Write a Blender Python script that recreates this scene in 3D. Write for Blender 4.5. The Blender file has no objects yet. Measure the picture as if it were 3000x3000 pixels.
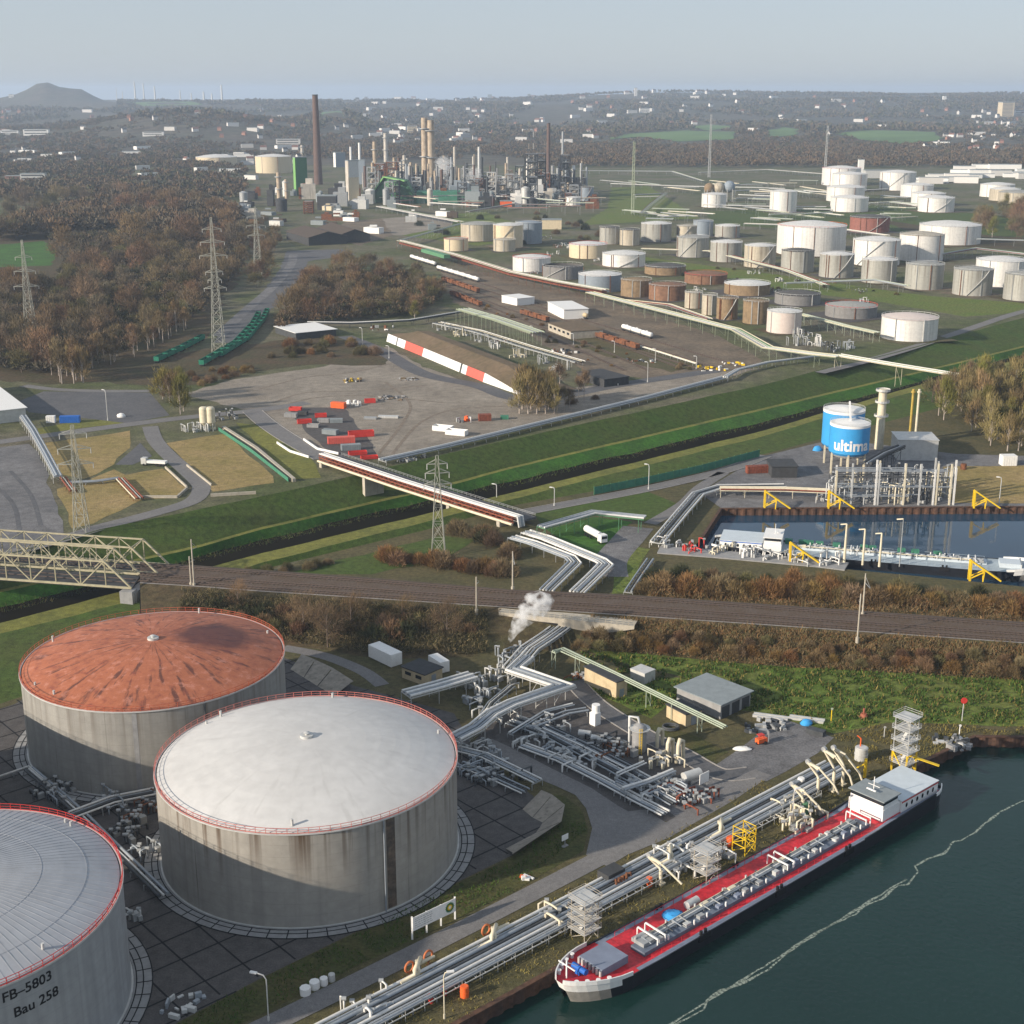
import bpy, math, random
import numpy as np
from mathutils import Vector, Matrix, noise
from mathutils.geometry import delaunay_2d_cdt, tessellate_polygon
random.seed(7); rng = np.random.default_rng(7)
R = math.radians
SC = bpy.context.scene
COL = SC.collection
# ---------------------------------------------------------------- camera measurements of the photograph
F, H, YH = 4060.0, 145.0, 275.0
PIT = math.atan((1500 - YH) / F); CP, SP = math.cos(PIT), math.sin(PIT)
def G(px, py, z=0.0):
    u = (px - 1500) / F; v = (py - 1500) / F
    s = (H - z) / (SP + v * CP)
    return Vector((u * s, (CP - v * SP) * s, z))
def ZAT(Y, py):
    v = (py - 1500) / F
    return H - Y * (SP + v * CP) / (CP - v * SP)
def hgt(px, py0, py1, z=0.0):
    return ZAT(G(px, py0, z).y, py1) - z
# ---------------------------------------------------------------- mesh builder
class MB:
    def __init__(s): s.v = []; s.f = []; s.s = []; s.m = []; s.cm = 0
    def add(s, vs, fs, smooth=False):
        n = len(s.v); s.v.extend([tuple(q) for q in vs])
        for f in fs:
            s.f.append([i + n for i in f]); s.s.append(smooth); s.m.append(s.cm)
        return s
    def box(s, x, y, z, dx, dy, dz, rz=0, top=1.0):
        c, sn = math.cos(rz), math.sin(rz); vs = []
        for k, t in ((0, 1.0), (1, top)):
            for a, b in ((-1, -1), (1, -1), (1, 1), (-1, 1)):
                u, w = a * dx / 2 * t, b * dy / 2 * t
                vs.append((x + u * c - w * sn, y + u * sn + w * c, z + k * dz))
        return s.add(vs, [(3, 2, 1, 0), (4, 5, 6, 7), (0, 1, 5, 4), (1, 2, 6, 5), (2, 3, 7, 6), (3, 0, 4, 7)])
    def bar(s, a, b, w, h=None):
        a, b = Vector(a), Vector(b); d = (b - a)
        if d.length < 1e-6: return s
        d.normalize(); h = h or w
        u = d.cross(Vector((0, 0, 1)))
        if u.length < 1e-3: u = Vector((1, 0, 0))
        u.normalize(); t = u.cross(d)
        vs = [p + u * (i * w / 2) + t * (j * h / 2) for p in (a, b) for i, j in ((-1, -1), (1, -1), (1, 1), (-1, 1))]
        return s.add(vs, [(3, 2, 1, 0), (4, 5, 6, 7), (0, 1, 5, 4), (1, 2, 6, 5), (2, 3, 7, 6), (3, 0, 4, 7)])
    def cyl(s, a, b, r, r2=None, n=12, caps=True):
        r2 = r if r2 is None else r2
        a, b = Vector(a), Vector(b); d = (b - a)
        if d.length < 1e-6: return s
        d.normalize()
        u = d.cross(Vector((0, 0, 1)))
        if u.length < 1e-3: u = Vector((1, 0, 0))
        u.normalize(); t = u.cross(d)
        c = [(math.cos(2 * math.pi * i / n), math.sin(2 * math.pi * i / n)) for i in range(n)]
        A = [a + (u * x + t * y) * r for x, y in c]; B = [b + (u * x + t * y) * r2 for x, y in c]
        s.add(A + B, [(i, i + n, (i + 1) % n + n, (i + 1) % n) for i in range(n)], True)
        if caps:
            s.add(A, [list(range(n))]); s.add(B, [list(range(n))[::-1]])
        return s
    def tube(s, pts, r, n=6):
        pts = [Vector(p) for p in pts]; rings = []; u = None
        for i, p in enumerate(pts):
            d = (pts[min(i + 1, len(pts) - 1)] - pts[max(i - 1, 0)]).normalized()
            if u is None:
                u = d.cross(Vector((0, 0, 1)))
                if u.length < 1e-3: u = Vector((1, 0, 0))
            u = (u - d * u.dot(d))
            if u.length < 1e-4: u = d.orthogonal()
            u.normalize(); t = u.cross(d)
            k = 1.0
            if 0 < i < len(pts) - 1:
                c = (pts[i + 1] - p).normalized().dot((p - pts[i - 1]).normalized())
                k = 1 / max(.5, math.sqrt(max(0, (1 + c) / 2)))
            rings += [p + (u * math.cos(2 * math.pi * j / n) + t * math.sin(2 * math.pi * j / n)) * r * k for j in range(n)]
        fs = [(i * n + j, i * n + n + j, i * n + n + (j + 1) % n, i * n + (j + 1) % n) for i in range(len(pts) - 1) for j in range(n)]
        s.add(rings, fs, True)
        m = len(pts) - 1
        s.add(rings[:n], [list(range(n))]); s.add(rings[m * n:], [list(range(n))[::-1]])
        return s
    def lathe(s, c, prof, n=24, smooth=True, a0=0, a1=2 * math.pi):
        full = abs(a1 - a0 - 2 * math.pi) < 1e-6; k = n if full else n + 1
        for (r0, z0), (r1, z1) in zip(prof, prof[1:]):
            vs = []
            for r, z in ((r0, z0), (r1, z1)):
                for i in range(k):
                    a = a0 + (a1 - a0) * i / n
                    vs.append((c[0] + r * math.cos(a), c[1] + r * math.sin(a), c[2] + z))
            s.add(vs, [(i, (i + 1) % k, (i + 1) % k + k, i + k) for i in range(n)], smooth)
        return s
    def sphere(s, c, r, n=12, sz=1.0):
        m = n // 2
        return s.lathe(c, [(r * math.sin(math.pi * i / m) + 1e-4, -r * sz * math.cos(math.pi * i / m)) for i in range(m + 1)], n)
    def prism(s, pts, z0, z1):
        n = len(pts); a = [(p[0], p[1], z0) for p in pts]; b = [(p[0], p[1], z1) for p in pts]
        tri = tessellate_polygon([[Vector((p[0], p[1], 0)) for p in pts]])
        s.add(a + b, [(i, (i + 1) % n, (i + 1) % n + n, i + n) for i in range(n)])
        s.add(b, tri); s.add(a, tri)
        return s
    def quad(s, *p): return s.add(p, [tuple(range(len(p)))])
    def build(s, name, mats, parent=None, origin='auto'):
        me = bpy.data.meshes.new(name); v = np.array(s.v, float)
        loc = Vector((0, 0, 0))
        if parent is not None:
            o0 = wloc(parent); v = v - np.array(o0) if origin == 'auto' else v
        elif origin == 'auto':
            lo, hi = v.min(0), v.max(0); loc = Vector(((lo[0] + hi[0]) / 2, (lo[1] + hi[1]) / 2, lo[2])); v = v - np.array(loc)
        me.from_pydata(v.tolist(), [], s.f)
        mats = mats if isinstance(mats, (list, tuple)) else [mats]
        for m in mats: me.materials.append(MT[m] if isinstance(m, str) else m)
        me.polygons.foreach_set('use_smooth', s.s)
        if len(mats) > 1: me.polygons.foreach_set('material_index', s.m)
        me.update()
        o = bpy.data.objects.new(name, me); COL.objects.link(o); o.location = loc
        if parent is not None: o.parent = parent
        return o
def wloc(o):
    p = Vector(o.location)
    while o.parent is not None: o = o.parent; p = p + Vector(o.location)
    return p
def tag(o, label=None, cat=None, group=None, kind=None):
    if label: o['label'] = label
    if cat: o['category'] = cat
    if group: o['group'] = group
    if kind: o['kind'] = kind
    return o
def E(name, label, cat, loc=(0, 0, 0), group=None):
    o = bpy.data.objects.new(name, None); COL.objects.link(o); o.location = loc
    o.empty_display_size = .5
    return tag(o, label, cat, group)
def one(name, mb, mats, label, cat, group=None): return tag(mb.build(name, mats), label, cat, group)
def struct(name, mb, mats): return tag(mb.build(name, mats), kind='structure')
def dup(o, loc, rz=0.0, sc=1.0, label=None, parent=None):
    c = o.copy(); COL.objects.link(c)
    if parent is None:
        c.location = loc; c.rotation_euler = (0, 0, rz); c.scale = (sc, sc, sc) if not isinstance(sc, tuple) else sc
        if label: c['label'] = label
    else: c.parent = parent
    for ch in list(o.children): dup(ch, None, parent=c)
    return c
def lerp(a, b, t): return a + (b - a) * t
def path(pts, z=0.0): return [G(x, y, z) for x, y in pts]
def along(pts, step):
    """points every step metres along a polyline"""
    out = []; carry = 0.0
    for a, b in zip(pts, pts[1:]):
        L = (b - a).length; t = carry
        while t < L: out.append((a + (b - a) * (t / L), (b - a).normalized())); t += step
        carry = t - L
    return out
def offs(pts, d):
    """polyline moved sideways (to the left) by d metres"""
    out = []
    for i, p in enumerate(pts):
        a = pts[max(i - 1, 0)]; b = pts[min(i + 1, len(pts) - 1)]
        t = Vector((b.x - a.x, b.y - a.y, 0)).normalized()
        k = 1.0
        if 0 < i < len(pts) - 1:
            d0 = (p - a); d1 = (b - p); d0.z = d1.z = 0
            c = d0.normalized().dot(d1.normalized()); k = 1 / max(.5, math.sqrt(max(0, (1 + c) / 2)))
        out.append(p + Vector((-t.y, t.x, 0)) * d * k)
    return out
# ---------------------------------------------------------------- materials
MT = {}
def mat(name, col, rough=.8, metal=0.0, var=.18, scale=.6, col2=None, amt=.5, scale2=.08, streak=0.0, scol=(.05, .035, .025), objr=0.0, bump=0.0, spec=.3, zs=1.0, hue=0.0, grain=0.0):
    m = bpy.data.materials.new(name); m.use_nodes = True; nt = m.node_tree; N = nt.nodes; L = nt.links
    b = N['Principled BSDF']; b.inputs['Roughness'].default_value = rough; b.inputs['Metallic'].default_value = metal
    b.inputs['Specular IOR Level'].default_value = spec
    geo = N.new('ShaderNodeNewGeometry')
    def nz(sc, det=4, z=1.0, rgh=.6):
        mp = N.new('ShaderNodeMapping'); mp.inputs['Scale'].default_value = (sc, sc, sc * z); L.new(geo.outputs['Position'], mp.inputs['Vector'])
        n = N.new('ShaderNodeTexNoise'); n.inputs['Scale'].default_value = 1; n.inputs['Detail'].default_value = det; n.inputs['Roughness'].default_value = rgh
        L.new(mp.outputs['Vector'], n.inputs['Vector']); return n.outputs['Fac']
    def ramp(src, a, b_, lo=0.0, hi=1.0):
        r = N.new('ShaderNodeMapRange'); r.inputs[1].default_value = a; r.inputs[2].default_value = b_; r.inputs[3].default_value = lo; r.inputs[4].default_value = hi
        L.new(src, r.inputs[0]); return r.outputs[0]
    def mix(f, a, b_, typ='MIX'):
        x = N.new('ShaderNodeMix'); x.data_type = 'RGBA'; x.blend_type = typ
        for sock, val in ((x.inputs[0], f), (x.inputs[6], a), (x.inputs[7], b_)):
            if hasattr(val, 'is_output'): L.new(val, sock)
            elif isinstance(val, tuple): sock.default_value = (*val[:3], 1)
            else: sock.default_value = val
        return x.outputs[2]
    c = col
    if col2 is not None: c = mix(ramp(nz(scale2, 5), .5 - .25 * (1 - amt) - .05 , .5 + .25 * (1 - amt) + .05), col, col2)
    lo = 1 - var; hi = 1 + var
    if var > 0:
        fine = ramp(nz(scale, 5, zs), .3, .7, lo, hi)
        if grain:
            fm = N.new('ShaderNodeMath'); fm.operation = 'MULTIPLY'; L.new(fine, fm.inputs[0]); L.new(ramp(nz(scale * 6.5, 3), .35, .65, 1 - grain, 1 + grain), fm.inputs[1]); fine = fm.outputs[0]
        hs = N.new('ShaderNodeHueSaturation'); L.new(fine, hs.inputs['Value'])
        if hasattr(c, 'is_output'): L.new(c, hs.inputs['Color'])
        else: hs.inputs['Color'].default_value = (*c, 1)
        c = hs.outputs['Color']
    if streak > 0:
        s1 = ramp(nz(.9, 4, .04), .54, .72, 0, streak)
        c = mix(s1, c, scol)
    if objr > 0:
        oi = N.new('ShaderNodeObjectInfo'); hs = N.new('ShaderNodeHueSaturation')
        L.new(ramp(oi.outputs['Random'], 0, 1, 1 - objr, 1 + objr), hs.inputs['Value'])
        if hue:
            mm = N.new('ShaderNodeMath'); mm.operation = 'FRACT'; m2 = N.new('ShaderNodeMath'); m2.operation = 'MULTIPLY'; m2.inputs[1].default_value = 7.31
            L.new(oi.outputs['Random'], m2.inputs[0]); L.new(m2.outputs[0], mm.inputs[0])
            L.new(ramp(mm.outputs[0], 0, 1, .5 - hue, .5 + hue), hs.inputs['Hue'])
        L.new(c, hs.inputs['Color']) if hasattr(c, 'is_output') else setattr(hs.inputs['Color'], 'default_value', (*c, 1))
        c = hs.outputs['Color']
    if hasattr(c, 'is_output'): L.new(c, b.inputs['Base Color'])
    else: b.inputs['Base Color'].default_value = (*c, 1)
    if bump > 0:
        bp = N.new('ShaderNodeBump'); bp.inputs['Strength'].default_value = bump; bp.inputs['Distance'].default_value = .3
        L.new(nz(scale * 1.7, 5), bp.inputs['Height']); L.new(bp.outputs['Normal'], b.inputs['Normal'])
    MT[name] = m; m['h'] = 1
    return m
mat('grass_dike', (.046, .088, .011), .95, grain=.3, var=.35, scale=.5, col2=(.062, .078, .016), amt=.3, scale2=.05, bump=.5)
mat('grass_bright', (.045, .14, .012), .95, grain=.3, var=.35, scale=.6, col2=(.03, .07, .01), amt=.3, scale2=.06, bump=.5)
mat('grass_yellow', (.18, .175, .034), .95, grain=.3, var=.3, scale=.5, col2=(.10, .11, .025), amt=.3, scale2=.06, bump=.4)
mat('grass_near', (.085, .135, .017), .95, grain=.3, var=.5, scale=.55, col2=(.12, .13, .03), amt=.35, scale2=.045, bump=.8)
mat('grass_verge', (.045, .06, .014), .95, var=.4, scale=1.3, col2=(.085, .07, .025), amt=.4, scale2=.12, bump=.6)
mat('dead_grass', (.30, .215, .095), .95, grain=.3, var=.25, scale=.35, col2=(.20, .16, .05), amt=.4, scale2=.05, bump=.4)
mat('brush_soil', (.085, .055, .03), .95, grain=.3, var=.45, scale=.5, col2=(.05, .05, .02), amt=.4, scale2=.06, bump=.8)
mat('far_ground', (.125, .11, .072), .95, grain=.35, var=.35, scale=.15, col2=(.068, .082, .026), amt=.7, scale2=.016)
mat('near_ground', (.105, .085, .038), .95, grain=.35, var=.35, scale=.7, col2=(.06, .06, .025), amt=.4, scale2=.1, bump=.4)
mat('gravel_lot', (.28, .245, .20), .95, grain=.25, var=.22, scale=.25, col2=(.18, .155, .125), amt=.4, scale2=.035)
mat('grey_lot', (.19, .185, .185), .95, grain=.25, var=.25, scale=.3, col2=(.10, .10, .105), amt=.35, scale2=.04)
mat('asphalt', (.085, .086, .092), .9, grain=.2, var=.2, scale=.8, col2=(.12, .12, .125), amt=.35, scale2=.12)
mat('road_pale', (.185, .178, .172), .9, grain=.2, var=.15, scale=.8, col2=(.15, .145, .145), amt=.35, scale2=.1)
mat('road_edge', (.3, .28, .26), .9)
mat('court', (.088, .08, .077), .85, grain=.2, var=.25, scale=.5, col2=(.075, .07, .068), amt=.35, scale2=.07)
mat('joint', (.012, .013, .015), .9, var=0)
mat('bund', (.27, .24, .20), .9, var=.25, scale=.6, streak=.4)
mat('ballast', (.095, .065, .043), .95, grain=.3, var=.35, scale=2.0, col2=(.11, .085, .07), amt=.4, scale2=.2, bump=.4)
mat('rail', (.16, .12, .10), .5, metal=.5, var=.1)
mat('sleeper', (.085, .065, .05), .9)
mat('concrete', (.42, .38, .31), .85, var=.15, scale=.6, streak=.25)
mat('concrete_grey', (.27, .27, .27), .85, var=.15, scale=.6, streak=.25)
mat('piling', (.055, .035, .028), .85, var=.4, scale=1.0, col2=(.12, .06, .035), amt=.4, scale2=.3, streak=.4)
mat('white_paint', (.78, .77, .74), .5, var=.05, scale=1.5, streak=.08)
mat('pipe_white', (.66, .65, .62), .45, var=.12, scale=1.0, streak=.0)
mat('pipe_grey', (.30, .33, .36), .45, metal=.2, var=.15, scale=1.0)
mat('pipe_dark', (.06, .065, .07), .6, var=.3)
mat('pipe_cream', (.62, .56, .42), .5, var=.12)
mat('pipe_rust', (.20, .06, .035), .8, var=.35, scale=1.2)
mat('steel', (.36, .37, .37), .55, metal=.3, var=.15)
mat('galv', (.55, .55, .53), .5, metal=.25, var=.12)
mat('dark_steel', (.035, .037, .04), .6, var=.2)
mat('green_steel', (.10, .24, .13), .6, var=.15)
mat('pale_green', (.36, .41, .32), .6, var=.12)
mat('fence_green', (.05, .19, .12), .7, var=.2)
mat('yellow', (.75, .50, .02), .5, var=.12)
mat('red_paint', (.55, .045, .035), .5, var=.15)
mat('orange', (.75, .13, .03), .5, var=.12)
mat('blue', (.02, .12, .45), .5, var=.12)
mat('sky_blue', (.05, .32, .68), .45, var=.06)
mat('black', (.012, .012, .014), .6, var=0)
mat('glass_dark', (.02, .025, .03), .1, var=0, spec=.6)
mat('roof_grey', (.23, .26, .27), .8, var=.12)
mat('roof_dark', (.05, .052, .055), .85, var=.2)
mat('beige', (.50, .40, .25), .8, var=.15, streak=.25)
mat('brick', (.33, .17, .12), .85, var=.15)
mat('tile', (.30, .10, .06), .85, var=.2)
mat('rust', (.22, .085, .035), .85, var=.4, scale=.8, col2=(.11, .05, .03), amt=.4, scale2=.3)
HAZE = 1
# ================================================================ GROUND, WATER, DIKES, RAILWAY BANK
def interp(pts, x):
    for (x0, y0), (x1, y1) in zip(pts, pts[1:]):
        if x <= x1: return y0 + (y1 - y0) * (x - x0) / (x1 - x0)
    (x0, y0), (x1, y1) = pts[-2:]; return y0 + (y1 - y0) * (x - x0) / (x1 - x0)
XS = list(range(-850, 3711, 60))
def line(pts, z, jit=0.0):
    out = []
    for i, x in enumerate(XS):
        out.append(G(x, interp(pts, x) + jit * math.sin(i * 1.7) * math.sin(i * .6), z))
    return out
dA = line([(-250, 1690), (0, 1628), (194, 1578), (310, 1547), (750, 1458), (1030, 1395), (1169, 1360), (1500, 1287), (2250, 1124), (2456, 1070), (2584, 1042), (3000, 930), (3350, 838)], .3, 1.2)
dB = line([(-250, 1785), (0, 1728), (602, 1592), (750, 1548), (1000, 1490), (1332, 1412), (1500, 1366), (2250, 1192), (2793, 1064), (3000, 1012), (3350, 926)], -7, .6)
dB2 = line([(-250, 1793), (0, 1736), (602, 1599), (750, 1555), (1000, 1497), (1332, 1419), (1500, 1372), (2250, 1198), (2793, 1069), (3000, 1017), (3350, 931)], -7.1, .6)
dC = line([(-250, 1845), (0, 1782), (750, 1587), (1000, 1525), (1270, 1462), (1500, 1409), (2250, 1232), (2700, 1117), (3000, 1037), (3350, 945)], -10, 3.5)
dD = line([(-250, 1888), (0, 1826), (369, 1729), (750, 1625), (1270, 1500), (1500, 1443), (2250, 1258), (2657, 1137), (3000, 1048), (3350, 957)], 1.5, 1.0)
dE = line([(-250, 1918), (0, 1857), (369, 1765), (540, 1725), (750, 1653), (1270, 1523), (1500, 1462), (2250, 1274), (2657, 1152), (3000, 1064), (3350, 972)], 1.5, 1.5)
dF = line([(-250, 2140), (0, 2062), (300, 1960), (540, 1850), (750, 1672), (1000, 1612), (1270, 1547), (1500, 1481), (1733, 1440), (2250, 1328), (2401, 1287), (2657, 1220), (3000, 1130), (3350, 1040)], 0)
dW = [p + (Vector((q.x, q.y, 0)) - Vector((p.x, p.y, 0))).normalized() * ((q - p).length * .62) for p, q in zip(dC, dD)]
dW = [Vector((p.x, p.y, -10.02)) for p in dW]
def ribbon(name, mats, a, b, sub=1):
    mb = MB(); n = len(a); vs = []
    for p, q in zip(a, b):
        for k in range(sub + 1): vs.append(p.lerp(q, k / sub))
    m = sub + 1
    mb.add(vs, [(i * m + k, (i + 1) * m + k, (i + 1) * m + k + 1, i * m + k + 1) for i in range(n - 1) for k in range(sub)], True)
    return struct(name, mb, mats)
ribbon('dike_slope', 'grass_dike', dA, dB, 3)
ribbon('berm_path', 'grass_yellow', dB, dB2)
ribbon('lower_bank', 'grass_bright', dB2, dC, 2)
ribbon('channel_bank', 'grass_dike', dW, dD, 2)
ribbon('dike_crest', 'grass_yellow', dD, dE)
ribbon('dike_slope', 'grass_dike', dE, dF, 3)
# ---- water material
def water(name, col, rough, sc, bump):
    m = bpy.data.materials.new(name); m.use_nodes = True; N = m.node_tree.nodes; L = m.node_tree.links; b = N['Principled BSDF']
    b.inputs['Base Color'].default_value = (*col, 1); b.inputs['Roughness'].default_value = rough; b.inputs['IOR'].default_value = 1.33
    geo = N.new('ShaderNodeNewGeometry'); n = N.new('ShaderNodeTexNoise'); n.inputs['Scale'].default_value = sc; n.inputs['Detail'].default_value = 6
    L.new(geo.outputs['Position'], n.inputs['Vector'])
    n2 = N.new('ShaderNodeTexNoise'); n2.inputs['Scale'].default_value = .03; L.new(geo.outputs['Position'], n2.inputs['Vector'])
    x = N.new('ShaderNodeMix'); x.data_type = 'RGBA'; L.new(n2.outputs['Fac'], x.inputs[0]); x.inputs[6].default_value = (*[c * .7 for c in col], 1); x.inputs[7].default_value = (*[c * 1.3 for c in col], 1)
    L.new(x.outputs[2], b.inputs['Base Color'])
    bp = N.new('ShaderNodeBump'); bp.inputs['Strength'].default_value = bump; bp.inputs['Distance'].default_value = .25
    L.new(n.outputs['Fac'], bp.inputs['Height']); L.new(bp.outputs['Normal'], b.inputs['Normal']); MT[name] = m
water('river_water', (.006, .027, .023), .15, .9, .35)
water('basin_water', (.02, .05, .085), .05, .6, .06)
water('ditch_water', (.014, .013, .009), .35, .8, .1)
MT['ditch_water'].node_tree.nodes['Principled BSDF'].inputs['Specular IOR Level'].default_value = 0; MT['ditch_water'].node_tree.nodes['Principled BSDF'].inputs['Roughness'].default_value = .9
ribbon('channel_water', 'ditch_water', dC, dW)
# ---- ground sheet with holes
QUAY = path([(500, 3440), (1000, 3175), (1340, 3000), (1500, 2912), (1612, 2850), (2677, 2248), (2855, 2159), (3000, 2161), (3400, 2166)])
RIVER = [(p.x, p.y) for p in QUAY] + [(700, QUAY[-1].y), (700, 90), (QUAY[0].x, 90)]
BAS = path([(2112, 1491), (3200, 1484), (3200, 1738), (2015, 1622), (2060, 1572)])
BASIN = [(p.x, p.y) for p in BAS]
DIKE = [(p.x, p.y) for p in dA] + [(p.x, p.y) for p in dF[::-1]]
def inside(poly, x, y):
    c = False; n = len(poly)
    for i in range(n):
        x0, y0 = poly[i][:2]; x1, y1 = poly[i - 1][:2]
        if (y0 > y) != (y1 > y) and x < (x1 - x0) * (y - y0) / (y1 - y0) + x0: c = not c
    return c
def ground_sheet():
    pts = []; edges = []
    def loop(poly):
        n0 = len(pts); pts.extend(Vector((x, y)) for x, y in poly); n = len(poly)
        edges.extend((n0 + i, n0 + (i + 1) % n) for i in range(n))
    loop([(-4000, 60), (4000, 60), (4000, 3200), (-4000, 3200)])
    for p in (RIVER, BASIN, DIKE): loop(p)
    vs, _, fs, _, _, _ = delaunay_2d_cdt(pts, edges, [], 0, 1e-4)
    mb = MB(); keep = [[], []]
    for f in fs:
        cx = sum(vs[i].x for i in f) / 3; cy = sum(vs[i].y for i in f) / 3
        if inside(RIVER, cx, cy) or inside(BASIN, cx, cy) or inside(DIKE, cx, cy): continue
        far = 1
        for p, q in zip(dF, dF[1:]):
            if p.x <= cx <= q.x: far = 0 if cy < p.y else 1; break
        else: far = 0 if cy < 500 else 1
        keep[far].append(tuple(f))
    V = [(v.x, v.y, 0) for v in vs]
    mb.add(V, keep[0]); mb.cm = 1; n = len(mb.v)
    mb.add(V, keep[1])
    return struct('ground', mb, ['near_ground', 'far_ground'])
ground_sheet()
mb = MB(); mb.quad((RIVER[0][0] - 20, 90, -2.5), (700, 90, -2.5), (700, QUAY[-1].y + 5, -2.5), (RIVER[0][0] - 20, QUAY[-1].y + 5, -2.5)); struct('river_water', mb, 'river_water')
mb = MB(); mb.quad(*[(x, y, -2.5) for x, y in [(BASIN[0][0] - 30, 380), (420, 380), (420, 530), (BASIN[0][0] - 30, 530)]]); struct('basin_water', mb, 'basin_water')
# ---- patches and roads
def rough_poly(pts, jit, step=8.0):
    out = []
    n = len(pts)
    for i in range(n):
        a, b = pts[i], pts[(i + 1) % n]; k = max(1, int((b - a).length / step))
        for j in range(k):
            p = a.lerp(b, j / k); out.append(p + (Vector((random.uniform(-1, 1), random.uniform(-1, 1), 0)) * jit if jit else Vector((0, 0, 0))))
    return out
def patch(name, px, m, z, jit=0.0):
    pts = rough_poly(path(px), jit) if jit else path(px)
    pts = [Vector((p.x, p.y, z)) for p in pts]
    mb = MB(); mb.add(pts, tessellate_polygon([pts])); 
    return struct(name, mb, m)
def road(name, px, w, m, z, curb=None):
    c = [Vector((p.x, p.y, z)) for p in path(px)]
    c2 = []
    for i in range(len(c) - 1):       # smooth the bends (Catmull-Rom)
        p0, p1, p2, p3 = c[max(i - 1, 0)], c[i], c[i + 1], c[min(i + 2, len(c) - 1)]
        for k in range(6):
            t = k / 6; c2.append(.5 * ((2 * p1) + (p2 - p0) * t + (2 * p0 - 5 * p1 + 4 * p2 - p3) * t * t + (3 * p1 - p0 - 3 * p2 + p3) * t ** 3))
    c2.append(c[-1])
    o = ribbon(name, m, offs(c2, w / 2), offs(c2, -w / 2))
    if curb:
        mb = MB()
        for s in (1, -1):
            a, b = offs(c2, s * w / 2), offs(c2, s * (w / 2 + .35))
            for i in range(len(a) - 1):
                h = Vector((0, 0, .12))
                mb.quad(a[i] + h, a[i + 1] + h, b[i + 1] + h, b[i] + h); mb.quad(a[i], a[i + 1], a[i + 1] + h, a[i] + h); mb.quad(b[i], b[i + 1], b[i + 1] + h, b[i] + h)
        struct('kerb', mb, curb)
    return o
mat('track_mark', (.19, .155, .12), .95, var=.35, scale=.5)
mat('yard_soil', (.19, .145, .10), .95, grain=.3, var=.35, scale=.4, col2=(.10, .082, .06), amt=.45, scale2=.045)
# -- far side of the canal
patch('gravel_lot', [(690, 1110), (950, 1075), (1140, 1015), (1240, 1075), (1400, 1130), (1530, 1172), (1720, 1130), (2050, 1095), (2230, 1078), (2130, 1106), (1500, 1258), (1110, 1348), (985, 1332), (850, 1275), (760, 1225), (690, 1195), (530, 1155)], 'gravel_lot', .03, 1.5)
patch('scrub', [(560, 1030), (800, 1000), (1000, 985), (1140, 1050), (1130, 1072), (900, 1068), (700, 1098), (500, 1140), (300, 1120), (150, 1112), (430, 1075)], 'brush_soil', .05, 3)
patch('scrub', [(-60, 1112), (100, 1124), (300, 1122), (470, 1062), (620, 975), (650, 900), (705, 800), (725, 715), (600, 598), (0, 640), (-60, 690)], 'brush_soil', .045, 4)
patch('asphalt_yard', [(50, 1178), (128, 1147), (439, 1151), (497, 1217), (373, 1240), (252, 1226), (85, 1208)], 'asphalt', .06)
patch('grey_lot', [(-100, 1320), (85, 1300), (130, 1362), (150, 1450), (195, 1545), (190, 1572), (0, 1622), (-100, 1648)], 'grey_lot', .04, 1.0)
patch('grass_field', [(118, 1300), (384, 1263), (388, 1298), (334, 1360), (248, 1405), (173, 1386)], 'dead_grass', .05, 1.0)
patch('grass_field', [(485, 1298), (660, 1271), (800, 1395), (800, 1415), (622, 1440), (590, 1400)], 'dead_grass', .05, .6)
patch('grass_field', [(250, 1410), (334, 1375), (370, 1392), (480, 1372), (548, 1432), (525, 1458), (420, 1464), (270, 1535), (215, 1548), (165, 1432)], 'dead_grass', .05, .6)
patch('grass_verge', [(112, 1255), (240, 1232), (380, 1222), (387, 1238), (240, 1254), (112, 1275)], 'grass_yellow', .05, .5)
patch('grass_bank', [(690, 1238), (750, 1245), (915, 1345), (945, 1400), (862, 1405)], 'grass_yellow', .07, .6)
patch('grass_field', [(-60, 722), (130, 706), (165, 735), (150, 778), (-60, 785)], 'grass_bright', .06, 2)
patch('grass_field', [(0, 590), (330, 520), (345, 532), (60, 585)], 'dead_grass', .06, 2)
patch('concrete_pad', [(338, 1362), (411, 1298), (446, 1337), (388, 1362)], 'asphalt', .08)
patch('coal_yard', [(620, 1005), (745, 885), (820, 790), (840, 735), (1000, 730), (1040, 745), (905, 765), (862, 845), (775, 925), (705, 1005)], 'asphalt', .05, 1)
patch('rail_yard', [(1290, 790), (1450, 800), (1750, 870), (2100, 985), (2235, 1055), (2200, 1078), (1900, 1112), (1720, 1090), (1500, 955), (1330, 885)], 'yard_soil', .04, 2)
patch('grass_band', [(1880, 752), (2280, 805), (2700, 865), (3000, 888), (3100, 905), (2830, 928), (2560, 882), (2350, 857), (1900, 795)], 'grass_near', .05, 1)
patch('grass_band', [(2560, 640), (2900, 690), (3100, 700), (3100, 740), (2780, 720)], 'brush_soil', .05, 2)
patch('grass_band', [(1180, 640), (1420, 620), (1600, 690), (1400, 720), (1180, 690)], 'grass_near', .05, 2)
patch('grass_band', [(1790, 550), (1900, 545), (2050, 640), (1700, 660), (1780, 610)], 'grass_near', .06, 2)
patch('grass_band', [(2060, 620), (2600, 600), (3000, 640), (3000, 700), (2100, 660)], 'grass_dike', .04, 2)
patch('dock_apron', [(2190, 1360), (2230, 1338), (2420, 1292), (2560, 1300), (2800, 1330), (3150, 1340), (3200, 1482), (2114, 1490), (2050, 1445)], 'grey_lot', .05)
patch('grass_verge', [(2760, 1368), (3150, 1362), (3200, 1476), (2790, 1474)], 'dead_grass', .08, .6)
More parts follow.
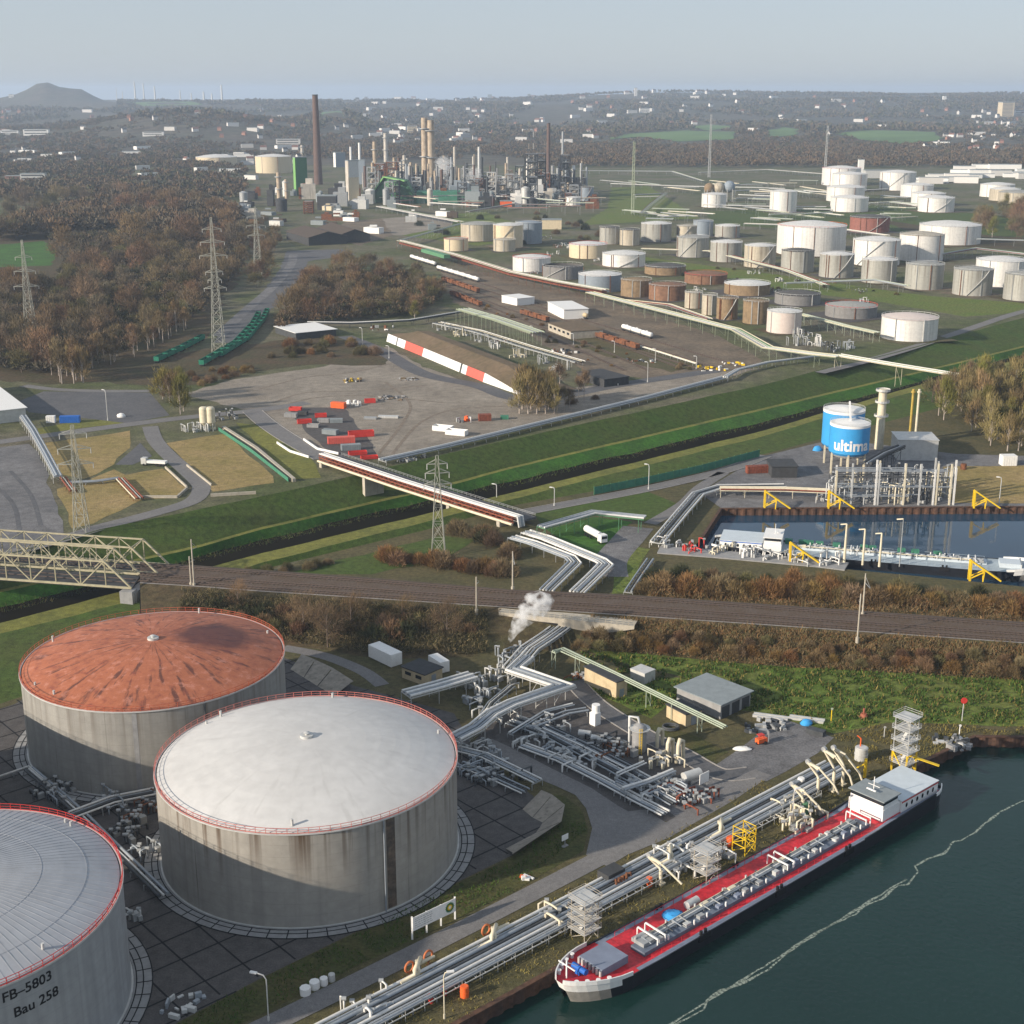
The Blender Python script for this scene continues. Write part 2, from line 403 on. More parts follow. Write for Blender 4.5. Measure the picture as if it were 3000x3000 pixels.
road('pale_road', [(-100, 1308), (0, 1295), (233, 1263), (505, 1228), (750, 1203), (900, 1180)], 8, 'road_pale', .10)
road('service_road', [(440, 1250), (455, 1290), (495, 1335), (563, 1395), (590, 1430), (563, 1468), (466, 1500), (349, 1531), (283, 1548), (190, 1577), (0, 1630)], 7, 'road_pale', .12)
road('bridge_road', [(740, 1205), (780, 1240), (850, 1287), (950, 1343)], 9, 'road_pale', .11, 'road_edge')
road('pale_road', [(70, 1130), (160, 1141), (300, 1146), (440, 1146)], 6, 'road_pale', .10)
road('yard_road', [(1010, 985), (1120, 1030), (1240, 1095), (1400, 1130), (1500, 1165), (1620, 1165), (1800, 1130), (2100, 1085)], 10, 'asphalt', .08)
road('coal_road', [(640, 985), (720, 910), (800, 840), (850, 780), (860, 745)], 8, 'grey_lot', .10)
road('service_road', [(640, 805), (670, 770), (712, 708)], 4, 'road_pale', .10)
road('dike_road', [(1480, 1512), (1560, 1497), (1650, 1480), (1900, 1432), (2120, 1380), (2240, 1335)], 6, 'road_pale', .09, 'road_edge')
road('bank_road', [(2400, 1092), (2560, 1052), (2700, 1010), (2850, 960), (3000, 912), (3200, 870)], 7, 'road_pale', .10)
road('service_road', [(1905, 1535), (2000, 1478), (2050, 1430), (2120, 1385)], 5, 'road_pale', .09)
road('service_road', [(1790, 1690), (1790, 1640), (1840, 1580), (1870, 1545)], 11, 'grey_lot', .06)
patch('dark_ground', [(845, 1195), (1010, 1195), (1110, 1330), (1060, 1342), (985, 1335), (900, 1268)], 'court', .05, 1)  # darker ground patch beneath the crowded skip row
patch('grass_field', [(1560, 1500), (1640, 1488), (1890, 1440), (1990, 1478), (1900, 1528), (1738, 1508), (1600, 1545)], 'grass_dike', .05, .8)
patch('grass_field', [(1600, 1552), (1735, 1516), (1850, 1530), (1785, 1590), (1780, 1640), (1640, 1580)], 'grass_bright', .045, .8)
patch('grass_field', [(1795, 1690), (1850, 1600), (1900, 1610), (1835, 1740), (1790, 1742)], 'grass_near', .05, .6)
patch('grass_field', [(800, 1690), (1000, 1640), (1280, 1570), (1400, 1580), (1300, 1640), (1100, 1680)], 'grass_dike', .045, 1.5)
patch('soil', [(1640, 985), (1760, 980), (2050, 1070), (1960, 1090), (1760, 1040)], 'near_ground', .06, 2)
patch('soil', [(1120, 640), (1300, 625), (1330, 660), (1180, 690), (1050, 690)], 'gravel_lot', .06, 2)
patch('soil', [(1010, 650), (1120, 640), (1150, 690), (1050, 720), (960, 690)], 'yard_soil', .07, 2)
for i, q in enumerate(([(800, 1180), (900, 1150), (1060, 1145), (1250, 1130)], [(820, 1190), (930, 1165), (1080, 1160), (1300, 1180)], [(1150, 1330), (1230, 1240), (1330, 1200), (1480, 1190)], [(1100, 1340), (1180, 1240), (1200, 1180), (1130, 1120)], [(760, 1140), (900, 1105), (1040, 1090), (1160, 1060)], [(30, 1380), (90, 1450), (120, 1540)], [(-20, 1420), (40, 1480), (60, 1580)])): road('wheel_track', q, 1.6, 'asphalt' if i > 4 else 'track_mark', .062 + .002 * i)
road('service_path', [(830, 1898), (950, 1922), (1060, 1965), (1120, 2008)], 4, 'road_pale', .06)
# -- near side
patch('grass_field', [(2000, 1985), (1690, 1900), (2250, 1948), (3000, 1990), (3400, 2010), (3400, 2132), (3000, 2130), (2600, 2118), (2450, 2150), (2200, 2085), (1960, 2060), (1900, 2105), (1730, 2030), (1640, 1990)], 'grass_near', .03, .8)
patch('grass_field', [(1640, 1990), (1730, 2030), (2140, 2200), (2080, 2240), (1880, 2150), (1590, 1985)], 'grass_verge', .035, .6)
patch('dry_verge', [(2440, 2155), (2600, 2116), (3000, 2130), (3400, 2132), (3400, 2164), (2990, 2160), (2856, 2157), (2690, 2236), (2560, 2290), (2400, 2240)], 'near_ground', .045, .5)
patch('yard', [(2100, 2245), (2250, 2130), (2300, 2105), (2440, 2160), (2400, 2205), (2290, 2268), (2150, 2340), (1990, 2400), (1900, 2330)], 'grey_lot', .05, .5)
patch('process_pad', [(1330, 2230), (1500, 2060), (1660, 2010), (1800, 2080), (2085, 2245), (2100, 2300), (2040, 2360), (1990, 2410), (1880, 2400), (1820, 2375), (1500, 2205)], 'court', .04)
patch('road_junction', [(1717, 2505), (1735, 2427), (1717, 2369), (1686, 2330), (1628, 2303), (1570, 2280), (1400, 2200), (1440, 2165), (1500, 2192), (1616, 2252), (1733, 2310), (1810, 2361), (1840, 2378), (1890, 2372), (1950, 2410), (2040, 2362), (2110, 2300), (2210, 2255), (2260, 2272), (2150, 2345), (1960, 2455), (1838, 2505), (1780, 2540)], 'road_pale', .08)
road('quay_road', [(600, 3090), (835, 2980), (1170, 2815), (1500, 2648), (1780, 2503)], 4.6, 'road_pale', .085)
road('service_road', [(1680, 1995), (1750, 2065), (1880, 2148), (2000, 2210), (2110, 2268), (2200, 2265)], 5, 'asphalt', .075, 'road_edge')
patch('grass_verge', [(480, 3020), (758, 2872), (1500, 2511), (1640, 2413), (1650, 2368), (1600, 2328), (1650, 2330), (1705, 2372), (1725, 2430), (1705, 2495), (1500, 2616), (789, 2958), (640, 3030)], 'grass_verge', .05, .3)
patch('quay_verge', [(900, 3012), (1500, 2690), (1900, 2480), (2230, 2290), (2560, 2290), (2672, 2252), (1612, 2847), (1500, 2908), (1335, 2998), (1200, 3080)], 'near_ground', .055, .3)
# tank court with joints
CT = [(520, 2996), (758, 2869), (1500, 2506), (1632, 2411), (1560, 2330), (1400, 2210), (1330, 2090), (1040, 2010), (840, 1930), (500, 1800), (40, 2064), (-300, 2170), (-300, 3200), (300, 3110)]
patch('tank_court', CT, 'court', .02)
def joints():
    mb = MB(); poly = [(p.x, p.y) for p in path(CT)]
    a0 = R(41.7); ca, sa = math.cos(a0), math.sin(a0)
    for k in range(-20, 24):
        for d, n in (((ca, sa), (-sa, ca)), ((-sa, ca), (ca, sa))):
            c = k * 7.2 + random.uniform(-.8, .8); seg = None
            for t in range(-130, 131):
                p = (-50 + n[0] * c + d[0] * t * 1.5, 245 + n[1] * c + d[1] * t * 1.5)
                ok = inside(poly, *p)
                if ok and seg is None: seg = p
                if (not ok or t == 130) and seg is not None:
                    mb.bar((*seg, .03), (*p, .03), .32, .04); seg = None
    struct('court_joints', mb, 'joint')
joints()
# foam line on the river
def foam():
    m = bpy.data.materials.new('foam'); m.use_nodes = True; N = m.node_tree.nodes; L = m.node_tree.links; b = N['Principled BSDF']
    b.inputs['Base Color'].default_value = (.42, .48, .40, 1); b.inputs['Roughness'].default_value = .8
    geo = N.new('ShaderNodeNewGeometry'); n = N.new('ShaderNodeTexNoise'); n.inputs['Scale'].default_value = 1.6; n.inputs['Detail'].default_value = 6; L.new(geo.outputs['Position'], n.inputs['Vector'])
    r = N.new('ShaderNodeMapRange'); r.inputs[1].default_value = .28; r.inputs[2].default_value = .58; r.inputs[4].default_value = .6; L.new(n.outputs['Fac'], r.inputs[0]); L.new(r.outputs[0], b.inputs['Alpha']); MT['foam'] = m
    px = [(3100, 2300), (3000, 2345), (2933, 2377), (2887, 2411), (2856, 2439), (2817, 2462), (2793, 2466), (2766, 2500), (2720, 2516), (2681, 2537), (2689, 2554), (2661, 2591), (2630, 2595), (2584, 2632), (2530, 2655), (2506, 2679), (2456, 2700), (2425, 2715), (2366, 2748), (2324, 2776), (2285, 2811), (2250, 2842), (2160, 2888), (2113, 2900), (2071, 2931), (2063, 2958), (1997, 2993), (1900, 3040)]
    c = rough_poly(path(px, -2.48), .12, 1.4)[:-40]; c = c[:max(i for i, p in enumerate(c) if p.y > G(1900, 3040, -2.48).y - .3)]
    w = [.13 + .20 * abs(math.sin(i * .7) * math.sin(i * .23 + 1)) for i in range(len(c))]
    a = offs(c, .5); b2 = offs(c, -.5)
    a = [p.lerp(q, .5 - k) for p, q, k in zip(a, b2, w)]; b2 = [q.lerp(p, .5 - k) for p, q, k in zip(offs(c, .5), b2, w)]
    o = ribbon('foam_streak', 'foam', a, b2); o['kind'] = 'stuff'
    tag(o, 'thin pale line of foam drifting across the dark green river', 'foam')
foam()
# quay walls (sheet piling)
def piling(name, pts, z0, z1, label, cap='concrete_grey'):
    t = E(name, label, 'quay wall', pts[0]); mb = MB()
    for a, b in zip(pts, pts[1:]):
        L = (b - a).length; d = (b - a).normalized(); n = Vector((d.y, -d.x, 0)); k = int(L / .8)
        prof = []
        for i in range(k + 1):
            p = a + d * (L * i / k); o = .0 if i % 4 in (0, 1) else .35
            prof.append(p + n * o)
        for p, q in zip(prof, prof[1:]): mb.quad((p.x, p.y, z0), (q.x, q.y, z0), (q.x, q.y, z1), (p.x, p.y, z1))
    mb.build('sheet_piling', 'piling', t)
    mb = MB()
    for a, b in zip(pts, pts[1:]):
        d = (b - a).normalized(); n = Vector((d.y, -d.x, 0))
        mb.bar(a + Vector((0, 0, z1 + .1)) - n * .1, b + Vector((0, 0, z1 + .1)) - n * .1, 1.0, .25)
    mb.build('capping_beam', cap, t)
    return t
piling('quay_wall', QUAY, -4, .05, 'rusty dark sheet pile quay wall along the green river', 'piling')
piling('dock_wall', [BAS[4], BAS[0], BAS[1]], -3, .05, 'dark sheet pile dock wall with brown top behind the tanker basin', 'piling')
# railway bank
T1 = line([(-250, 1600), (480, 1650), (750, 1668), (1111, 1694), (1500, 1727), (1822, 1741), (2250, 1770), (3000, 1822), (3350, 1846)], 6)
T2 = line([(-250, 1660), (400, 1708), (582, 1719), (750, 1732), (1500, 1781), (1636, 1790), (2043, 1818), (2250, 1832), (2890, 1877), (3350, 1909)], 6)
k0 = next(i for i, x in enumerate(XS) if x >= 400); T1, T2 = T1[k0:], T2[k0:]
XB = XS[k0:]
N1 = [G(x, interp([(300, 1850), (540, 1880), (850, 1890), (1100, 1930), (1400, 1925), (1700, 1897), (2250, 1950), (3000, 1993), (3400, 2012)], x), 0) for x in XB]
def jitter(l, k): return [p + Vector((random.uniform(-k, k), random.uniform(-k, k), 0)) for p in l]
N2 = [p + Vector((0, 12, -6)) for p in T1]
ribbon('ballast_bed', 'ballast', T1, T2, 2)
ribbon('railway_bank', 'brush_soil', T2, jitter(N1, .5), 4)
ribbon('railway_bank', 'brush_soil', N2, T1, 3)
mb = MB(); mb.quad(N2[0], T1[0], T2[0], N1[0]); struct('bank_end', mb, 'concrete_grey')
def tracks(A, B, fr, z, name='railway_track', lab='', gauge=1.44):
    for k, f in enumerate(fr):
        c = [a.lerp(b, f) + Vector((0, 0, z)) for a, b in zip(A, B)]
        t = E(name, lab[k], 'railway track', c[0], 'parallel railway tracks')
        mb = MB()
        for p, d in along(c, 1.3):
            n = Vector((-d.y, d.x, 0)); mb.bar(p + n * 1.3, p - n * 1.3, .26, .14)
        mb.build('sleeper', 'sleeper', t)['kind'] = 'stuff'
        for s in (1, -1):
            mb = MB(); l = offs(c, s * gauge / 2)
            for p, q in zip(l, l[1:]): mb.bar(p + Vector((0, 0, .16)), q + Vector((0, 0, .16)), .16, .18)
            mb.build('rail', 'rail', t)
tracks(T1, T2, (.18, .60, .86), .07, lab=['railway track on the far edge of the embankment', 'middle railway track of the embankment', 'railway track on the near edge of the embankment'])
ribbon('bank_path', 'road_edge', [a.lerp(b, .972) + Vector((0, 0, .05)) for a, b in zip(T1, T2)], [b + Vector((0, 0, .05)) for b in T2]); ribbon('bank_path', 'sleeper', [a.lerp(b, .02) + Vector((0, 0, .05)) for a, b in zip(T1, T2)], [a.lerp(b, .07) + Vector((0, 0, .05)) for a, b in zip(T1, T2)])
# ================================================================ FOREGROUND: STORAGE TANKS
def wall_mat(name, col, seam=2.4, rust=.5, top=20.0, dirt=(.10, .065, .04)):
    mat(name, col, .55, metal=.15, var=.10, scale=.5)
    m = MT[name]; nt = m.node_tree; N = nt.nodes; L = nt.links; b = N['Principled BSDF']
    src = b.inputs['Base Color'].links[0].from_socket
    geo = N.new('ShaderNodeNewGeometry'); sx = N.new('ShaderNodeSeparateXYZ'); L.new(geo.outputs['Position'], sx.inputs[0])
    def M(op, a, b_=None):
        n = N.new('ShaderNodeMath'); n.operation = op
        for i, q in enumerate((a, b_)):
            if q is None: continue
            if hasattr(q, 'is_output'): L.new(q, n.inputs[i])
            else: n.inputs[i].default_value = q
        return n.outputs[0]
    def nz(s, z, det=5):
        mp = N.new('ShaderNodeMapping'); mp.inputs['Scale'].default_value = (s, s, s * z); L.new(geo.outputs['Position'], mp.inputs['Vector'])
        n = N.new('ShaderNodeTexNoise'); n.inputs['Scale'].default_value = 1; n.inputs['Detail'].default_value = det; L.new(mp.outputs['Vector'], n.inputs['Vector']); return n.outputs['Fac']
    def ramp(s, a, b_, lo=0., hi=1.):
        r = N.new('ShaderNodeMapRange'); r.inputs[1].default_value = a; r.inputs[2].default_value = b_; r.inputs[3].default_value = lo; r.inputs[4].default_value = hi; L.new(s, r.inputs[0]); return r.outputs[0]
    def mix(f, a, c):
        x = N.new('ShaderNodeMix'); x.data_type = 'RGBA'; L.new(f, x.inputs[0]); L.new(a, x.inputs[6]); x.inputs[7].default_value = (*c, 1); return x.outputs[2]
    # vertical wash marks, rust runs that start at the rim, plate seams
    c = mix(ramp(nz(.55, .03), .48, .75, 0, .55), src, tuple(k * .62 for k in col))
    h = M('SUBTRACT', top, sx.outputs['Z'])
    run = M('MULTIPLY', ramp(nz(.8, .02, 6), .50, .66), ramp(M('ADD', h, M('MULTIPLY', nz(.3, .1), -9.0)), -6.0, 6.5, 1., 0.))
    c = mix(M('MULTIPLY', run, rust), c, dirt)
    st = M('MULTIPLY', ramp(nz(1.7, .015, 3), .66, .72), ramp(nz(.12, .3, 2), .45, .6))
    c = mix(M('MULTIPLY', st, rust * .9), c, tuple(k * .5 for k in dirt))
    fr = M('FRACT', M('DIVIDE', sx.outputs['Z'], seam)); c = mix(ramp(fr, .0, .05, .35, 0.), c, tuple(k * .45 for k in col))
    L.new(c, b.inputs['Base Color'])
wall_mat('wall_white_tank', (.34, .32, .285), rust=1.0, top=19.2)
wall_mat('wall_red_tank', (.32, .31, .285), rust=.5, top=19.9)
wall_mat('wall_grey_tank', (.36, .37, .375), rust=.08, top=20.5)
def roof_mat(name, col, dark, cx, cy, amt, sc=.25):
    """radial weather marks that run from the crown of the roof to its rim"""
    mat(name, col, .6, var=.07, scale=.4, col2=tuple(k * .86 for k in col), amt=.3, scale2=.06)
    m = MT[name]; nt = m.node_tree; N = nt.nodes; L = nt.links; b = N['Principled BSDF']; src = b.inputs['Base Color'].links[0].from_socket
    geo = N.new('ShaderNodeNewGeometry'); sx = N.new('ShaderNodeSeparateXYZ'); L.new(geo.outputs['Position'], sx.inputs[0])
    def M(op, *a):
        n = N.new('ShaderNodeMath'); n.operation = op
        for i, q in enumerate(a):
            if hasattr(q, 'is_output'): L.new(q, n.inputs[i])
            else: n.inputs[i].default_value = q
        return n.outputs[0]
    dx = M('SUBTRACT', sx.outputs['X'], cx); dy = M('SUBTRACT', sx.outputs['Y'], cy)
    ang = M('ARCTAN2', dy, dx); rad = M('SQRT', M('ADD', M('MULTIPLY', dx, dx), M('MULTIPLY', dy, dy)))
    cb = N.new('ShaderNodeCombineXYZ'); L.new(M('MULTIPLY', ang, 7.0), cb.inputs[0]); L.new(M('MULTIPLY', rad, .055), cb.inputs[1])
    n1 = N.new('ShaderNodeTexNoise'); n1.inputs['Scale'].default_value = 1.7; n1.inputs['Detail'].default_value = 7; n1.inputs['Roughness'].default_value = .65; L.new(cb.outputs[0], n1.inputs['Vector'])
    r = N.new('ShaderNodeMapRange'); r.inputs[1].default_value = .53 if amt >= 1 else .55; r.inputs[2].default_value = .62 if amt >= 1 else .66; r.inputs[4].default_value = min(amt, .9); L.new(n1.outputs['Fac'], r.inputs[0])
    x = N.new('ShaderNodeMix'); x.data_type = 'RGBA'; L.new(r.outputs[0], x.inputs[0]); L.new(src, x.inputs[6]); x.inputs[7].default_value = (*dark, 1)
    c = x.outputs[2]
    if name == 'roof_rusty':    # the old dark stain to the right of the crown
        n2 = N.new('ShaderNodeTexNoise'); n2.inputs['Scale'].default_value = .12; n2.inputs['Detail'].default_value = 6; L.new(geo.outputs['Position'], n2.inputs['Vector'])
        n3 = N.new('ShaderNodeTexNoise'); n3.inputs['Scale'].default_value = .45; n3.inputs['Detail'].default_value = 8; n3.inputs['Roughness'].default_value = .7; L.new(geo.outputs['Position'], n3.inputs['Vector']); r3 = N.new('ShaderNodeMapRange'); r3.inputs[1].default_value = .52; r3.inputs[2].default_value = .66; r3.inputs[4].default_value = .7; L.new(n3.outputs['Fac'], r3.inputs[0])
        x = N.new('ShaderNodeMix'); x.data_type = 'RGBA'; L.new(r3.outputs[0], x.inputs[0]); L.new(c, x.inputs[6]); x.inputs[7].default_value = (.20, .055, .04, 1); c = x.outputs[2]
        r4 = N.new('ShaderNodeMapRange'); r4.inputs[1].default_value = .46; r4.inputs[2].default_value = .36; r4.inputs[4].default_value = .55; L.new(n3.outputs['Fac'], r4.inputs[0])
        x = N.new('ShaderNodeMix'); x.data_type = 'RGBA'; L.new(r4.outputs[0], x.inputs[0]); L.new(c, x.inputs[6]); x.inputs[7].default_value = (.56, .25, .18, 1); c = x.outputs[2]
        d2 = M('SQRT', M('ADD', M('POWER', M('DIVIDE', M('SUBTRACT', dx, 12.5), 13.0), 2.0), M('POWER', M('DIVIDE', M('SUBTRACT', dy, 5.0), 8.5), 2.0)))
        s2 = M('ADD', d2, M('MULTIPLY', M('SUBTRACT', n2.outputs['Fac'], .5), 1.6))
        r2 = N.new('ShaderNodeMapRange'); r2.inputs[1].default_value = .6; r2.inputs[2].default_value = 1.1; r2.inputs[3].default_value = .8; r2.inputs[4].default_value = 0; L.new(s2, r2.inputs[0])
        x = N.new('ShaderNodeMix'); x.data_type = 'RGBA'; L.new(r2.outputs[0], x.inputs[0]); L.new(c, x.inputs[6]); x.inputs[7].default_value = (.065, .022, .024, 1); c = x.outputs[2]
    L.new(c, b.inputs['Base Color'])
roof_mat('roof_white', (.60, .59, .57), (.46, .45, .43), -40.4, 248.5, .5)
roof_mat('roof_rusty', (.43, .145, .072), (.10, .04, .03), -82.9, 298.0, 1.0)
roof_mat('roof_ribbed', (.37, .385, .41), (.29, .30, .32), -93.5, 196.0, .6)
mat('rail_red', (.50, .035, .03), .5, var=.15); mat('rail_pink', (.52, .16, .13), .6, var=.2); mat('rail_rust', (.42, .10, .05), .7, var=.2)
def big_tank(label, x, y, r, h, wall, roof, rise, railm, ribs=0, rings=()):
    t = E('storage_tank', label, 'storage tank', (x, y, 0), None); c = (x, y, 0)
    mb = MB(); mb.lathe(c, [(r + .02, 0), (r + .02, h)], 128); mb.build('shell', wall, t)
    mb = MB(); mb.lathe(c, [(r + .02, h - .25), (r + .3, h - .25), (r + .3, h), (r - .15, h)], 128, False); mb.lathe(c, [(r + .02, .12), (r + .35, .12), (r + .35, .0)], 128, False)
    mb.build('rim_ring', 'galv', t)
    n = 10; prof = [((r - .35) * (1 - i / n), h + .05 + rise * (1 - (1 - i / n) ** 2)) for i in range(n)] + [(.02, h + .05 + rise)]
    mb = MB(); mb.lathe(c, [(r - .2, h - .6), (r - .35, h - .6), (r - .35, h + .05)], 128, False); mb.lathe(c, prof, 128)
    rf = mb.build('roof', roof, t)
    zr = lambda q: h + .05 + rise * (1 - (q / (r - .35)) ** 2)
    if ribs:
        mb = MB()
        for i in range(ribs):
            a = 2 * math.pi * i / ribs; q = [(x + k * math.cos(a), y + k * math.sin(a), zr(k) + .03) for k in np.linspace(4.0, r - .5, 7)]
            for p0, p1 in zip(q, q[1:]): mb.bar(p0, p1, .06, .05)
        for k in rings:
            q = [(x + k * math.cos(2 * math.pi * i / 96), y + k * math.sin(2 * math.pi * i / 96), zr(k) + .02) for i in range(97)]
            for p0, p1 in zip(q, q[1:]): mb.bar(p0, p1, .05, .04)
        mb.build('roof_ribs', 'roof_ribbed', rf)
    # railing
    mb = MB(); m = int(2 * math.pi * r / 1.9); rr = r + .12
    P = [(x + rr * math.cos(2 * math.pi * i / m), y + rr * math.sin(2 * math.pi * i / m)) for i in range(m)]
    for i in range(m):
        p = P[i]; q = P[(i + 1) % m]
        mb.bar((*p, h), (*p, h + 1.15), .09, .09)
        for z, w in ((h + 1.12, .08), (h + .6, .06), (h + .12, .10)): mb.bar((*p, z), (*q, z), w, w)
    mb.build('railing', railm, t)
    mb = MB(); mb.cyl((x, y, h + rise), (x, y, h + rise + .5), 1.3, n=20); mb.cyl((x, y, h + rise + .5), (x, y, h + rise + .9), .35, n=12); mb.cyl((x, y, h + rise + .9), (x, y, h + rise + 1.1), .7, .2, 12)
    mb.build('roof_vent', 'galv', rf)
    for k in range(5):
        a = random.uniform(0, 6.28); q = r - random.uniform(1.5, 3.2); zz = zr(q); mb = MB()
        mb.cyl((x + q * math.cos(a), y + q * math.sin(a), zz), (x + q * math.cos(a), y + q * math.sin(a), zz + random.uniform(.6, 1.5)), .25, n=10)
        mb.build('roof_fitting', 'galv', rf)
    return t
tw = big_tank('big white roofed storage tank with rust runs below its pink rail', -40.4, 248.5, 29.4, 19.2, 'wall_white_tank', 'roof_white', 4.6, 'rail_pink')
tr = big_tank('big storage tank with rusty red streaked roof beside the canal', -82.9, 298.0, 29.6, 19.9, 'wall_red_tank', 'roof_rusty', 4.5, 'rail_rust')
tf = big_tank('big grey tank with ribbed grey roof, red rail and black lettering', -93.5, 196.0, 29.5, 20.5, 'wall_grey_tank', 'roof_ribbed', 4.2, 'rail_red', 120, (9, 17, 24))
big_tank('fourth big grey tank standing just beyond the left edge of the view', -137.5, 246.0, 29.4, 19.5, 'wall_grey_tank', 'roof_ribbed', 4.2, 'rail_red')
def on_wall(x, y, r, px):      # angle on a tank wall where the pixel column px meets its near side
    best = None
    for i in range(0, 720):
        a = -math.pi + i * math.pi / 720
        X, Y = x + r * math.cos(a), y + r * math.sin(a)
        d = Y * CP + (H - 10) * SP; u = 1500 + F * X / d
        if best is None or abs(u - px) < best[0]: best = (abs(u - px), a)
    return best[1]
def wall_pipe(t, x, y, r, h, a, m, rad=.25, name='downpipe'):
    mb = MB(); mb.cyl((x + (r + rad + .15) * math.cos(a), y + (r + rad + .15) * math.sin(a), .1), (x + (r + rad + .15) * math.cos(a), y + (r + rad + .15) * math.sin(a), h - .3), rad, n=8); return mb.build(name, m, t)
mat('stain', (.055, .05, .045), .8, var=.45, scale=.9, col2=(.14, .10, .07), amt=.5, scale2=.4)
a = on_wall(-40.4, 248.5, 29.4, 1125); wall_pipe(tw, -40.4, 248.5, 29.4, 19.2, a, 'pipe_grey', .14)
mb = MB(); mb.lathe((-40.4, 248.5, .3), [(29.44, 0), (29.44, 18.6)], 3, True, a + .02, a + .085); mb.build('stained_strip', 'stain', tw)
a = on_wall(-82.9, 298, 29.6, 395); mb = MB(); mb.lathe((-82.9, 298, .3), [(29.64, 0), (29.64, 19.2)], 3, True, a, a + .035); mb.build('stained_strip', 'concrete_grey', tr)
wall_pipe(tr, -82.9, 298, 29.6, 19.9, on_wall(-82.9, 298, 29.6, 606), 'pipe_dark', .18)
def ring_path(x, y, r):
    mb = MB(); mb.lathe((x, y, 0), [(r, .1), (r + 3.0, .1), (r + 3.0, 0)], 96, False); struct('ring_path', mb, 'concrete_grey')
    mb = MB()
    for k in range(56):
        a = 2 * math.pi * k / 56; mb.bar((x + (r + .5) * math.cos(a), y + (r + .5) * math.sin(a), .1), (x + (r + 3.05) * math.cos(a), y + (r + 3.05) * math.sin(a), .1), .22, .06)
    for q in (r + .45, r + 1.6, r + 3.1):
        P = [(x + q * math.cos(2 * math.pi * i / 96), y + q * math.sin(2 * math.pi * i / 96), .1) for i in range(97)]
        for a, b in zip(P, P[1:]): mb.bar(a, b, .2, .07)
    struct('path_joints', mb, 'joint')
for x, y, r in ((-40.4, 248.5, 29.8), (-93.5, 196, 29.9), (-82.9, 298, 30.0)): ring_path(x, y, r)
# lettering
def text_data(s, size, ext=.0, sp=1.0):
    cu = bpy.data.curves.new('lettering', 'FONT'); cu.body = s; cu.size = size; cu.align_x = 'LEFT'; cu.space_character = sp; cu.resolution_u = 3
    o = bpy.data.objects.new('lettering', cu); COL.objects.link(o); bpy.context.view_layer.update()
    me = bpy.data.meshes.new_from_object(o.evaluated_get(bpy.context.evaluated_depsgraph_get()))
    v = [tuple(q.co) for q in me.vertices]; f = [tuple(p.vertices) for p in me.polygons]
    bpy.data.objects.remove(o); bpy.data.meshes.remove(me); return v, f
def wrap_text(s, size, x, y, r, a0, z, parent, m, bold=0.0, slant=0.0):
    v, f = text_data(s, size); mb = MB()
    for d in ((0, 0), (bold, 0), (0, bold), (bold, bold)) if bold else ((0, 0),):
        k = .004 * (d[0] > 0) + .008 * (d[1] > 0)
        mb.add([(x + (r + .06 + k) * math.cos(a0 + (p[0] + d[0] + p[1] * slant) / r), y + (r + .06 + k) * math.sin(a0 + (p[0] + d[0] + p[1] * slant) / r), z + p[1] + d[1]) for p in v], f)
    return mb.build('lettering', m, parent)
a = on_wall(-93.5, 196, 29.5, 22)
wrap_text('FB\u20135803', 2.3, -93.5, 196, 29.5, a, ZAT(196 + 29.5 * math.sin(a), 2940), tf, 'black', .08)
a = on_wall(-93.5, 196, 29.5, 48)
wrap_text('Bau 258', 2.3, -93.5, 196, 29.5, a, ZAT(196 + 29.5 * math.sin(a), 2983), tf, 'black', .08)
# ---------------------------------------------------------------- frame of the quay: s along the quay, c away from the water
QD = Vector((.747, .665, 0)); QN = Vector((-.665, .747, 0))
def Q(s, c, z=0.0): return QD * s + QN * c + Vector((0, 0, z))
QA = math.atan2(.665, .747)
def sc_of(px, py, z=0.0):
    p = G(px, py, z); return p.x * QD.x + p.y * QD.y, p.x * QN.x + p.y * QN.y
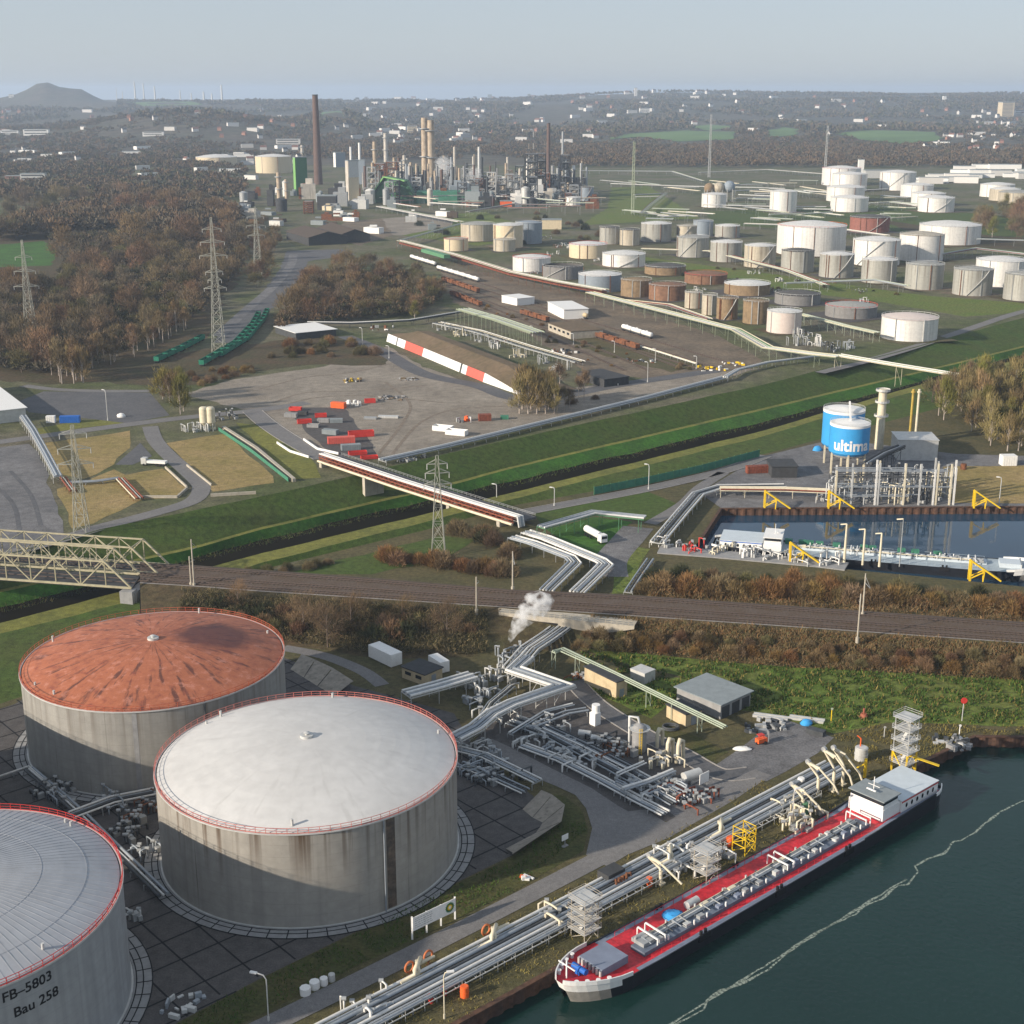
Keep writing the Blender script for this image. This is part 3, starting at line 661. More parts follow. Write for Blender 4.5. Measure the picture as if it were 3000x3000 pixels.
# ---------------------------------------------------------------- TANKER BARGE
def barge(label, org, rot, L=111.0, W=11.4, zw=-2.5, zd=.3, cols=None, seed=1, group=None):
    rn = random.Random(seed); t = E('tanker_barge', label, 'tanker barge', (0, 0, 0), group); B = W / 2
    def hw(x):      # half width of the hull along its length
        if x < 12: return B * (math.sin(min(1, (x + .35) / 12.35) * math.pi / 2) ** .62)
        if x > L - 5: return B * (1 - .32 * ((x - L + 5) / 5) ** 2)
        return B
    xs = [0, .3, .8, 1.6, 3, 4.8, 7, 9.5, 12, 20, 40, 60, 80, L - 5, L - 3.5, L - 2, L - .8, L]
    def shear(x): return 1.5 * max(0, 1 - x / 16) ** 1.3 + (.5 if x > L - 24 else 0)
    mb = MB(); lo, hi = [], []
    for x in xs:
        rake = 2.2 * max(0, 1 - x / 14)
        lo.append((x + rake, hw(x) * .94, zw - .6)); hi.append((x, hw(x), zd + shear(x)))
    mid = [(x0 * .35 + x1 * .65, y0 * .3 + y1 * .7, z0 * .35 + z1 * .65) for (x0, y0, z0), (x1, y1, z1) in zip(lo, hi)]
    for sg in (1, -1):
        f = lambda r: [(x, y * sg, z) for x, y, z in r]
        n = len(xs); V = f(lo) + f(mid) + f(hi)
        for row in (0, 1):
            for i in range(n - 1):
                mb.cm = 1 if (xs[i] < 9.5 and row == 1) else (2 if xs[i] < 7 else 0)
                mb.add([V[row * n + i], V[row * n + i + 1], V[(row + 1) * n + i + 1], V[(row + 1) * n + i]], [(0, 1, 2, 3)], True)
    mb.cm = 0; x0 = L
    mb.add([(L, hi[-1][1], hi[-1][2]), (L, -hi[-1][1], hi[-1][2]), (L, -lo[-1][1], lo[-1][2]), (L, lo[-1][1], lo[-1][2])], [(0, 1, 2, 3)])
    mb.cm = 1 ; mb.add([(0, hi[0][1], hi[0][2]), (0, -hi[0][1], hi[0][2]), mid[0][:1] + (-mid[0][1],) + mid[0][2:], mid[0]], [(0, 1, 2, 3)])
    hull = mb.build('hull', [cols['hull'], cols['bow'], cols['boot']], t)
    # bulwark strip along the edge, deck bands
    mb = MB()
    for sg in (1, -1):
        for i in range(len(xs) - 1):
            a, b = hi[i], hi[i + 1]
            up = .75 if xs[i] < 12 else (.7 if xs[i] > L - 26 else .12); ub = .75 if xs[i + 1] <= 12 else (.7 if xs[i + 1] > L - 20 else .12)
            mb.cm = 1 if (xs[i] < 12 or xs[i] > L - 20) else 0
            p = [(a[0], a[1] * sg, a[2]), (b[0], b[1] * sg, b[2])]
            mb.bar(Vector(p[0]) + Vector((0, 0, up / 2)), Vector(p[1]) + Vector((0, 0, ub / 2)), .22, max(up, ub))
    mb.build('bulwark', [cols['hull'], cols['bow']], hull)
    def band(nm, y0, y1, x0, x1, z, m):
        mb = MB(); pts = [(x0 + (x1 - x0) * i / 24, 0) for i in range(25)]
        for (xa, _), (xb, _) in zip(pts, pts[1:]):
            def cl(x, y): return max(-hw(x) + .1, min(hw(x) - .1, y))
            za, zb = z + shear(xa) * .8, z + shear(xb) * .8
            if x0 > 20: za = zb = z
            mb.quad((xa, cl(xa, y0), za), (xb, cl(xb, y0), zb), (xb, cl(xb, y1), zb), (xa, cl(xa, y1), za))
        return mb.build(nm, m, t)
    band('fore_deck', -B, B, .3, 17, zd - .02, cols['deck'])
    band('side_deck', -B, -B + 1.15, 14, L - 2, zd, cols['walk']); band('side_deck', B - 1.15, B, 14, L - 2, zd, cols['walk'])
    band('deck', -B + 1.15, B - 1.15, 17, L - 2, zd + .0, cols['deck'])
    band('stern_deck', -B, B, L - 24, L - .5, zd + .05, cols['walk'])
    mb = MB(); mb.box((17.5 + L - 26) / 2, -1.6, zd, L - 26 - 17.5, 3.3, .75); tk = mb.build('trunk', cols['trunk'], t)
    for k, y in enumerate((-1.2, -.7, -.25, .15)):
        mb = MB(); mb.cyl((19, y - .2, zd + 1.25), (L - 28, y - .2, zd + 1.25), (.16, .2, .13, .16)[k], n=7); mb.build('pipe', ('pipe_grey', 'pipe_white', 'pipe_grey', 'pipe_cream')[k], t)
    for k in range(26):
        x = 20 + k * (L - 48) / 25 + rn.uniform(-.7, .7)
        mb = MB(); mb.box(x, -.7, zd + .75, .15, 2.0, .35); mb.build('pipe_support', 'steel', t)
        if rn.random() < .55: mb = MB(); mb.box(x + rn.uniform(-.5, .5), -2.5, zd + .75, rn.uniform(.8, 1.4), .9, rn.uniform(.4, .9)); mb.build('hatch', rn.choice(('galv', 'steel', 'deck_grey')), t); mb = MB(); mb.cyl((x + 1.2, -3.2, zd + .75), (x + 1.2, -3.2, zd + 1.7), .18, n=8); mb.build('vent_post', 'white_paint', t)
        mb = MB(); mb.tube([(x + .6, -3.2, zd + 1.0), (x + .6, .8, zd + 1.0), (x + .6, 1.0, zd + .3)] if k % 4 == 1 else [(x + .4, -2.6, zd + 1.3), (x + .4, -.4, zd + 1.5), (x + 1.6, -.2, zd + 1.4)], .11, 6); mb.build('cross_pipe', rn.choice(('pipe_grey', 'steel', 'pipe_dark')), t)
        if k % 3 == 0: mb = MB(); mb.box(x + 1, -.5, zd + .7, rn.uniform(1, 2), .8, rn.uniform(.7, 1.1)); mb.build('locker', rn.choice(('galv', 'steel', 'pipe_cream')), t); mb = MB(); mb.cyl((x - .8, .1, zd + .7), (x - .8, .1, zd + 1.8), .2, n=8); mb.build('vent_post', 'galv', t)
    for x in (21, 23, 58, 60, 84, 85.5):
        mb = MB()
        mb.bar((x, -3.2, zd + 1.9), (x + .2, 1.9, zd + 1.9), .28, .22)
        for y in (-3.1, 1.8): mb.bar((x, y, zd), (x, y, zd + 1.9), .2, .2)
        mb.build('cross_gantry', 'white_paint', t)
    for sg in (1, -1):      # side rails
        mb = MB(); y = sg * (B - 1.2); px = list(np.arange(18, L - 27, 2.6))
        for a, b in zip(px, px[1:]):
            mb.bar((a, y, zd), (a, y, zd + 1.0), .07, .07); mb.bar((a, y, zd + 1.0), (b, y, zd + 1.0), .06, .06)
        mb.build('railing', cols['deck'], t)
    for sg in (1, -1):
        for x in (2.0, 3.6, 5.4, 7.4): 
            mb = MB(); y = sg * (hw(x) - .55); z = zd + shear(x) * .8; mb.cyl((x, y, z), (x, y, z + .7), .28, n=10); mb.cyl((x, y, z + .7), (x, y, z + .85), .4, n=10); mb.build('bollard', 'white_paint', t)
        for x in (30, 52, 74):
            mb = MB(); mb.cyl((x, sg * (B - .3), zd), (x, sg * (B - .3), zd + .8), .3, n=8); mb.cyl((x + 1.2, sg * (B - .3), zd), (x + 1.2, sg * (B - .3), zd + .8), .3, n=8); mb.box(x + .6, sg * (B + .05), zd - 1.1, 3, .3, 1.3); mb.build('mooring_bollard', 'black', t)
    # forecastle
    mb = MB(); mb.box(10.6, .0, zd + .3, 6.4, 5.6, 1.5); fb = mb.build('forecastle', cols['trunk2'], t)
    for k in range(7): mb = MB(); mb.cyl((7.2, -2.6 + k * .87, zd + .5), (7.2, -2.6 + k * .87, zd + 1.7), .25, n=8); mb.build('vent', 'galv', fb)
    mb = MB(); mb.cyl((4.8, -1.6, zd + 1.9), (4.8, 1.6, zd + 1.9), .55, n=12); mb.box(4.8, 0, zd + 1.0, 1.3, 1.0, .8); mb.build('winch', 'blue', t)
    mb = MB(); mb.bar((2.0, 0.3, zd + 1.2), (2.0, .3, zd + 4.6), .22); mb.bar((2.0, -1.7, zd + 3.6), (2.0, 2.3, zd + 3.6), .18); mb.bar((2, .3, zd + 4.2), (5.2, .3, zd + 2.0), .12); mb.build('jack_mast', 'white_paint', t)
    mb = MB(); mb.box(20.3, -.6, zd + .75, 3.6, 3.0, .7); mb.cyl((19, .2, zd + 1.4), (21, .2, zd + 1.4), .4, n=8); mb.build('pump_skid', 'steel', t)
    # wheelhouse and accommodation
    xa, xb = L - 16.5, L - 2.8; zb = zd + .3
    mb = MB(); mb.box((xa + xb) / 2, 0, zb, xb - xa, W - 2.2, 2.75); ac = mb.build('accommodation', 'white_paint', t)
    mb = MB(); mb.box((xa + xb) / 2, 0, zb + 2.75, xb - xa + .3, W - 1.9, .12); mb.build('accommodation_roof', cols['roof'], ac)
    mb = MB()
    for sg in (1, -1): mb.box((xa + xb) / 2, sg * (W / 2 - 1.08), zb + 2.25, xb - xa + .02, .06, .32)
    mb.build('stripe', cols['stripe'], ac)
    for sg in (1, -1):
        for k in range(6):
            mb = MB(); mb.lathe((0, 0, 0), [(.01, 0), (.45, 0)], 14); o = mb.build('window', 'glass_dark', ac, origin='raw'); o.rotation_euler = (R(90), 0, 0); o.scale = (.9, 1.25, 1); o.location = Vector((xa + 1.8 + k * 2.0, sg * (W / 2 - 1.07), zb + 1.3))
    xw = L - 22.8
    mb = MB(); mb.box(xw + 3.1, 0, zb, 6.2, W - 3.0, 2.6); mb.box(xw + 2.9, 0, zb + 2.6, 5.4, W - 3.4, .9); wh = mb.build('wheelhouse', 'white_paint', t)
    mb = MB(); mb.box(xw + 2.9, 0, zb + 3.5, 5.3, W - 3.5, 1.0); mb.build('window_band', 'glass_dark', wh)
    mb = MB(); mb.box(xw + 2.9, 0, zb + 4.5, 6.2, W - 2.6, .22); mb.build('wheelhouse_roof', cols['wroof'], wh)
    mb = MB(); mb.bar((xw + 2.5, 0, zb + 4.7), (xw + 2.5, 0, zb + 8.0), .14); mb.bar((xw + 2.5, -1.4, zb + 6), (xw + 2.5, 1.4, zb + 6), .1); mb.box(xw + 1.6, 0, zb + 5.2, .3, 2.2, .25); mb.build('radar_mast', 'white_paint', wh)
    mb = MB(); mb.cyl((L - 1.6, 2.2, zd + .4), (L - 1.6, 2.2, zd + 1.3), .45, n=10); mb.cyl((L - 1.6, -2.2, zd + .4), (L - 1.6, -2.2, zd + 1.3), .45, n=10); mb.build('stern_winch', 'black', t)
    for o in t.children: pass
    t.location = org; t.rotation_euler = (0, 0, rot); return t
mat('hull_black', (.018, .02, .026), .35, var=.2, scale=.3); mat('deck_red', (.58, .02, .035), .5, var=.3, scale=1.2, col2=(.46, .03, .04), amt=.5, scale2=.25, streak=.15); mat('deck_grey', (.19, .22, .29), .6, var=.1); mat('deck_pale', (.33, .39, .43), .6, var=.12); mat('deck_slate', (.13, .155, .20), .6, var=.25, scale=.6); mat('boot_grey', (.25, .235, .21), .5, var=.2); mat('roof_blue', (.52, .58, .62), .6, var=.06)
bt = barge('red decked tanker barge with white wheelhouse moored on the green river', Q(139.3, 144.5), QA, cols=dict(hull='hull_black', bow='white_paint', boot='boot_grey', deck='deck_red', walk='deck_grey', trunk='deck_slate', trunk2='deck_grey', roof='roof_blue', wroof='roof_grey', stripe='red_paint'))
# things lying on the barge deck
def onb(x, y, z): return Vector(bt.location) + QD * x + QN * y + Vector((0, 0, z))
def blob(name, c, d, m, label, cat, n=10):
    mb = MB(); mb.sphere((0, 0, 0), 1, n); mb.v = [(c[0] + v[0] * d[0] + random.uniform(-.1, .1) * d[0], c[1] + v[1] * d[1] + random.uniform(-.1, .1) * d[1], c[2] + max(-.05, v[2]) * d[2]) for v in mb.v]
    return one(name, mb, m, label, cat)
blob('tarpaulin', onb(30.5, 1.7, .4), (2.2, 2.0, 1.1), 'sky_blue', 'crumpled bright blue tarpaulin on the red deck of the barge', 'tarpaulin')
mb = MB(); mb.cyl(onb(34, 1.6, 1.3), onb(37, 1.6, 1.3), .75, n=14); one('drum_tank', mb, 'galv', 'silver horizontal drum beside the blue tarpaulin on the barge', 'drum')
# ================================================================ FOREGROUND: PIPES, PLANT, BUILDINGS
def pipe_rack(name, label, pts, mats, rad=.22, gap=.75, post=6.0, pm='steel', cat='pipe rack', posts=True, ht=None, group=None, beam=.18, deck=None):
    """pts: centre line in metres at pipe height"""
    t = E(name, label, cat, (pts[0].x, pts[0].y, 0), group); n = len(mats); w = gap * (n - 1)
    for k, m in enumerate(mats):
        r = rad * (1, .75, 1.2, .85, 1.1)[k % 5]; mb = MB()
        mb.tube([p + Vector((0, 0, r)) for p in offs(pts, w / 2 - k * gap)], r, 8); mb.build('pipe', m, t)
    mb = MB(); z0 = ht if ht is not None else 0
    for p, d in along(pts, post):
        nn = Vector((-d.y, d.x, 0)).normalized(); a, b = p + nn * (w / 2 + .4), p - nn * (w / 2 + .4)
        mb.bar(a - Vector((0, 0, .12)), b - Vector((0, 0, .12)), beam * 1.3, .24)
        if posts and p.z > z0 + .4:
            for q in (a, b): mb.bar((q.x, q.y, z0), (q.x, q.y, p.z - .1), beam, beam)
            if p.z - z0 > 3: mb.bar((a.x, a.y, z0 + .5), (b.x, b.y, p.z - .6), beam * .6)
    for p, q in zip(pts, pts[1:]): mb.bar(p - Vector((0, 0, .12)), q - Vector((0, 0, .12)), .14, .2)
    if pts[0].z > z0 + 2.5:
        for s in (1, -1):
            l = offs(pts, s * (w / 2 + .4))
            for p, q in zip(l, l[1:]): mb.bar(p - Vector((0, 0, .15)), q - Vector((0, 0, .15)), .16, .3)
    mb.build('frame', pm, t)
    if deck:
        mb = MB(); l = offs(pts, w / 2 + .9)
        for p, q in zip(l, l[1:]): mb.bar(p, q, .9, .08)
        mb.build('catwalk', deck, t)
    return t
QP = [Q(s, c, 1.1) for s, c in ((92, 159.5), (150, 159.5), (240, 160.5))]
pipe_rack('pipe_rack', 'long low bundle of white and grey pipes along the river quay', QP, ['pipe_white', 'pipe_grey', 'pipe_grey', 'pipe_dark', 'pipe_grey', 'pipe_white', 'pipe_grey', 'pipe_grey'], .33, .92, 5)
mb = MB()
for k in range(60): mb.bar(Q(95 + k * 2.2, 155.3, 1.2), Q(95 + k * 2.2, 156.3, 1.2), .12, .1)
for c in (155.3, 156.3): mb.bar(Q(95, c, 1.25), Q(227, c, 1.25), .12, .16); mb.bar(Q(95, c, 2.2), Q(227, c, 2.2), .06, .06)
for k in range(34):
    for c in (155.3, 156.3): mb.bar(Q(95 + k * 4, c, 0), Q(95 + k * 4, c, 2.2), .08, .08)
one('catwalk', mb, 'galv', 'narrow steel catwalk with handrails on the river side of the pipes', 'catwalk')
def expansion_loop(s, c0, c1, label, m='pipe_cream', h=2.6, w=3.0, n=2):
    t = E('pipe_loop', label, 'pipe loop', Q(s, c0)); 
    for k in range(n):
        d = k * .8; mb = MB(); mb.tube([Q(s - 3 + d, c0 + d * .3, 1.5), Q(s + d, c0, 1.6), Q(s + d, c0, h - d * .4), Q(s + w - d, c1, h - d * .4), Q(s + w - d, c1, 1.6), Q(s + w + 3 - d, c1, 1.5)], .28, 8); mb.build('pipe', m, t)
    mb = MB(); mb.bar(Q(s, c0, 0), Q(s, c0, 1.5), .2); mb.bar(Q(s + w, c1, 0), Q(s + w, c1, 1.5), .2); mb.build('support', 'steel', t)
for px, py, lb in ((1440, 2760, 'cream pipe loop on the quay pipes nearest the sign board'), (1215, 2860, 'cream pipe loop on the quay pipes beside the orange hose rings'), (1960, 2520, 'cream pipe loop on the quay pipes between two grey towers'), (2110, 2440, 'cream pipe loop on the quay pipes by the yellow ladder tower')):
    s, c = sc_of(px, py, 1.5); expansion_loop(s, c, c + 2.2, lb)
mat('hose_orange', (.48, .15, .06), .7, var=.2)
def ringreel(px, py, label):
    p = G(px, py); t = E('hose_ring', label, 'hose ring', p); mb = MB()
    P = [p + QD * (.9 * math.cos(a)) * 1 + Vector((0, 0, 1.7 + 1.0 * math.sin(a))) for a in np.linspace(0, 6.2832, 15)]; mb.tube(P, .2, 6); mb.build('hose', 'hose_orange', t)
    mb = MB(); mb.bar(p, p + Vector((0, 0, .9)), .2); mb.bar(p - QD * .6, p + QD * .6, .25, .15); mb.build('stand', 'rust', t)
ringreel(1200, 2858, 'orange hose ring beside quay pipes, nearer the bollards'); ringreel(1255, 2825, 'orange hose ring between a fellow ring and the sign board'); ringreel(1424, 2748, 'orange hose ring opposite the white sign board')
def lattice_tower(name, label, p, w, h, m, levels=4, decks=True, plat='galv', cat='access tower', d=None):
    t = E(name, label, cat, p); d = d or w; mb = MB(); C = [p + QD * (i * w / 2) + QN * (j * d / 2) for i, j in ((-1, -1), (1, -1), (1, 1), (-1, 1))]
    for q in C: mb.bar(q, q + Vector((0, 0, h)), .16)
    for k in range(levels):
        z0, z1 = h * k / levels, h * (k + 1) / levels
        for i in range(4):
            a, b = C[i], C[(i + 1) % 4]; mb.bar(a + Vector((0, 0, z1)), b + Vector((0, 0, z1)), .12); mb.bar(a + Vector((0, 0, z0)), b + Vector((0, 0, z1)), .09)
    mb.build('frame', m, t)
    if decks:
        for k in range(1, levels + 1):
            z = h * k / levels; mb = MB(); mb.box(p.x, p.y, z, w + .9, d + .9, .08, QA); mb.build('platform', plat, t)
            mb = MB(); E4 = [p + QD * (i * (w / 2 + .45)) + QN * (j * (d / 2 + .45)) for i, j in ((-1, -1), (1, -1), (1, 1), (-1, 1))]
            for i in range(4):
                a, b = E4[i], E4[(i + 1) % 4]
                for zz in (.55, 1.05): mb.bar(a + Vector((0, 0, z + zz)), b + Vector((0, 0, z + zz)), .06)
                mb.bar(a + Vector((0, 0, z)), a + Vector((0, 0, z + 1.05)), .06)
            mb.build('railing', m, t)
        mb = MB()
        for k in range(levels):
            z0, z1 = h * k / levels, h * (k + 1) / levels; a = p + QD * (-w / 2 + .4) * (1 if k % 2 else -1); b = p - QD * (-w / 2 + .4) * (1 if k % 2 else -1)
            mb.bar(a + Vector((0, 0, z0)), b + Vector((0, 0, z1)), .7, .1)
        mb.build('stair', 'galv', t)
    return t
mat('tower_beige', (.42, .38, .31), .7, var=.2)
lattice_tower('stair_tower', 'beige stair tower on the quay beside the bow of the barge', Q(*sc_of(1712, 2745)), 3.4, 8.0, 'tower_beige', 4)
lattice_tower('stair_tower', 'beige stair tower on the quay halfway along the barge', Q(*sc_of(2066, 2575)), 3.2, 6.5, 'tower_beige', 3)
lattice_tower('gangway_tower', 'yellow ladder tower on the quay beside an orange drum', Q(*sc_of(2178, 2492)), 3.2, 5.5, 'yellow', 3, False)
gt = lattice_tower('gangway_tower', 'tall grey stair tower on yellow legs behind the wheelhouse', Q(*sc_of(2645, 2262)), 3.6, 13.5, 'galv', 5)
mb = MB(); p = Q(*sc_of(2645, 2262))
for i in (-1, 1):
    for j in (-1, 1): q = p + QD * i * 1.85 + QN * j * 1.85; mb.bar(q, q + Vector((0, 0, 5.4)), .34)
for i in (-1, 1): mb.bar(p + QD * i * 1.85 - QN * 1.85 + Vector((0, 0, .3)), p + QD * i * 1.85 + QN * 1.85 + Vector((0, 0, 5.2)), .25)
mb.bar(p + Vector((0, 0, 4.5)), p + QD * 3 - QN * 7 + Vector((0, 0, 3.2)), .9, .14)
mb.build('leg', 'yellow', gt)
def loading_arm(px, py, label, h=8, m='pipe_cream', reach=7.0):
    s, c = sc_of(px, py); t = E('loading_crane', label, 'loading arm', Q(s, c)); mb = MB()
    mb.cyl(Q(s, c), Q(s, c, h * .55), .38, n=10); mb.box(*Q(s, c), 1.4, 1.4, .4, QA); mb.build('riser', m, t)
    mb = MB(); mb.tube([Q(s, c, h * .55), Q(s + .3, c + .6, h * .62), Q(s - .6, c + 2.2, h), Q(s - .4, c - .5, h * .95)], .26, 8); mb.bar(Q(s - .6, c + 2.8, h + .3), Q(s - .4, c, h * .9), .3, .5); mb.build('upper_arm', m, t)
    mb = MB(); mb.tube([Q(s - .4, c - .4, h * .93), Q(s + .2, c - reach * .55, h * .55), Q(s + .5, c - reach * .7, 2.0)], .22, 8); mb.build('lower_arm', m, t)
    mb = MB(); mb.cyl(Q(s - .8, c + 2.6, h + .2), Q(s - .2, c + 2.6, h + .2), .6, n=12); mb.build('counterweight', 'steel', t)
for (px, py, h), lb in zip(((2395, 2330, 7), (2440, 2318, 9), (2468, 2300, 8), (2350, 2385, 6)), ('cream loading arm at the head of the quay pipes, nearest the green drum', 'tallest cream loading arm at the head of the quay pipes', 'cream loading arm closest to the yellow post on the quay', 'short cream loading arm on the quay by the lamp pole')): loading_arm(px, py, lb, h)
loading_arm(1935, 2590, 'cream loading arm beside the rusty pump skid', 5.0)
# rusty skid and dark cabin
s, c = sc_of(1810, 2600); t = E('pump_skid', 'rusty copper pump skid in front of a black cabin on the quay', 'pump skid', Q(s, c)); mb = MB()
for i in range(5): mb.cyl(Q(s - 1.5 + i * .7, c - 1, .3), Q(s - 1.5 + i * .7, c - 1, random.uniform(1.8, 3.4)), .25, n=8); mb.tube([Q(s - 2 + i, c - 1.6, .8), Q(s - 1 + i, c - .4, 2.2), Q(s + i * .6, c + .6, 1.4)], .18, 6)
mb.box(*Q(s, c - .8), 4.5, 2.6, .35, QA); mb.build('pump', 'rust', t); mb = MB(); mb.box(*Q(s + .6, c + 2.4), 4.5, 3.0, 2.6, QA); mb.build('cabin', 'roof_dark', t)
def drum(px, py, r, h, m, label, z=0):
    p = G(px, py, z); mb = MB(); mb.cyl(p, p + Vector((0, 0, h)), r, n=14); mb.cyl(p + Vector((0, 0, h)), p + Vector((0, 0, h + .12)), r * .85, n=14); mb.cyl(p + Vector((0, 0, h * .48)), p + Vector((0, 0, h * .52)), r * 1.06, n=14); return one('drum', mb, m, label, 'drum')
drum(1361, 2920, .75, 2.0, 'orange', 'orange drum standing on the quay verge beside the lamp post'); drum(1262, 2938, .45, 1.5, 'red_paint', 'small red drum under the quay pipes'); drum(1302, 2915, .4, 1.5, 'red_paint', 'small red drum beside the quay lamp post')
drum(2138, 2478, .75, 2.0, 'orange', 'orange drum standing beside the yellow ladder tower'); drum(1902, 2596, .6, 1.8, 'orange', 'orange drum beside the rusty pump skid'); drum(2356, 2385, .75, 2.6, 'green_steel', 'green drum between the loading arms'); drum(2346, 2304, .8, 2.0, 'white_paint', 'white drum on the verge behind the loading arms')
drum(2522, 2225, 1.5, 3.0, 'galv', 'silver vessel with red pipe beyond the loading arms'); mb = MB(); p = G(2518, 2222); mb.tube([p + Vector((0, 0, 3)), p + Vector((0, 0, 5)), p + Vector((-.8, .3, 5.6))], .15); one('vent_pipe', mb, 'orange', 'bent orange vent pipe over the silver vessel', 'pipe')
mb = MB(); p = G(2533, 2278); mb.cyl(p, p + Vector((0, 0, 4.6)), .35, n=10); mb.tube([p + Vector((0, 0, 3.4)), p + Vector((-2.6, -.6, 2.4))], .16); one('mooring_post', mb, 'yellow', 'yellow post with side arm behind the loading arms', 'post')
for i, (px, py) in enumerate(((895, 2912), (922, 2894), (949, 2884), (972, 2873))):
    p = G(px, py); mb = MB(); mb.cyl(p, p + Vector((0, 0, 1.3)), (.95, .9, .7, .6)[i], n=8); mb.cyl(p + Vector((0, 0, 1.3)), p + Vector((0, 0, 1.35)), .5, n=8); one('bollard', mb, 'white_paint' if i < 3 else 'galv', ('largest white drum in the row on the grass by the quay road', 'white drum second in the row on the grass by the quay road', 'small white drum in the row on the grass by the quay road', 'small grey drum ending the row by the quay road')[i], 'drum')
def lamp(px, py, ytop, label, m='galv', arm=None, head='white_paint', r=.10, z=0, dirx=None):
    p = G(px, py, z); h = ZAT(p.y, ytop) - z; t = E('street_lamp', label, 'street lamp', p, 'street lamps'); a = Vector(arm or (-1.5, .3, 0)); mb = MB()
    mb.cyl(p, p + Vector((0, 0, .9)), r * 1.8, n=8); mb.tube([p + Vector((0, 0, .9)), p + Vector((0, 0, h * .9)), p + a * .25 + Vector((0, 0, h * .98)), p + a + Vector((0, 0, h))], r, 6); mb.build('post', m, t)
    mb = MB(); q = p + a * 1.2 + Vector((0, 0, h - .05)); d = a.normalized(); mb.bar(q - d * .6, q + d * .6, .5, .22); mb.build('lamp_head', head, t); return t
lamp(787, 2992, 2856, 'bent street lamp on the grass below the white tank', arm=(-1.8, .6, 0)); lamp(1302, 2985, 2848, 'street lamp standing in the quay verge before the pipes', 'pipe_cream', (.9, .2, 0)); lamp(2320, 2425, 2310, 'lamp post on the quay edge by the green drum', arm=(.6, .1, 0))
# sign board
def sign_board():
    p0, p1 = G(1208, 2753), G(1333, 2693); d = (p1 - p0).normalized(); L = (p1 - p0).length; nrm = Vector((d.y, -d.x, 0)); h = ZAT(p0.y, 2688); zb = h * .40
    t = E('sign_board', 'white sign board on four posts with a round green and yellow flower emblem', 'sign', p0); ang = math.atan2(d.y, d.x)
    for k in range(4):
        q = p0.lerp(p1, k / 3); mb = MB(); mb.bar(q, q + Vector((0, 0, h + (.15 if k in (0, 3) else -.1))), .32, .2); mb.build('post', 'white_paint', t)
    c = p0.lerp(p1, .5) + nrm * .2; mb = MB(); mb.box(c.x, c.y, zb, L, .12, h - zb, ang); mb.build('panel', 'white_paint', t)
    def flat(nm, polys, m, o):
        mb = MB()
        for P in polys: mb.add([p0 + d * x + nrm * (.27 + o) + Vector((0, 0, z)) for x, z in P], [tuple(range(len(P)))])
        return mb.build(nm, m, t)
    cx, cz = L * .86, (zb + h) / 2; R0 = (h - zb) * .40
    def star(n, r0, r1, ph=0): return [[(cx + (r0 if i % 2 else r1) * math.cos(math.pi * i / n + ph), cz + (r0 if i % 2 else r1) * math.sin(math.pi * i / n + ph)) for i in range(2 * n)]]
    flat('emblem', star(18, R0 * .84, R0), 'green_steel', .0); flat('emblem', star(18, R0 * .66, R0 * .82, .17), 'grass_bright', .006); flat('emblem', star(18, R0 * .4, R0 * .62), 'yellow', .012); flat('emblem', star(9, R0 * .18, R0 * .36), 'white_paint', .018)
    rn = random.Random(3)      # illegible lines of small print
    for k in range(5):
        z = h - (h - zb) * (.16 + .16 * k); x = L * .05; P = []
        while x < L * (.44 - .05 * (k % 2)):
            w = rn.uniform(.25, .7); P.append([(x, z - .11), (x + w, z - .11), (x + w, z), (x, z)]); x += w + .16
        flat('print_line', P, 'steel', .0)
sign_board()
# ---------------------------------------------------------------- buildings given by three base corners
def base3(p0, p1, p2, z=0.0):
    a, b, c = G(*p0, z), G(*p1, z), G(*p2, z); u = (b - a); v = (c - b)
    v = v - u.normalized() * v.dot(u.normalized())       # square the corner
    return a, u, v
def house(name, label, cat, p0, p1, p2, h, wall, roof, windows=0, door=True, eave=.3, gable=0.0, z=0.0, group=None, wm='glass_dark', rt=.25):
    a, u, v = base3(p0, p1, p2, z); L, W = u.length, v.length; ang = math.atan2(u.y, u.x); un, vn = u.normalized(), v.normalized()
    t = E(name, label, cat, a + (u + v) / 2, group); c = a + (u + v) / 2
    mb = MB(); mb.box(c.x, c.y, z, L, W, h, ang)
    if gable:
        for s in (0, 1): q = a + u * s; mb.quad(q + Vector((0, 0, h)), q + v + Vector((0, 0, h)), q + v / 2 + Vector((0, 0, h + gable)))
    mb.build('wall', wall, t)
    mb = MB()
    if gable:
        e0, e1 = a - un * eave - vn * eave, a + v - un * eave + vn * eave; rg = a + v / 2 - un * eave; uu = un * (L + 2 * eave); dz = Vector((0, 0, h + .05)); rz = Vector((0, 0, h + gable + .05)); k = gable * eave / (W / 2); th = Vector((0, 0, .18))
        for e in (e0, e1):
            A = [e + dz - Vector((0, 0, k)), e + uu + dz - Vector((0, 0, k)), rg + uu + rz, rg + rz]; mb.add(A + [q + th for q in A], [(0, 1, 2, 3), (4, 5, 6, 7), (0, 1, 5, 4), (1, 2, 6, 5), (3, 0, 4, 7)])
    else: mb.box(c.x, c.y, z + h, L + 2 * eave, W + 2 * eave, rt, ang)
    mb.build('roof', roof, t)
    if windows:
        for k in range(windows):
            q = a + u * ((k + .6) / (windows + .2)) - vn * .04; mb = MB(); mb.box(q.x, q.y, z + h * .45, L / windows * .5, .1, h * .3, ang); mb.build('window', wm, t)
    if door:
        q = a + u + v * .5 + un * .04; mb = MB(); mb.box(q.x, q.y, z, .1, min(1.6, W * .4), min(2.2, h * .75), ang); mb.build('door', 'pipe_grey', t)
    return t
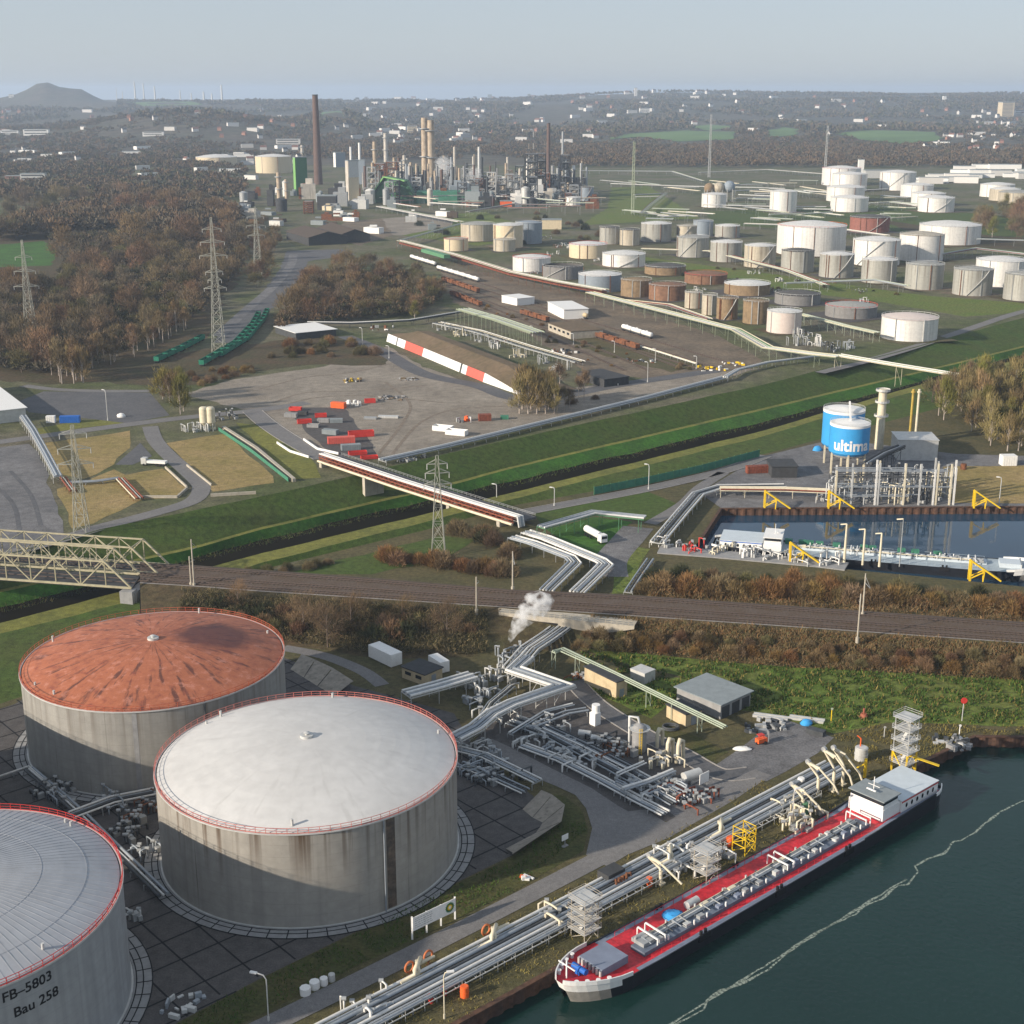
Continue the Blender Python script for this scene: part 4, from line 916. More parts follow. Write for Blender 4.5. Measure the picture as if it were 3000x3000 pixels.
def container(label, p0, p1, p2, h, m, group='containers', z=0, name='container', cat='container'):
    a, u, v = base3(p0, p1, p2, z); t = E(name, label, cat, a + (u + v) / 2, group); ang = math.atan2(u.y, u.x); L, W = u.length, v.length; c = a + (u + v) / 2; un, vn = u.normalized(), v.normalized()
    mb = MB(); mb.box(c.x, c.y, z + .15, L, W, h - .15, ang)
    for k in range(int(L / .6)):      # corrugation
        for s in (-.02, 1.0):
            q = a + un * (.3 + k * .6) + v * (1 if s > 0 else 0) + vn * s * .02; mb.box(q.x, q.y, z + .25, .25, .06, h - .4, ang)
    mb.build('body', m, t); mb = MB(); q = a + u + v / 2 + un * .03
    for s in (-.25, .25): w_ = q + vn * W * s; mb.box(w_.x, w_.y, z + .3, .06, W * .46, h - .5, ang)
    mb.build('door', m, t); return t
container('large white container standing on steel legs below the railway bank', (1080, 1925), (1146, 1957), (1170, 1942), 3.6, 'white_paint')
container('smaller white container beside the dark flat roofed hut', (1255, 1952), (1290, 1975), (1311, 1964), 3.2, 'white_paint')
house('hut', 'low brick hut with dark flat roof between two white containers', 'hut', (1178, 1985), (1245, 2010), (1290, 1985), 3.0, 'beige', 'roof_dark', 2)
house('shed', 'long beige shed behind the green pipe bridge', 'shed', (1712, 2000), (1805, 2047), (1832, 2034), 4.4, 'beige', 'roof_dark', 0)
house('workshop', 'grey flat roofed workshop with open bays on the grass', 'workshop', (1982, 2056), (2110, 2108), (2192, 2066), 3.9, 'concrete_grey', 'roof_grey', 0, False, .6)
t = bpy.data.objects['workshop']; a, u, v = base3((1982, 2056), (2110, 2108), (2192, 2066)); un = u.normalized()
for k in range(3):
    q = a + u + v * ((k + .5) / 3) + un * .05; mb = MB(); mb.box(q.x, q.y, 0.02, .12, v.length / 3 * .72, 3.0, math.atan2(u.y, u.x)); mb.build('bay_door', 'roof_dark', t)
house('pump_house', 'small beige pump house with dark roof under the green pipe bridge', 'pump house', (1952, 2100), (2008, 2130), (2046, 2110), 3.2, 'beige', 'roof_dark', 0)
house('equipment_cabinet', 'pair of silver cabinets at the end of the beige shed', 'cabinet', (1846, 1990), (1888, 2006), (1918, 1992), 2.8, 'galv', 'galv', 0, False, .05)
# underpass wall below the railway
def wall_prism(name, label, cat, pxpts, zpts, th, m):
    P = [G(x, y, z) for (x, y), z in zip(pxpts, zpts)]; d = (P[1] - P[0]); d.z = 0; n = Vector((-d.y, d.x, 0)).normalized() * th
    mb = MB(); k = len(P); mb.add(P + [p + n for p in P], [tuple(range(k)), tuple(range(k, 2 * k))] + [(i, (i + 1) % k, (i + 1) % k + k, i + k) for i in range(k)]); return one(name, mb, m, label, cat)
b0, b1 = G(1452, 1862, 0), G(1850, 1905, 0); d = (b1 - b0).normalized(); nb = Vector((-d.y, d.x, 0)); Lb = (b1 - b0).length
t = E('underpass', 'pale concrete underpass in the railway bank where the pipes pass', 'underpass', b0); mb = MB()
def bw(f, z, o=0): return b0 + d * (Lb * f) + nb * (3.2 + o) + Vector((0, 0, z))
mb.add([bw(.28, .0), bw(.50, 0), bw(1, 4.9), bw(1, 5.8), bw(0, 5.8), bw(0, 4.9)], [(0, 1, 2, 3, 4, 5)]); mb.add([bw(0, 5.8), bw(1, 5.8), bw(1, 5.8, 5), bw(0, 5.8, 5)], [(0, 1, 2, 3)]); mb.build('wall', 'concrete', t)
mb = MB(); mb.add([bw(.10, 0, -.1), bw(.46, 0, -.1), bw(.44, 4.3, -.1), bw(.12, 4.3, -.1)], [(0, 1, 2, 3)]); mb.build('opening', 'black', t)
mb = MB()
for k in range(25): mb.bar(bw(k / 24, 5.8), bw(k / 24, 7.1), .12)
for z in (6.4, 7.05): mb.bar(bw(0, z), bw(1, z), .1)
mb.build('railing', 'concrete', t)
# elevated racks
wp = ['pipe_white', 'pipe_grey', 'pipe_white', 'pipe_grey', 'pipe_white']
def zp(px, z): return [G(x, y, z) for x, y in px]
pipe_rack('pipe_rack', 'raised zigzag pipe bridge from the white tank to the underpass', zp([(1332, 2163), (1392, 2132), (1440, 2092), (1500, 2062), (1650, 2012), (1505, 1962), (1545, 1925)], 4.6), ['pipe_white', 'pipe_grey', 'pipe_grey', 'pipe_grey', 'pipe_white'], .3, .85, 8, 'galv')
pipe_rack('pipe_rack', 'slanting bundle of white pipes coming out of the underpass', zp([(1500, 1960), (1552, 1900), (1600, 1868), (1650, 1832)], 3.2), ['pipe_white', 'pipe_grey', 'pipe_white', 'pipe_white', 'pipe_grey', 'pipe_white'], .24, 1.0, 7, 'steel')
pipe_rack('pipe_rack', 'broad raised pipe rack behind the white tank rail', zp([(1190, 2035), (1290, 2008), (1385, 1980)], 3.6), wp, .34, 1.0, 8, 'galv')
pipe_rack('pipe_rack', 'pale blue pipe rack at the foot of the white tank', zp([(1340, 2195), (1420, 2215), (1575, 2290)], 1.6), ['pipe_white', 'pipe_grey', 'pipe_grey', 'pipe_white'], .22, .8, 6, 'steel')
pipe_rack('pipe_bridge', 'thin pale green pipe bridge slanting over the sheds', zp([(1622, 1910), (1648, 1902), (1800, 1972), (1950, 2045), (2125, 2130)], 4.6), ['pale_green', 'pale_green'], .2, .7, 9, 'pale_green', 'pipe bridge')
pipe_rack('pipe_rack', 'dark ground pipes between the red roofed tank and the white tank', zp([(85, 2255), (185, 2340), (250, 2400), (330, 2480), (480, 2625)], 1.2), ['pipe_grey', 'pipe_white', 'pipe_dark'], .3, .9, 6, 'steel')
pipe_rack('pipe_rack', 'pair of pale walkway pipes leading under the white tank', zp([(210, 2390), (330, 2345), (455, 2320)], 1.6), ['pipe_white', 'pipe_grey', 'pipe_dark', 'pipe_white'], .26, .95, 6, 'steel')
pipe_rack('pipe_rack', 'bent thin pipe on the paving left of the red roofed tank', zp([(-40, 2290), (85, 2248), (140, 2295), (250, 2385)], 1.0), ['pipe_white'], .22, .8, 6, 'steel')
def valves(label, cx, cy, n, spread, m='galv', seed=0, hmax=2.6):
    """a compact cluster of valves, risers and bent small pipes on one skid"""
    rn = random.Random(seed); p = G(cx, cy); t = E('valve_station', label, 'valve station', p); m2 = MB()
    for k in range(n):
        q = p + QD * rn.uniform(-spread, spread) + QN * rn.uniform(-spread * .7, spread * .7); h = rn.uniform(.8, hmax)
        a = QD if rn.random() < .5 else QN; e = q + a * rn.uniform(-4, 4); mb = MB(); mb.tube([q, q + Vector((0, 0, h)), (q + e) / 2 + Vector((0, 0, h + .1)), e + Vector((0, 0, h)), e], rn.uniform(.13, .24), 6); pp = mb.build('small_pipe', m, t)
        mb = MB(); mb.cyl(q + Vector((-.4, 0, h + .1)), q + Vector((.4, 0, h + .1)), .38, n=8); mb.build('valve', 'steel', pp)
        if k % 3 == 0: mb = MB(); mb.box(q.x + 1, q.y, 0, rn.uniform(.8, 1.8), rn.uniform(.8, 1.5), rn.uniform(.8, 1.6), QA); mb.build('pump', 'steel', t)
valves('grey valves and short pipes on the paving under the red roofed tank', 250, 2330, 14, 7, 'pipe_grey', 1); valves('dark valves on the paving between all three big tanks', 400, 2420, 12, 6, 'pipe_dark', 2)
for i, (px, py, m) in enumerate(((300, 2372, 'pipe_grey'), (350, 2455, 'pipe_dark'), (430, 2375, 'rust'), (200, 2310, 'galv'), (455, 2490, 'pipe_grey'), (130, 2330, 'pipe_dark'))): valves(('grey pipework behind the pipes between the big tanks', 'dark pipework left of the white tank foot', 'rusty pipework under the walkway pipes', 'pale pipework at the foot of the rusty roofed tank', 'grey pipework beside the white tank foot', 'dark pipework above the red rail of the lettered tank')[i], px, py, 10, 5, m, 140 + i, 2.4)
valves('pale valve cluster on the paving beside the lettered tank', 105 + 300, 2690, 5, 1.6, 'galv', 3, 1.6); valves('blue grey valve station right of the white tank', 1420, 2250, 22, 6, 'pipe_grey', 4); valves('dense grey valve station where the zigzag bridge begins', 1440, 2010, 26, 8, 'galv', 5, 3.6); valves('valve cluster beneath the slanting underpass pipes', 1500, 1930, 16, 6, 'pipe_grey', 6, 3)
valves('small valves under the green pipe bridge by the hose coil', 1700, 1985, 6, 2, 'rust', 7, 1.5)
valves('white valves and risers at the end of the quay pipes', 2330, 2400, 26, 6, 'pipe_cream', 8, 3.6); valves('valves on the quay pipes near the yellow ladder tower', 2010, 2520, 24, 7, 'pipe_white', 9, 3); valves('valves on the quay beside the beige bow tower', 1600, 2690, 10, 4, 'pipe_cream', 10, 2.6); valves('valves and hoses at the near end of the quay pipes', 1090, 2960, 12, 4, 'pipe_white', 11, 2.6); valves('rusty red valve manifold at the end of the process area', 2030, 2345, 18, 4.5, 'pipe_rust', 12, 2.4)
# process area between the roads
def prack(lb, px, mats, z=.9, **k): return pipe_rack('pipe_rack', lb, zp(px, z), mats, k.pop('rad', .24), k.pop('gap', .85), 5, 'steel', **k)
prack('widest row of low pipes crossing the process area', [(1500, 2110), (1620, 2150), (1800, 2245), (1990, 2350)], ['pipe_white', 'pipe_grey', 'pipe_dark', 'pipe_white', 'pipe_grey', 'pipe_dark', 'pipe_grey'])
prack('row of low white pipes on the road side of the process area', [(1530, 2185), (1640, 2225), (1760, 2285), (1870, 2345), (1950, 2385)], ['pipe_white', 'pipe_white', 'pipe_grey', 'pipe_white'])
prack('row of dark pipes behind the process vessels', [(1570, 2125), (1660, 2090), (1720, 2080)], ['pipe_grey', 'pipe_dark', 'pipe_grey'], 1.2)
prack('raised white pipe crossing the low pipe rows', [(1825, 2315), (1900, 2292), (1975, 2260)], ['pipe_white', 'pipe_grey'], 2.4, rad=.34)
prack('short white pipe run beside the process vessel', [(1810, 2270), (1855, 2250), (1890, 2235)], ['pipe_white', 'pipe_white'], 1.8)
prack('steep pipe pair at the back of the process area', [(1495, 2150), (1600, 2085), (1680, 2065)], ['pipe_white', 'pipe_grey'], 1.4)
prack('dark pipe row in the middle of the process area', [(1600, 2130), (1700, 2175), (1800, 2225), (1850, 2250)], ['pipe_dark', 'pipe_grey', 'pipe_dark', 'pipe_grey', 'pipe_white'], 1.5, rad=.18, gap=.6)
prack('dark pipe row below the white info board', [(1880, 2330), (1960, 2295), (2030, 2330)], ['pipe_dark', 'pipe_rust', 'pipe_grey'], 1.0)
prack('stacked small pipes at the foot of the zigzag bridge', [(1395, 2130), (1440, 2060), (1500, 2010)], ['pipe_grey', 'pipe_white', 'pipe_dark', 'pipe_grey'], 2.0, rad=.16, gap=.6)
prack('second blue grey pipe row beneath the white tank', [(1345, 2240), (1430, 2270), (1540, 2320)], ['pipe_grey', 'pipe_dark', 'pipe_grey', 'pipe_white'], 1.0, rad=.2)
for i, (cx, cy, m) in enumerate(((1385, 2275, 'pipe_grey'), (1470, 2290, 'pipe_dark'), (1380, 2200, 'galv'), (1600, 2140, 'pipe_grey'), (1690, 2215, 'galv'), (1760, 2190, 'pipe_dark'), (1850, 2300, 'pipe_grey'), (1900, 2345, 'galv'), (1400, 2060, 'pipe_grey'), (1460, 2090, 'galv'))): valves(('pale blue valves by the lower pipes right of the white tank', 'dark valves at the tip of the blue grey pipe rack', 'valves right under the pipe bridge at the white tank', 'valves at the top of the dark pipe row', 'small valves left of the process vessel', 'dark pumps behind the process vessel', 'grey valves under the raised white pipe', 'valves where the low pipe rows end', 'grey pipework under the broad raised rack', 'pale pipework under the zigzag bridge')[i], cx, cy, 10, 4, m, 300 + i, 2.2)
for i, (cx, cy) in enumerate(((1560, 2175), (1650, 2200), (1720, 2245), (1800, 2220), (1930, 2240), (1960, 2300))): valves(('grey valves at the upper corner of the process area', 'valve skid beside the silver boxes', 'valves between the low pipe rows', 'rusty valves in front of the process vessel', 'valves at the foot of the looped pipes', 'valves beside the silver horizontal tank')[i], cx, cy, 12, 3.6, ('galv', 'pipe_grey', 'pipe_white', 'rust', 'pipe_cream', 'pipe_grey')[i], 20 + i, 2.2)
p = G(1872, 2200); t = E('process_vessel', 'upright grey process vessel with yellow ladder in the process area', 'vessel', p); mb = MB(); h = hgt(1872, 2200, 2118)
mb.lathe(p, [(1.5, .0), (1.7, .8), (1.7, h - 1.2), (1.2, h - .5), (.3, h)], 20); mb.build('body', 'concrete_grey', t); mb = MB(); q = p + Vector((.1, -2.0, 0))
for s in (-.3, .3): mb.bar(q + Vector((s, 0, 0)), q + Vector((s, 0, h - .6)), .1)
for k in range(int(h / .4)): mb.bar(q + Vector((-.3, 0, k * .4)), q + Vector((.3, 0, k * .4)), .06)
mb.build('ladder', 'yellow', t); mb = MB(); mb.tube([p + Vector((0, 0, h - .3)), p + Vector((-.4, .4, h + 1.2)), p + Vector((-2.2, 1, h + 1.2)), p + Vector((-2.2, 1, .2))], .28, 8); mb.lathe(p, [(1.7, h - 1.3), (2.5, h - 1.3), (2.5, h - 1.2)], 20, False); mb.build('overhead_pipe', 'galv', t)
for i, (px, py, hh) in enumerate(((1955, 2220, 4.5), (1985, 2235, 5.5), (1925, 2190, 4.5))):
    p = G(px, py); mb = MB(); mb.tube([p, p + Vector((0, 0, hh * .8)), p + QD * .6 + Vector((0, 0, hh)), p + QD * 1.6 + Vector((0, 0, hh * .9)), p + QD * 1.9], .42, 10); one('looped_pipe', mb, 'pipe_cream', ('cream looped pipe nearest the process vessel', 'tallest cream looped pipe beside the process vessel', 'cream looped pipe behind the process vessel')[i], 'pipe')
p = G(1743, 2122); t = E('dosing_unit', 'white and blue dosing unit on the process area', 'dosing unit', p); mb = MB(); mb.box(p.x, p.y, 0, 1.9, 1.9, 3.2, QA); mb.build('cabinet', 'white_paint', t); mb = MB(); q = p + QD * .97; mb.box(q.x, q.y, .8, .08, 1.5, 2.0, QA); mb.build('door', 'blue', t); mb = MB(); mb.cyl(p + Vector((.2, .4, 3.2)), p + Vector((.2, .4, 5)), 1.0, n=14); mb.build('tank', 'white_paint', t)
for i, (px, py) in enumerate(((1713, 2160), (1750, 2175))): p = G(px, py); mb = MB(); mb.cyl(p + Vector((-1.4, .4, 1)), p + Vector((1.4, -.5, 1)), .85, n=14); mb.box(p.x, p.y, 0, 2.2, 1.2, .5, -.3); one('silver_tank', mb, 'galv', ('silver horizontal tank nearer the dosing unit', 'silver horizontal tank nearer the process vessel')[i], 'tank')
p = G(2030, 2290); mb = MB(); mb.cyl(p + Vector((-2.2, -1.0, 1.5)), p + Vector((1.6, 1.4, 1.5)), 1.15, n=16); mb.box(p.x, p.y, 0, 2.6, 1.4, .7, QA); one('horizontal_tank', mb, 'galv', 'large silver tank lying beside the white panel', 'tank')
p = G(2062, 2305); t = E('info_board', 'blank white board at the corner of the process area', 'sign', p); mb = MB(); mb.box(p.x, p.y, 1.0, 3.0, .15, 2.4, QA); mb.build('panel', 'white_paint', t); mb = MB(); mb.bar(p - QD, p - QD + Vector((0, 0, 1)), .15); mb.bar(p + QD, p + QD + Vector((0, 0, 1)), .15); mb.build('post', 'steel', t)
p = G(1655, 2480); t = E('info_board', 'small white notice board on the grass bend by the tank court', 'sign', p); mb = MB(); mb.box(p.x, p.y, 1.5, 1.7, .12, 1.2, QA); mb.build('panel', 'white_paint', t); mb = MB(); mb.bar(p, p + Vector((0, 0, 1.5)), .2); mb.box(p.x, p.y, 0, 1.4, .7, .25, QA); mb.build('post', 'concrete_grey', t)
# bund slabs at the ends of the tank court
def bund(label, tops, bots, z1):
    t = E('bund_wall', label, 'bund wall', G(*bots[0])); mb = MB(); A = [G(x, y, z1) for x, y in tops]; B = [G(x, y, .03) for x, y in bots]
    for i in range(len(A) - 1):
        a, b, c, e = B[i], B[i + 1], A[i + 1], A[i]; k = .02
        mb.quad(a.lerp(b, k), b.lerp(a, k), c.lerp(e, k), e.lerp(c, k)); mb.quad(A[i], A[i + 1], A[i + 1] + (A[i + 1] - B[i + 1]) * .12 , A[i] + (A[i] - B[i]) * .12)
    mb.build('slab', 'bund', t); return t
bund('sloping concrete bund at the right tip of the tank court', [(1580, 2320), (1612, 2335), (1648, 2363), (1637, 2410), (1500, 2500)], [(1530, 2370), (1560, 2395), (1590, 2410), (1570, 2440), (1480, 2487)], 1.6)
bund('sloping concrete bund behind the red roofed tank', [(880, 1920), (920, 1938), (970, 1962), (1030, 2000)], [(850, 1960), (890, 1985), (930, 2010), (980, 2040)], 1.6)
# yard odds and ends
def junk(label, px, py, n, spread, mats, seed, cat='scrap heap', name='scrap_heap', hm=1.2):
    rn = random.Random(seed); p = G(px, py); mb = MB()
    for k in range(n): mb.cm = rn.randrange(len(mats)); mb.box(p.x + rn.uniform(-spread, spread), p.y + rn.uniform(-spread, spread) * .8, 0, rn.uniform(.5, 2.6), rn.uniform(.3, 1.2), rn.uniform(.2, hm), rn.uniform(0, 3.1))
    o = one(name, mb, mats, label, cat); return o
junk('heap of grey scrap on the yard beside the grass', 2255, 2125, 22, 3.2, ['steel', 'galv', 'pipe_dark'], 3); junk('heap of dark scrap behind the orange forklift', 2215, 2140, 12, 2.4, ['pipe_dark', 'steel'], 5); junk('heap of pale stones at the corner of the river quay', 2790, 2180, 30, 4, ['galv', 'concrete_grey', 'pipe_dark'], 6, 'rubble', 'rubble_heap'); junk('row of grey crates at the corner of the tank court', 540, 2950, 14, 4.0, ['galv', 'pipe_grey'], 8, 'crates', 'crate_stack'); junk('orange and white barrier pieces on the grass by the road', 1542, 2575, 4, .8, ['orange', 'white_paint'], 9, 'barrier', 'road_barrier', .8)
blob('cover', G(2362, 2122), (1.5, 1.2, 1.4), 'sky_blue', 'bright blue cover over a crate at the yard edge', 'cover'); mb = MB(); p = G(2390, 2150); mb.box(p.x, p.y, 0, 4.2, 2, 1.2, -.6); one('skip', mb, 'pipe_dark', 'dark skip at the edge of the yard beside the blue cover', 'skip')
p = G(2230, 2178); t = E('forklift', 'orange forklift parked on the yard', 'forklift', p); mb = MB(); mb.box(p.x, p.y, .4, 2.6, 1.4, 1.0, .5); mb.build('body', 'orange', t); mb = MB()
for i in (-.9, .9):
    for j in (-.7, .7): mb.cyl(p + Vector((i, j - .1, .4)), p + Vector((i, j + .1, .4)), .42, n=10)
mb.build('wheel', 'black', t); mb = MB(); mb.box(p.x - .2, p.y, 2.2, 1.5, 1.3, .12, .5)
for i in (-.6, .5):
    for j in (-.5, .5): mb.bar(p + Vector((i, j, 1.4)), p + Vector((i, j, 2.2)), .1)
mb.build('cab', 'red_paint', t); mb = MB(); mb.bar(p + Vector((1.5, .4, .2)), p + Vector((1.5, .4, 3.2)), .2); mb.bar(p + Vector((1.6, -.2, .2)), p + Vector((1.6, -.2, 3.2)), .2); mb.build('mast', 'steel', t)
blob('small_boat', G(2175, 2196), (2.3, 1.0, .8), 'white_paint', 'white upturned boat lying on the edge of the yard', 'boat')
p = G(2530, 2102); mb = MB(); mb.cyl(p, p + Vector((0, 0, 1.1)), 1.1, .7, n=10); mb.cyl(p + Vector((0, 0, 1.1)), p + Vector((0, 0, 2.4)), .3, n=8); one('marker', mb, 'tile', 'red and white marker standing on the river meadow', 'marker')
for i, (px, py, yt) in enumerate(((2818, 2112, 2052), (2810, 2156, 2125), (2435, 2112, 2076), (2590, 2160, 2130))):
    p = G(px, py); h = ZAT(p.y, yt); t = E('sign_post', ('pole with a red disc on the river meadow', 'short white pole at the quay corner', 'yellow green hose stand at the yard edge', 'grey post at the start of the stair tower path')[i], 'post', p); mb = MB(); mb.cyl(p, p + Vector((0, 0, h)), .12, n=8); mb.build('post', ('galv', 'white_paint', 'yellow', 'galv')[i], t)
    mb = MB(); mb.cyl(p + Vector((0, -.1, h)), p + Vector((0, -.18, h)), .8 if i == 0 else .3, n=14); mb.build('disc', ('red_paint', 'white_paint', 'pale_green', 'galv')[i], t)
for i, (px, py) in enumerate(((2370, 2112), (2265, 2105))): mb = MB(); p = G(px - 60, py - 5); mb.bar(p + Vector((0, 0, .4)), p + Vector((8, -2.6, .4)), .7, .6); mb.bar(p + Vector((.5, 1.2, .4)), p + Vector((8.5, -1.4, .4)), .6, .5); one('pipe_stack', mb, 'galv', ('stack of long grey pipes on the yard beside the blue cover', 'stack of long grey pipes behind the scrap heap')[i], 'pipe stack')
p = G(1965, 2135); mb = MB(); P = [p + Vector((1.9 * math.cos(a), 1.5 * math.sin(a), .25)) for a in np.linspace(0, 6.283, 20)]; mb.tube(P, .25, 6); mb.tube([q + Vector((0, 0, .4)) for q in P], .25, 6); one('hose_coil', mb, 'pipe_dark', 'coiled black hose lying on grass by the pump house', 'hose')
# steam plume
def steam():
    m = bpy.data.materials.new('steam'); m.use_nodes = True; N = m.node_tree.nodes; L = m.node_tree.links; N.remove(N['Principled BSDF'])
    v = N.new('ShaderNodeVolumePrincipled'); geo = N.new('ShaderNodeNewGeometry'); n = N.new('ShaderNodeTexNoise'); n.inputs['Scale'].default_value = .5; n.inputs['Detail'].default_value = 5; L.new(geo.outputs['Position'], n.inputs['Vector'])
    r = N.new('ShaderNodeMapRange'); r.inputs[1].default_value = .45; r.inputs[2].default_value = .68; r.inputs[4].default_value = .85; L.new(n.outputs['Fac'], r.inputs[0]); L.new(r.outputs[0], v.inputs['Density']); v.inputs['Color'].default_value = (.99, .99, .99, 1); v.inputs['Absorption Color'].default_value = (1, 1, 1, 1); v.inputs['Density Attribute'].default_value = ''
    L.new(v.outputs[0], N['Material Output'].inputs['Volume']); MT['steam'] = m
    mb = MB(); p = G(1490, 1905)
    ax = [(0, .6, .5), (.8, 3.0, 1.3), (2.2, 6.0, 2.2), (4.4, 9.0, 3.0), (7.2, 11.6, 3.6), (10.0, 13.2, 3.0), (11.8, 13.8, 1.2)]
    n = 10; V = []
    for x, z, r_ in ax:
        for j in range(n):
            a = 2 * math.pi * j / n; k = r_ * random.uniform(.8, 1.2); V.append((p.x + x - k * math.cos(a) * .6, p.y + k * math.sin(a), p.z + 1.5 + z + k * math.cos(a) * .8))
    fs = [((i + 1) * n + j, (i + 1) * n + (j + 1) % n, i * n + (j + 1) % n, i * n + j) for i in range(len(ax) - 1) for j in range(n)]
    fs += [tuple(range(n)), tuple(range((len(ax) - 1) * n, len(ax) * n))[::-1]]
    mb.add(V, fs, True); o = mb.build('steam', 'steam'); tag(o, 'white steam plume drifting from pipes before the underpass', 'steam', kind='stuff')
steam()
# ================================================================ MIDDLE: BRIDGES, PYLONS, DOCK, YARDS
def truss_bridge(label, e0, e1, length, zb, hgt_, panel):
    """e0, e1: bottom ends (right hand) of the near and the far truss"""
    t = E('truss_bridge', label, 'railway bridge', (e0.x, e0.y, zb - 1.2), 'steel truss railway bridges'); up = Vector((0, 0, hgt_))
    rd = (T1[2] - T1[0]); rd.z = 0; d = -rd.normalized(); n = int(length / panel)
    A, Bq = [], []
    for e, acc in ((e0, A), (e1, Bq)):
        mb = MB(); b = [e + d * panel * i for i in range(n + 1)]; acc.extend(b)
        top = [b[i] + d * panel * 0 + up for i in range(1, n)]
        mb.bar(b[0], b[-1], .45, .6); mb.bar(top[0], top[-1], .4, .45)
        for i in range(1, n): mb.bar(b[i], b[i] + up, .3, .3)
        mb.bar(b[0], top[0], .5, .5); mb.bar(b[-1], top[-1], .5, .5)
        for i in range(1, n - 1):
            if i % 2: mb.bar(top[i - 1], b[i + 1], .3, .3)
            else: mb.bar(b[i], top[i], .3, .3)
        mb.build('truss', 'truss_paint', t)
    mb = MB()
    for i in range(1, n):
        mb.bar(A[i] + up, Bq[i] + up, .25)
        if i < n - 1: mb.bar(A[i] + up, Bq[i + 1] + up, .16)
    mb.build('wind_bracing', 'truss_paint', t)
    mb = MB(); a0, a1, b0, b1 = A[0], A[-1], Bq[0], Bq[-1]; w = (b0 - a0) * .06
    V = [a0 + w, a1 + w, b1 - w, b0 - w]; mb.add([q + Vector((0, 0, -.3)) for q in V] + [q + Vector((0, 0, -.9)) for q in V], [(0, 1, 2, 3), (7, 6, 5, 4), (0, 1, 5, 4), (2, 3, 7, 6), (1, 2, 6, 5), (3, 0, 4, 7)]); mb.build('deck', 'roof_dark', t)
    mb = MB()
    for f in (.38, .62):
        mb.bar(a0.lerp(b0, f), a1.lerp(b1, f), .16, .2)
    mb.build('rail', 'rail', t)
    return t
mat('pylon_grey', (.36, .36, .31), .6, var=.2)
mat('truss_paint', (.38, .345, .235), .6, var=.2)
e = [G(385, 1723, 5.8), G(411, 1682, 5.8), G(462, 1680, 5.8), G(495, 1654, 5.8)]
pn = (G(252, 1704, 5.8) - e[0]).length / 2; rdl = (T1[2] - T1[0]).normalized(); hh = ZAT((e[0] - rdl * pn).y, 1645) - 5.8
truss_bridge('nearest of two beige steel truss bridges over the canal', e[0], e[1], 92, 5.8, hh, pn); truss_bridge('farther of two beige steel truss bridges over the canal', e[2], e[3], 92, 5.8, hh, pn)
mb = MB()
for q in (e[0], e[3]): mb.box(q.x - 1, q.y, -1, 4, 3.4, 6.2, math.atan2(rdl.y, rdl.x))
c = (e[0] + e[3]) / 2; mb.box(c.x - 1, c.y, -1, 3, (e[3] - e[0]).length, 5.6, math.atan2(rdl.y, rdl.x) ); one('bridge_abutment', mb, 'concrete_grey', 'grey concrete abutment under the ends of the truss bridges', 'abutment')
# lattice pylons
def pylon(label, px, py, ytop, bw, arms, m='pylon_grey', tw=.9, th=.2, name='pylon', group=None, z=0):
    p = G(px, py, z); h = ZAT(p.y, ytop) - z; t = E(name, label, 'pylon' if name == 'pylon' else 'mast', p, group); mb = MB(); n = max(5, int(h / 5))
    def w(f): return bw / 2 * (1 - f) ** 1.15 + tw / 2 * (1 - (1 - f) ** 1.15)
    lv = [p + Vector((0, 0, h * k / n)) for k in range(n + 1)]
    def cs(k): q = w(k / n); return [lv[k] + Vector((i * q, j * q, 0)) for i, j in ((-1, -1), (1, -1), (1, 1), (-1, 1))]
    for k in range(n):
        a, b = cs(k), cs(k + 1); s = th * (1 - .5 * k / n)
        for i in range(4):
            mb.bar(a[i], b[i], s); mb.bar(a[i], b[(i + 1) % 4], s * .6); mb.bar(a[(i + 1) % 4], b[i], s * .6); mb.bar(b[i], b[(i + 1) % 4], s * .5)
    mb.build('tower', m, t)
    for f, L in arms:
        z = h * (1 - f); mb = MB(); q = p + Vector((0, 0, z)); ww = w(1 - f)
        for s in (-1, 1):
            tip = q + Vector((s * L, s * L * .18, 0))
            for j in (-1, 1): mb.bar(q + Vector((s * ww, j * ww, 0)), tip, th * .8); mb.bar(q + Vector((s * ww, j * ww, 1.4)), tip, th * .6)
        mb.build('cross_arm', m, t)
        for s in (-1, 1):
            mb = MB(); tip = q + Vector((s * L * .95, s * L * .17, 0)); mb.cyl(tip, tip - Vector((0, 0, 1.8)), .14, n=6); mb.build('insulator', 'galv', t)
    return t
pylon('lattice pylon rising beside the pipe bridge between canal and railway', 1285, 1627, 1335, 4.4, ((.08, 3.4), (.17, 4.0), (.28, 4.6)))
pylon('tall lattice pylon with six cross arms beside the green wagons', 642, 1030, 637, 7.0, ((.085, 5.5), (.18, 7), (.28, 8), (.40, 5), (.46, 4), (.52, 6.5)), th=.27)
pylon('lattice pylon standing in the brown wood at the small green field', 93, 995, 703, 6.5, ((.17, 5), (.31, 6.5), (.46, 7.5)), th=.26)
pylon('lattice pylon on the dead grass beside the service road', 240, 1556, 1245, 4.4, ((.08, 4.6), (.22, 5.6), (.36, 6)))
pylon('lattice pylon among the trees by the coal yard road', 757, 805, 605, 7, ((.15, 7), (.28, 8), (.42, 7)), th=.3)
mat('mast_green', (.30, .34, .24), .6, var=.1)
pylon('slim pale lattice mast on the grass before the refinery pipes', 1853, 627, 415, 3.2, (), 'mast_green', 2.2, .5, 'mast'); pylon('slim lattice mast rising behind the round spheres', 2077, 520, 335, 3.6, (), 'steel', 2.2, .5, 'mast'); pylon('slim lattice mast behind the white far tanks', 2417, 505, 368, 3.6, (), 'steel', 2.4, .5, 'mast')
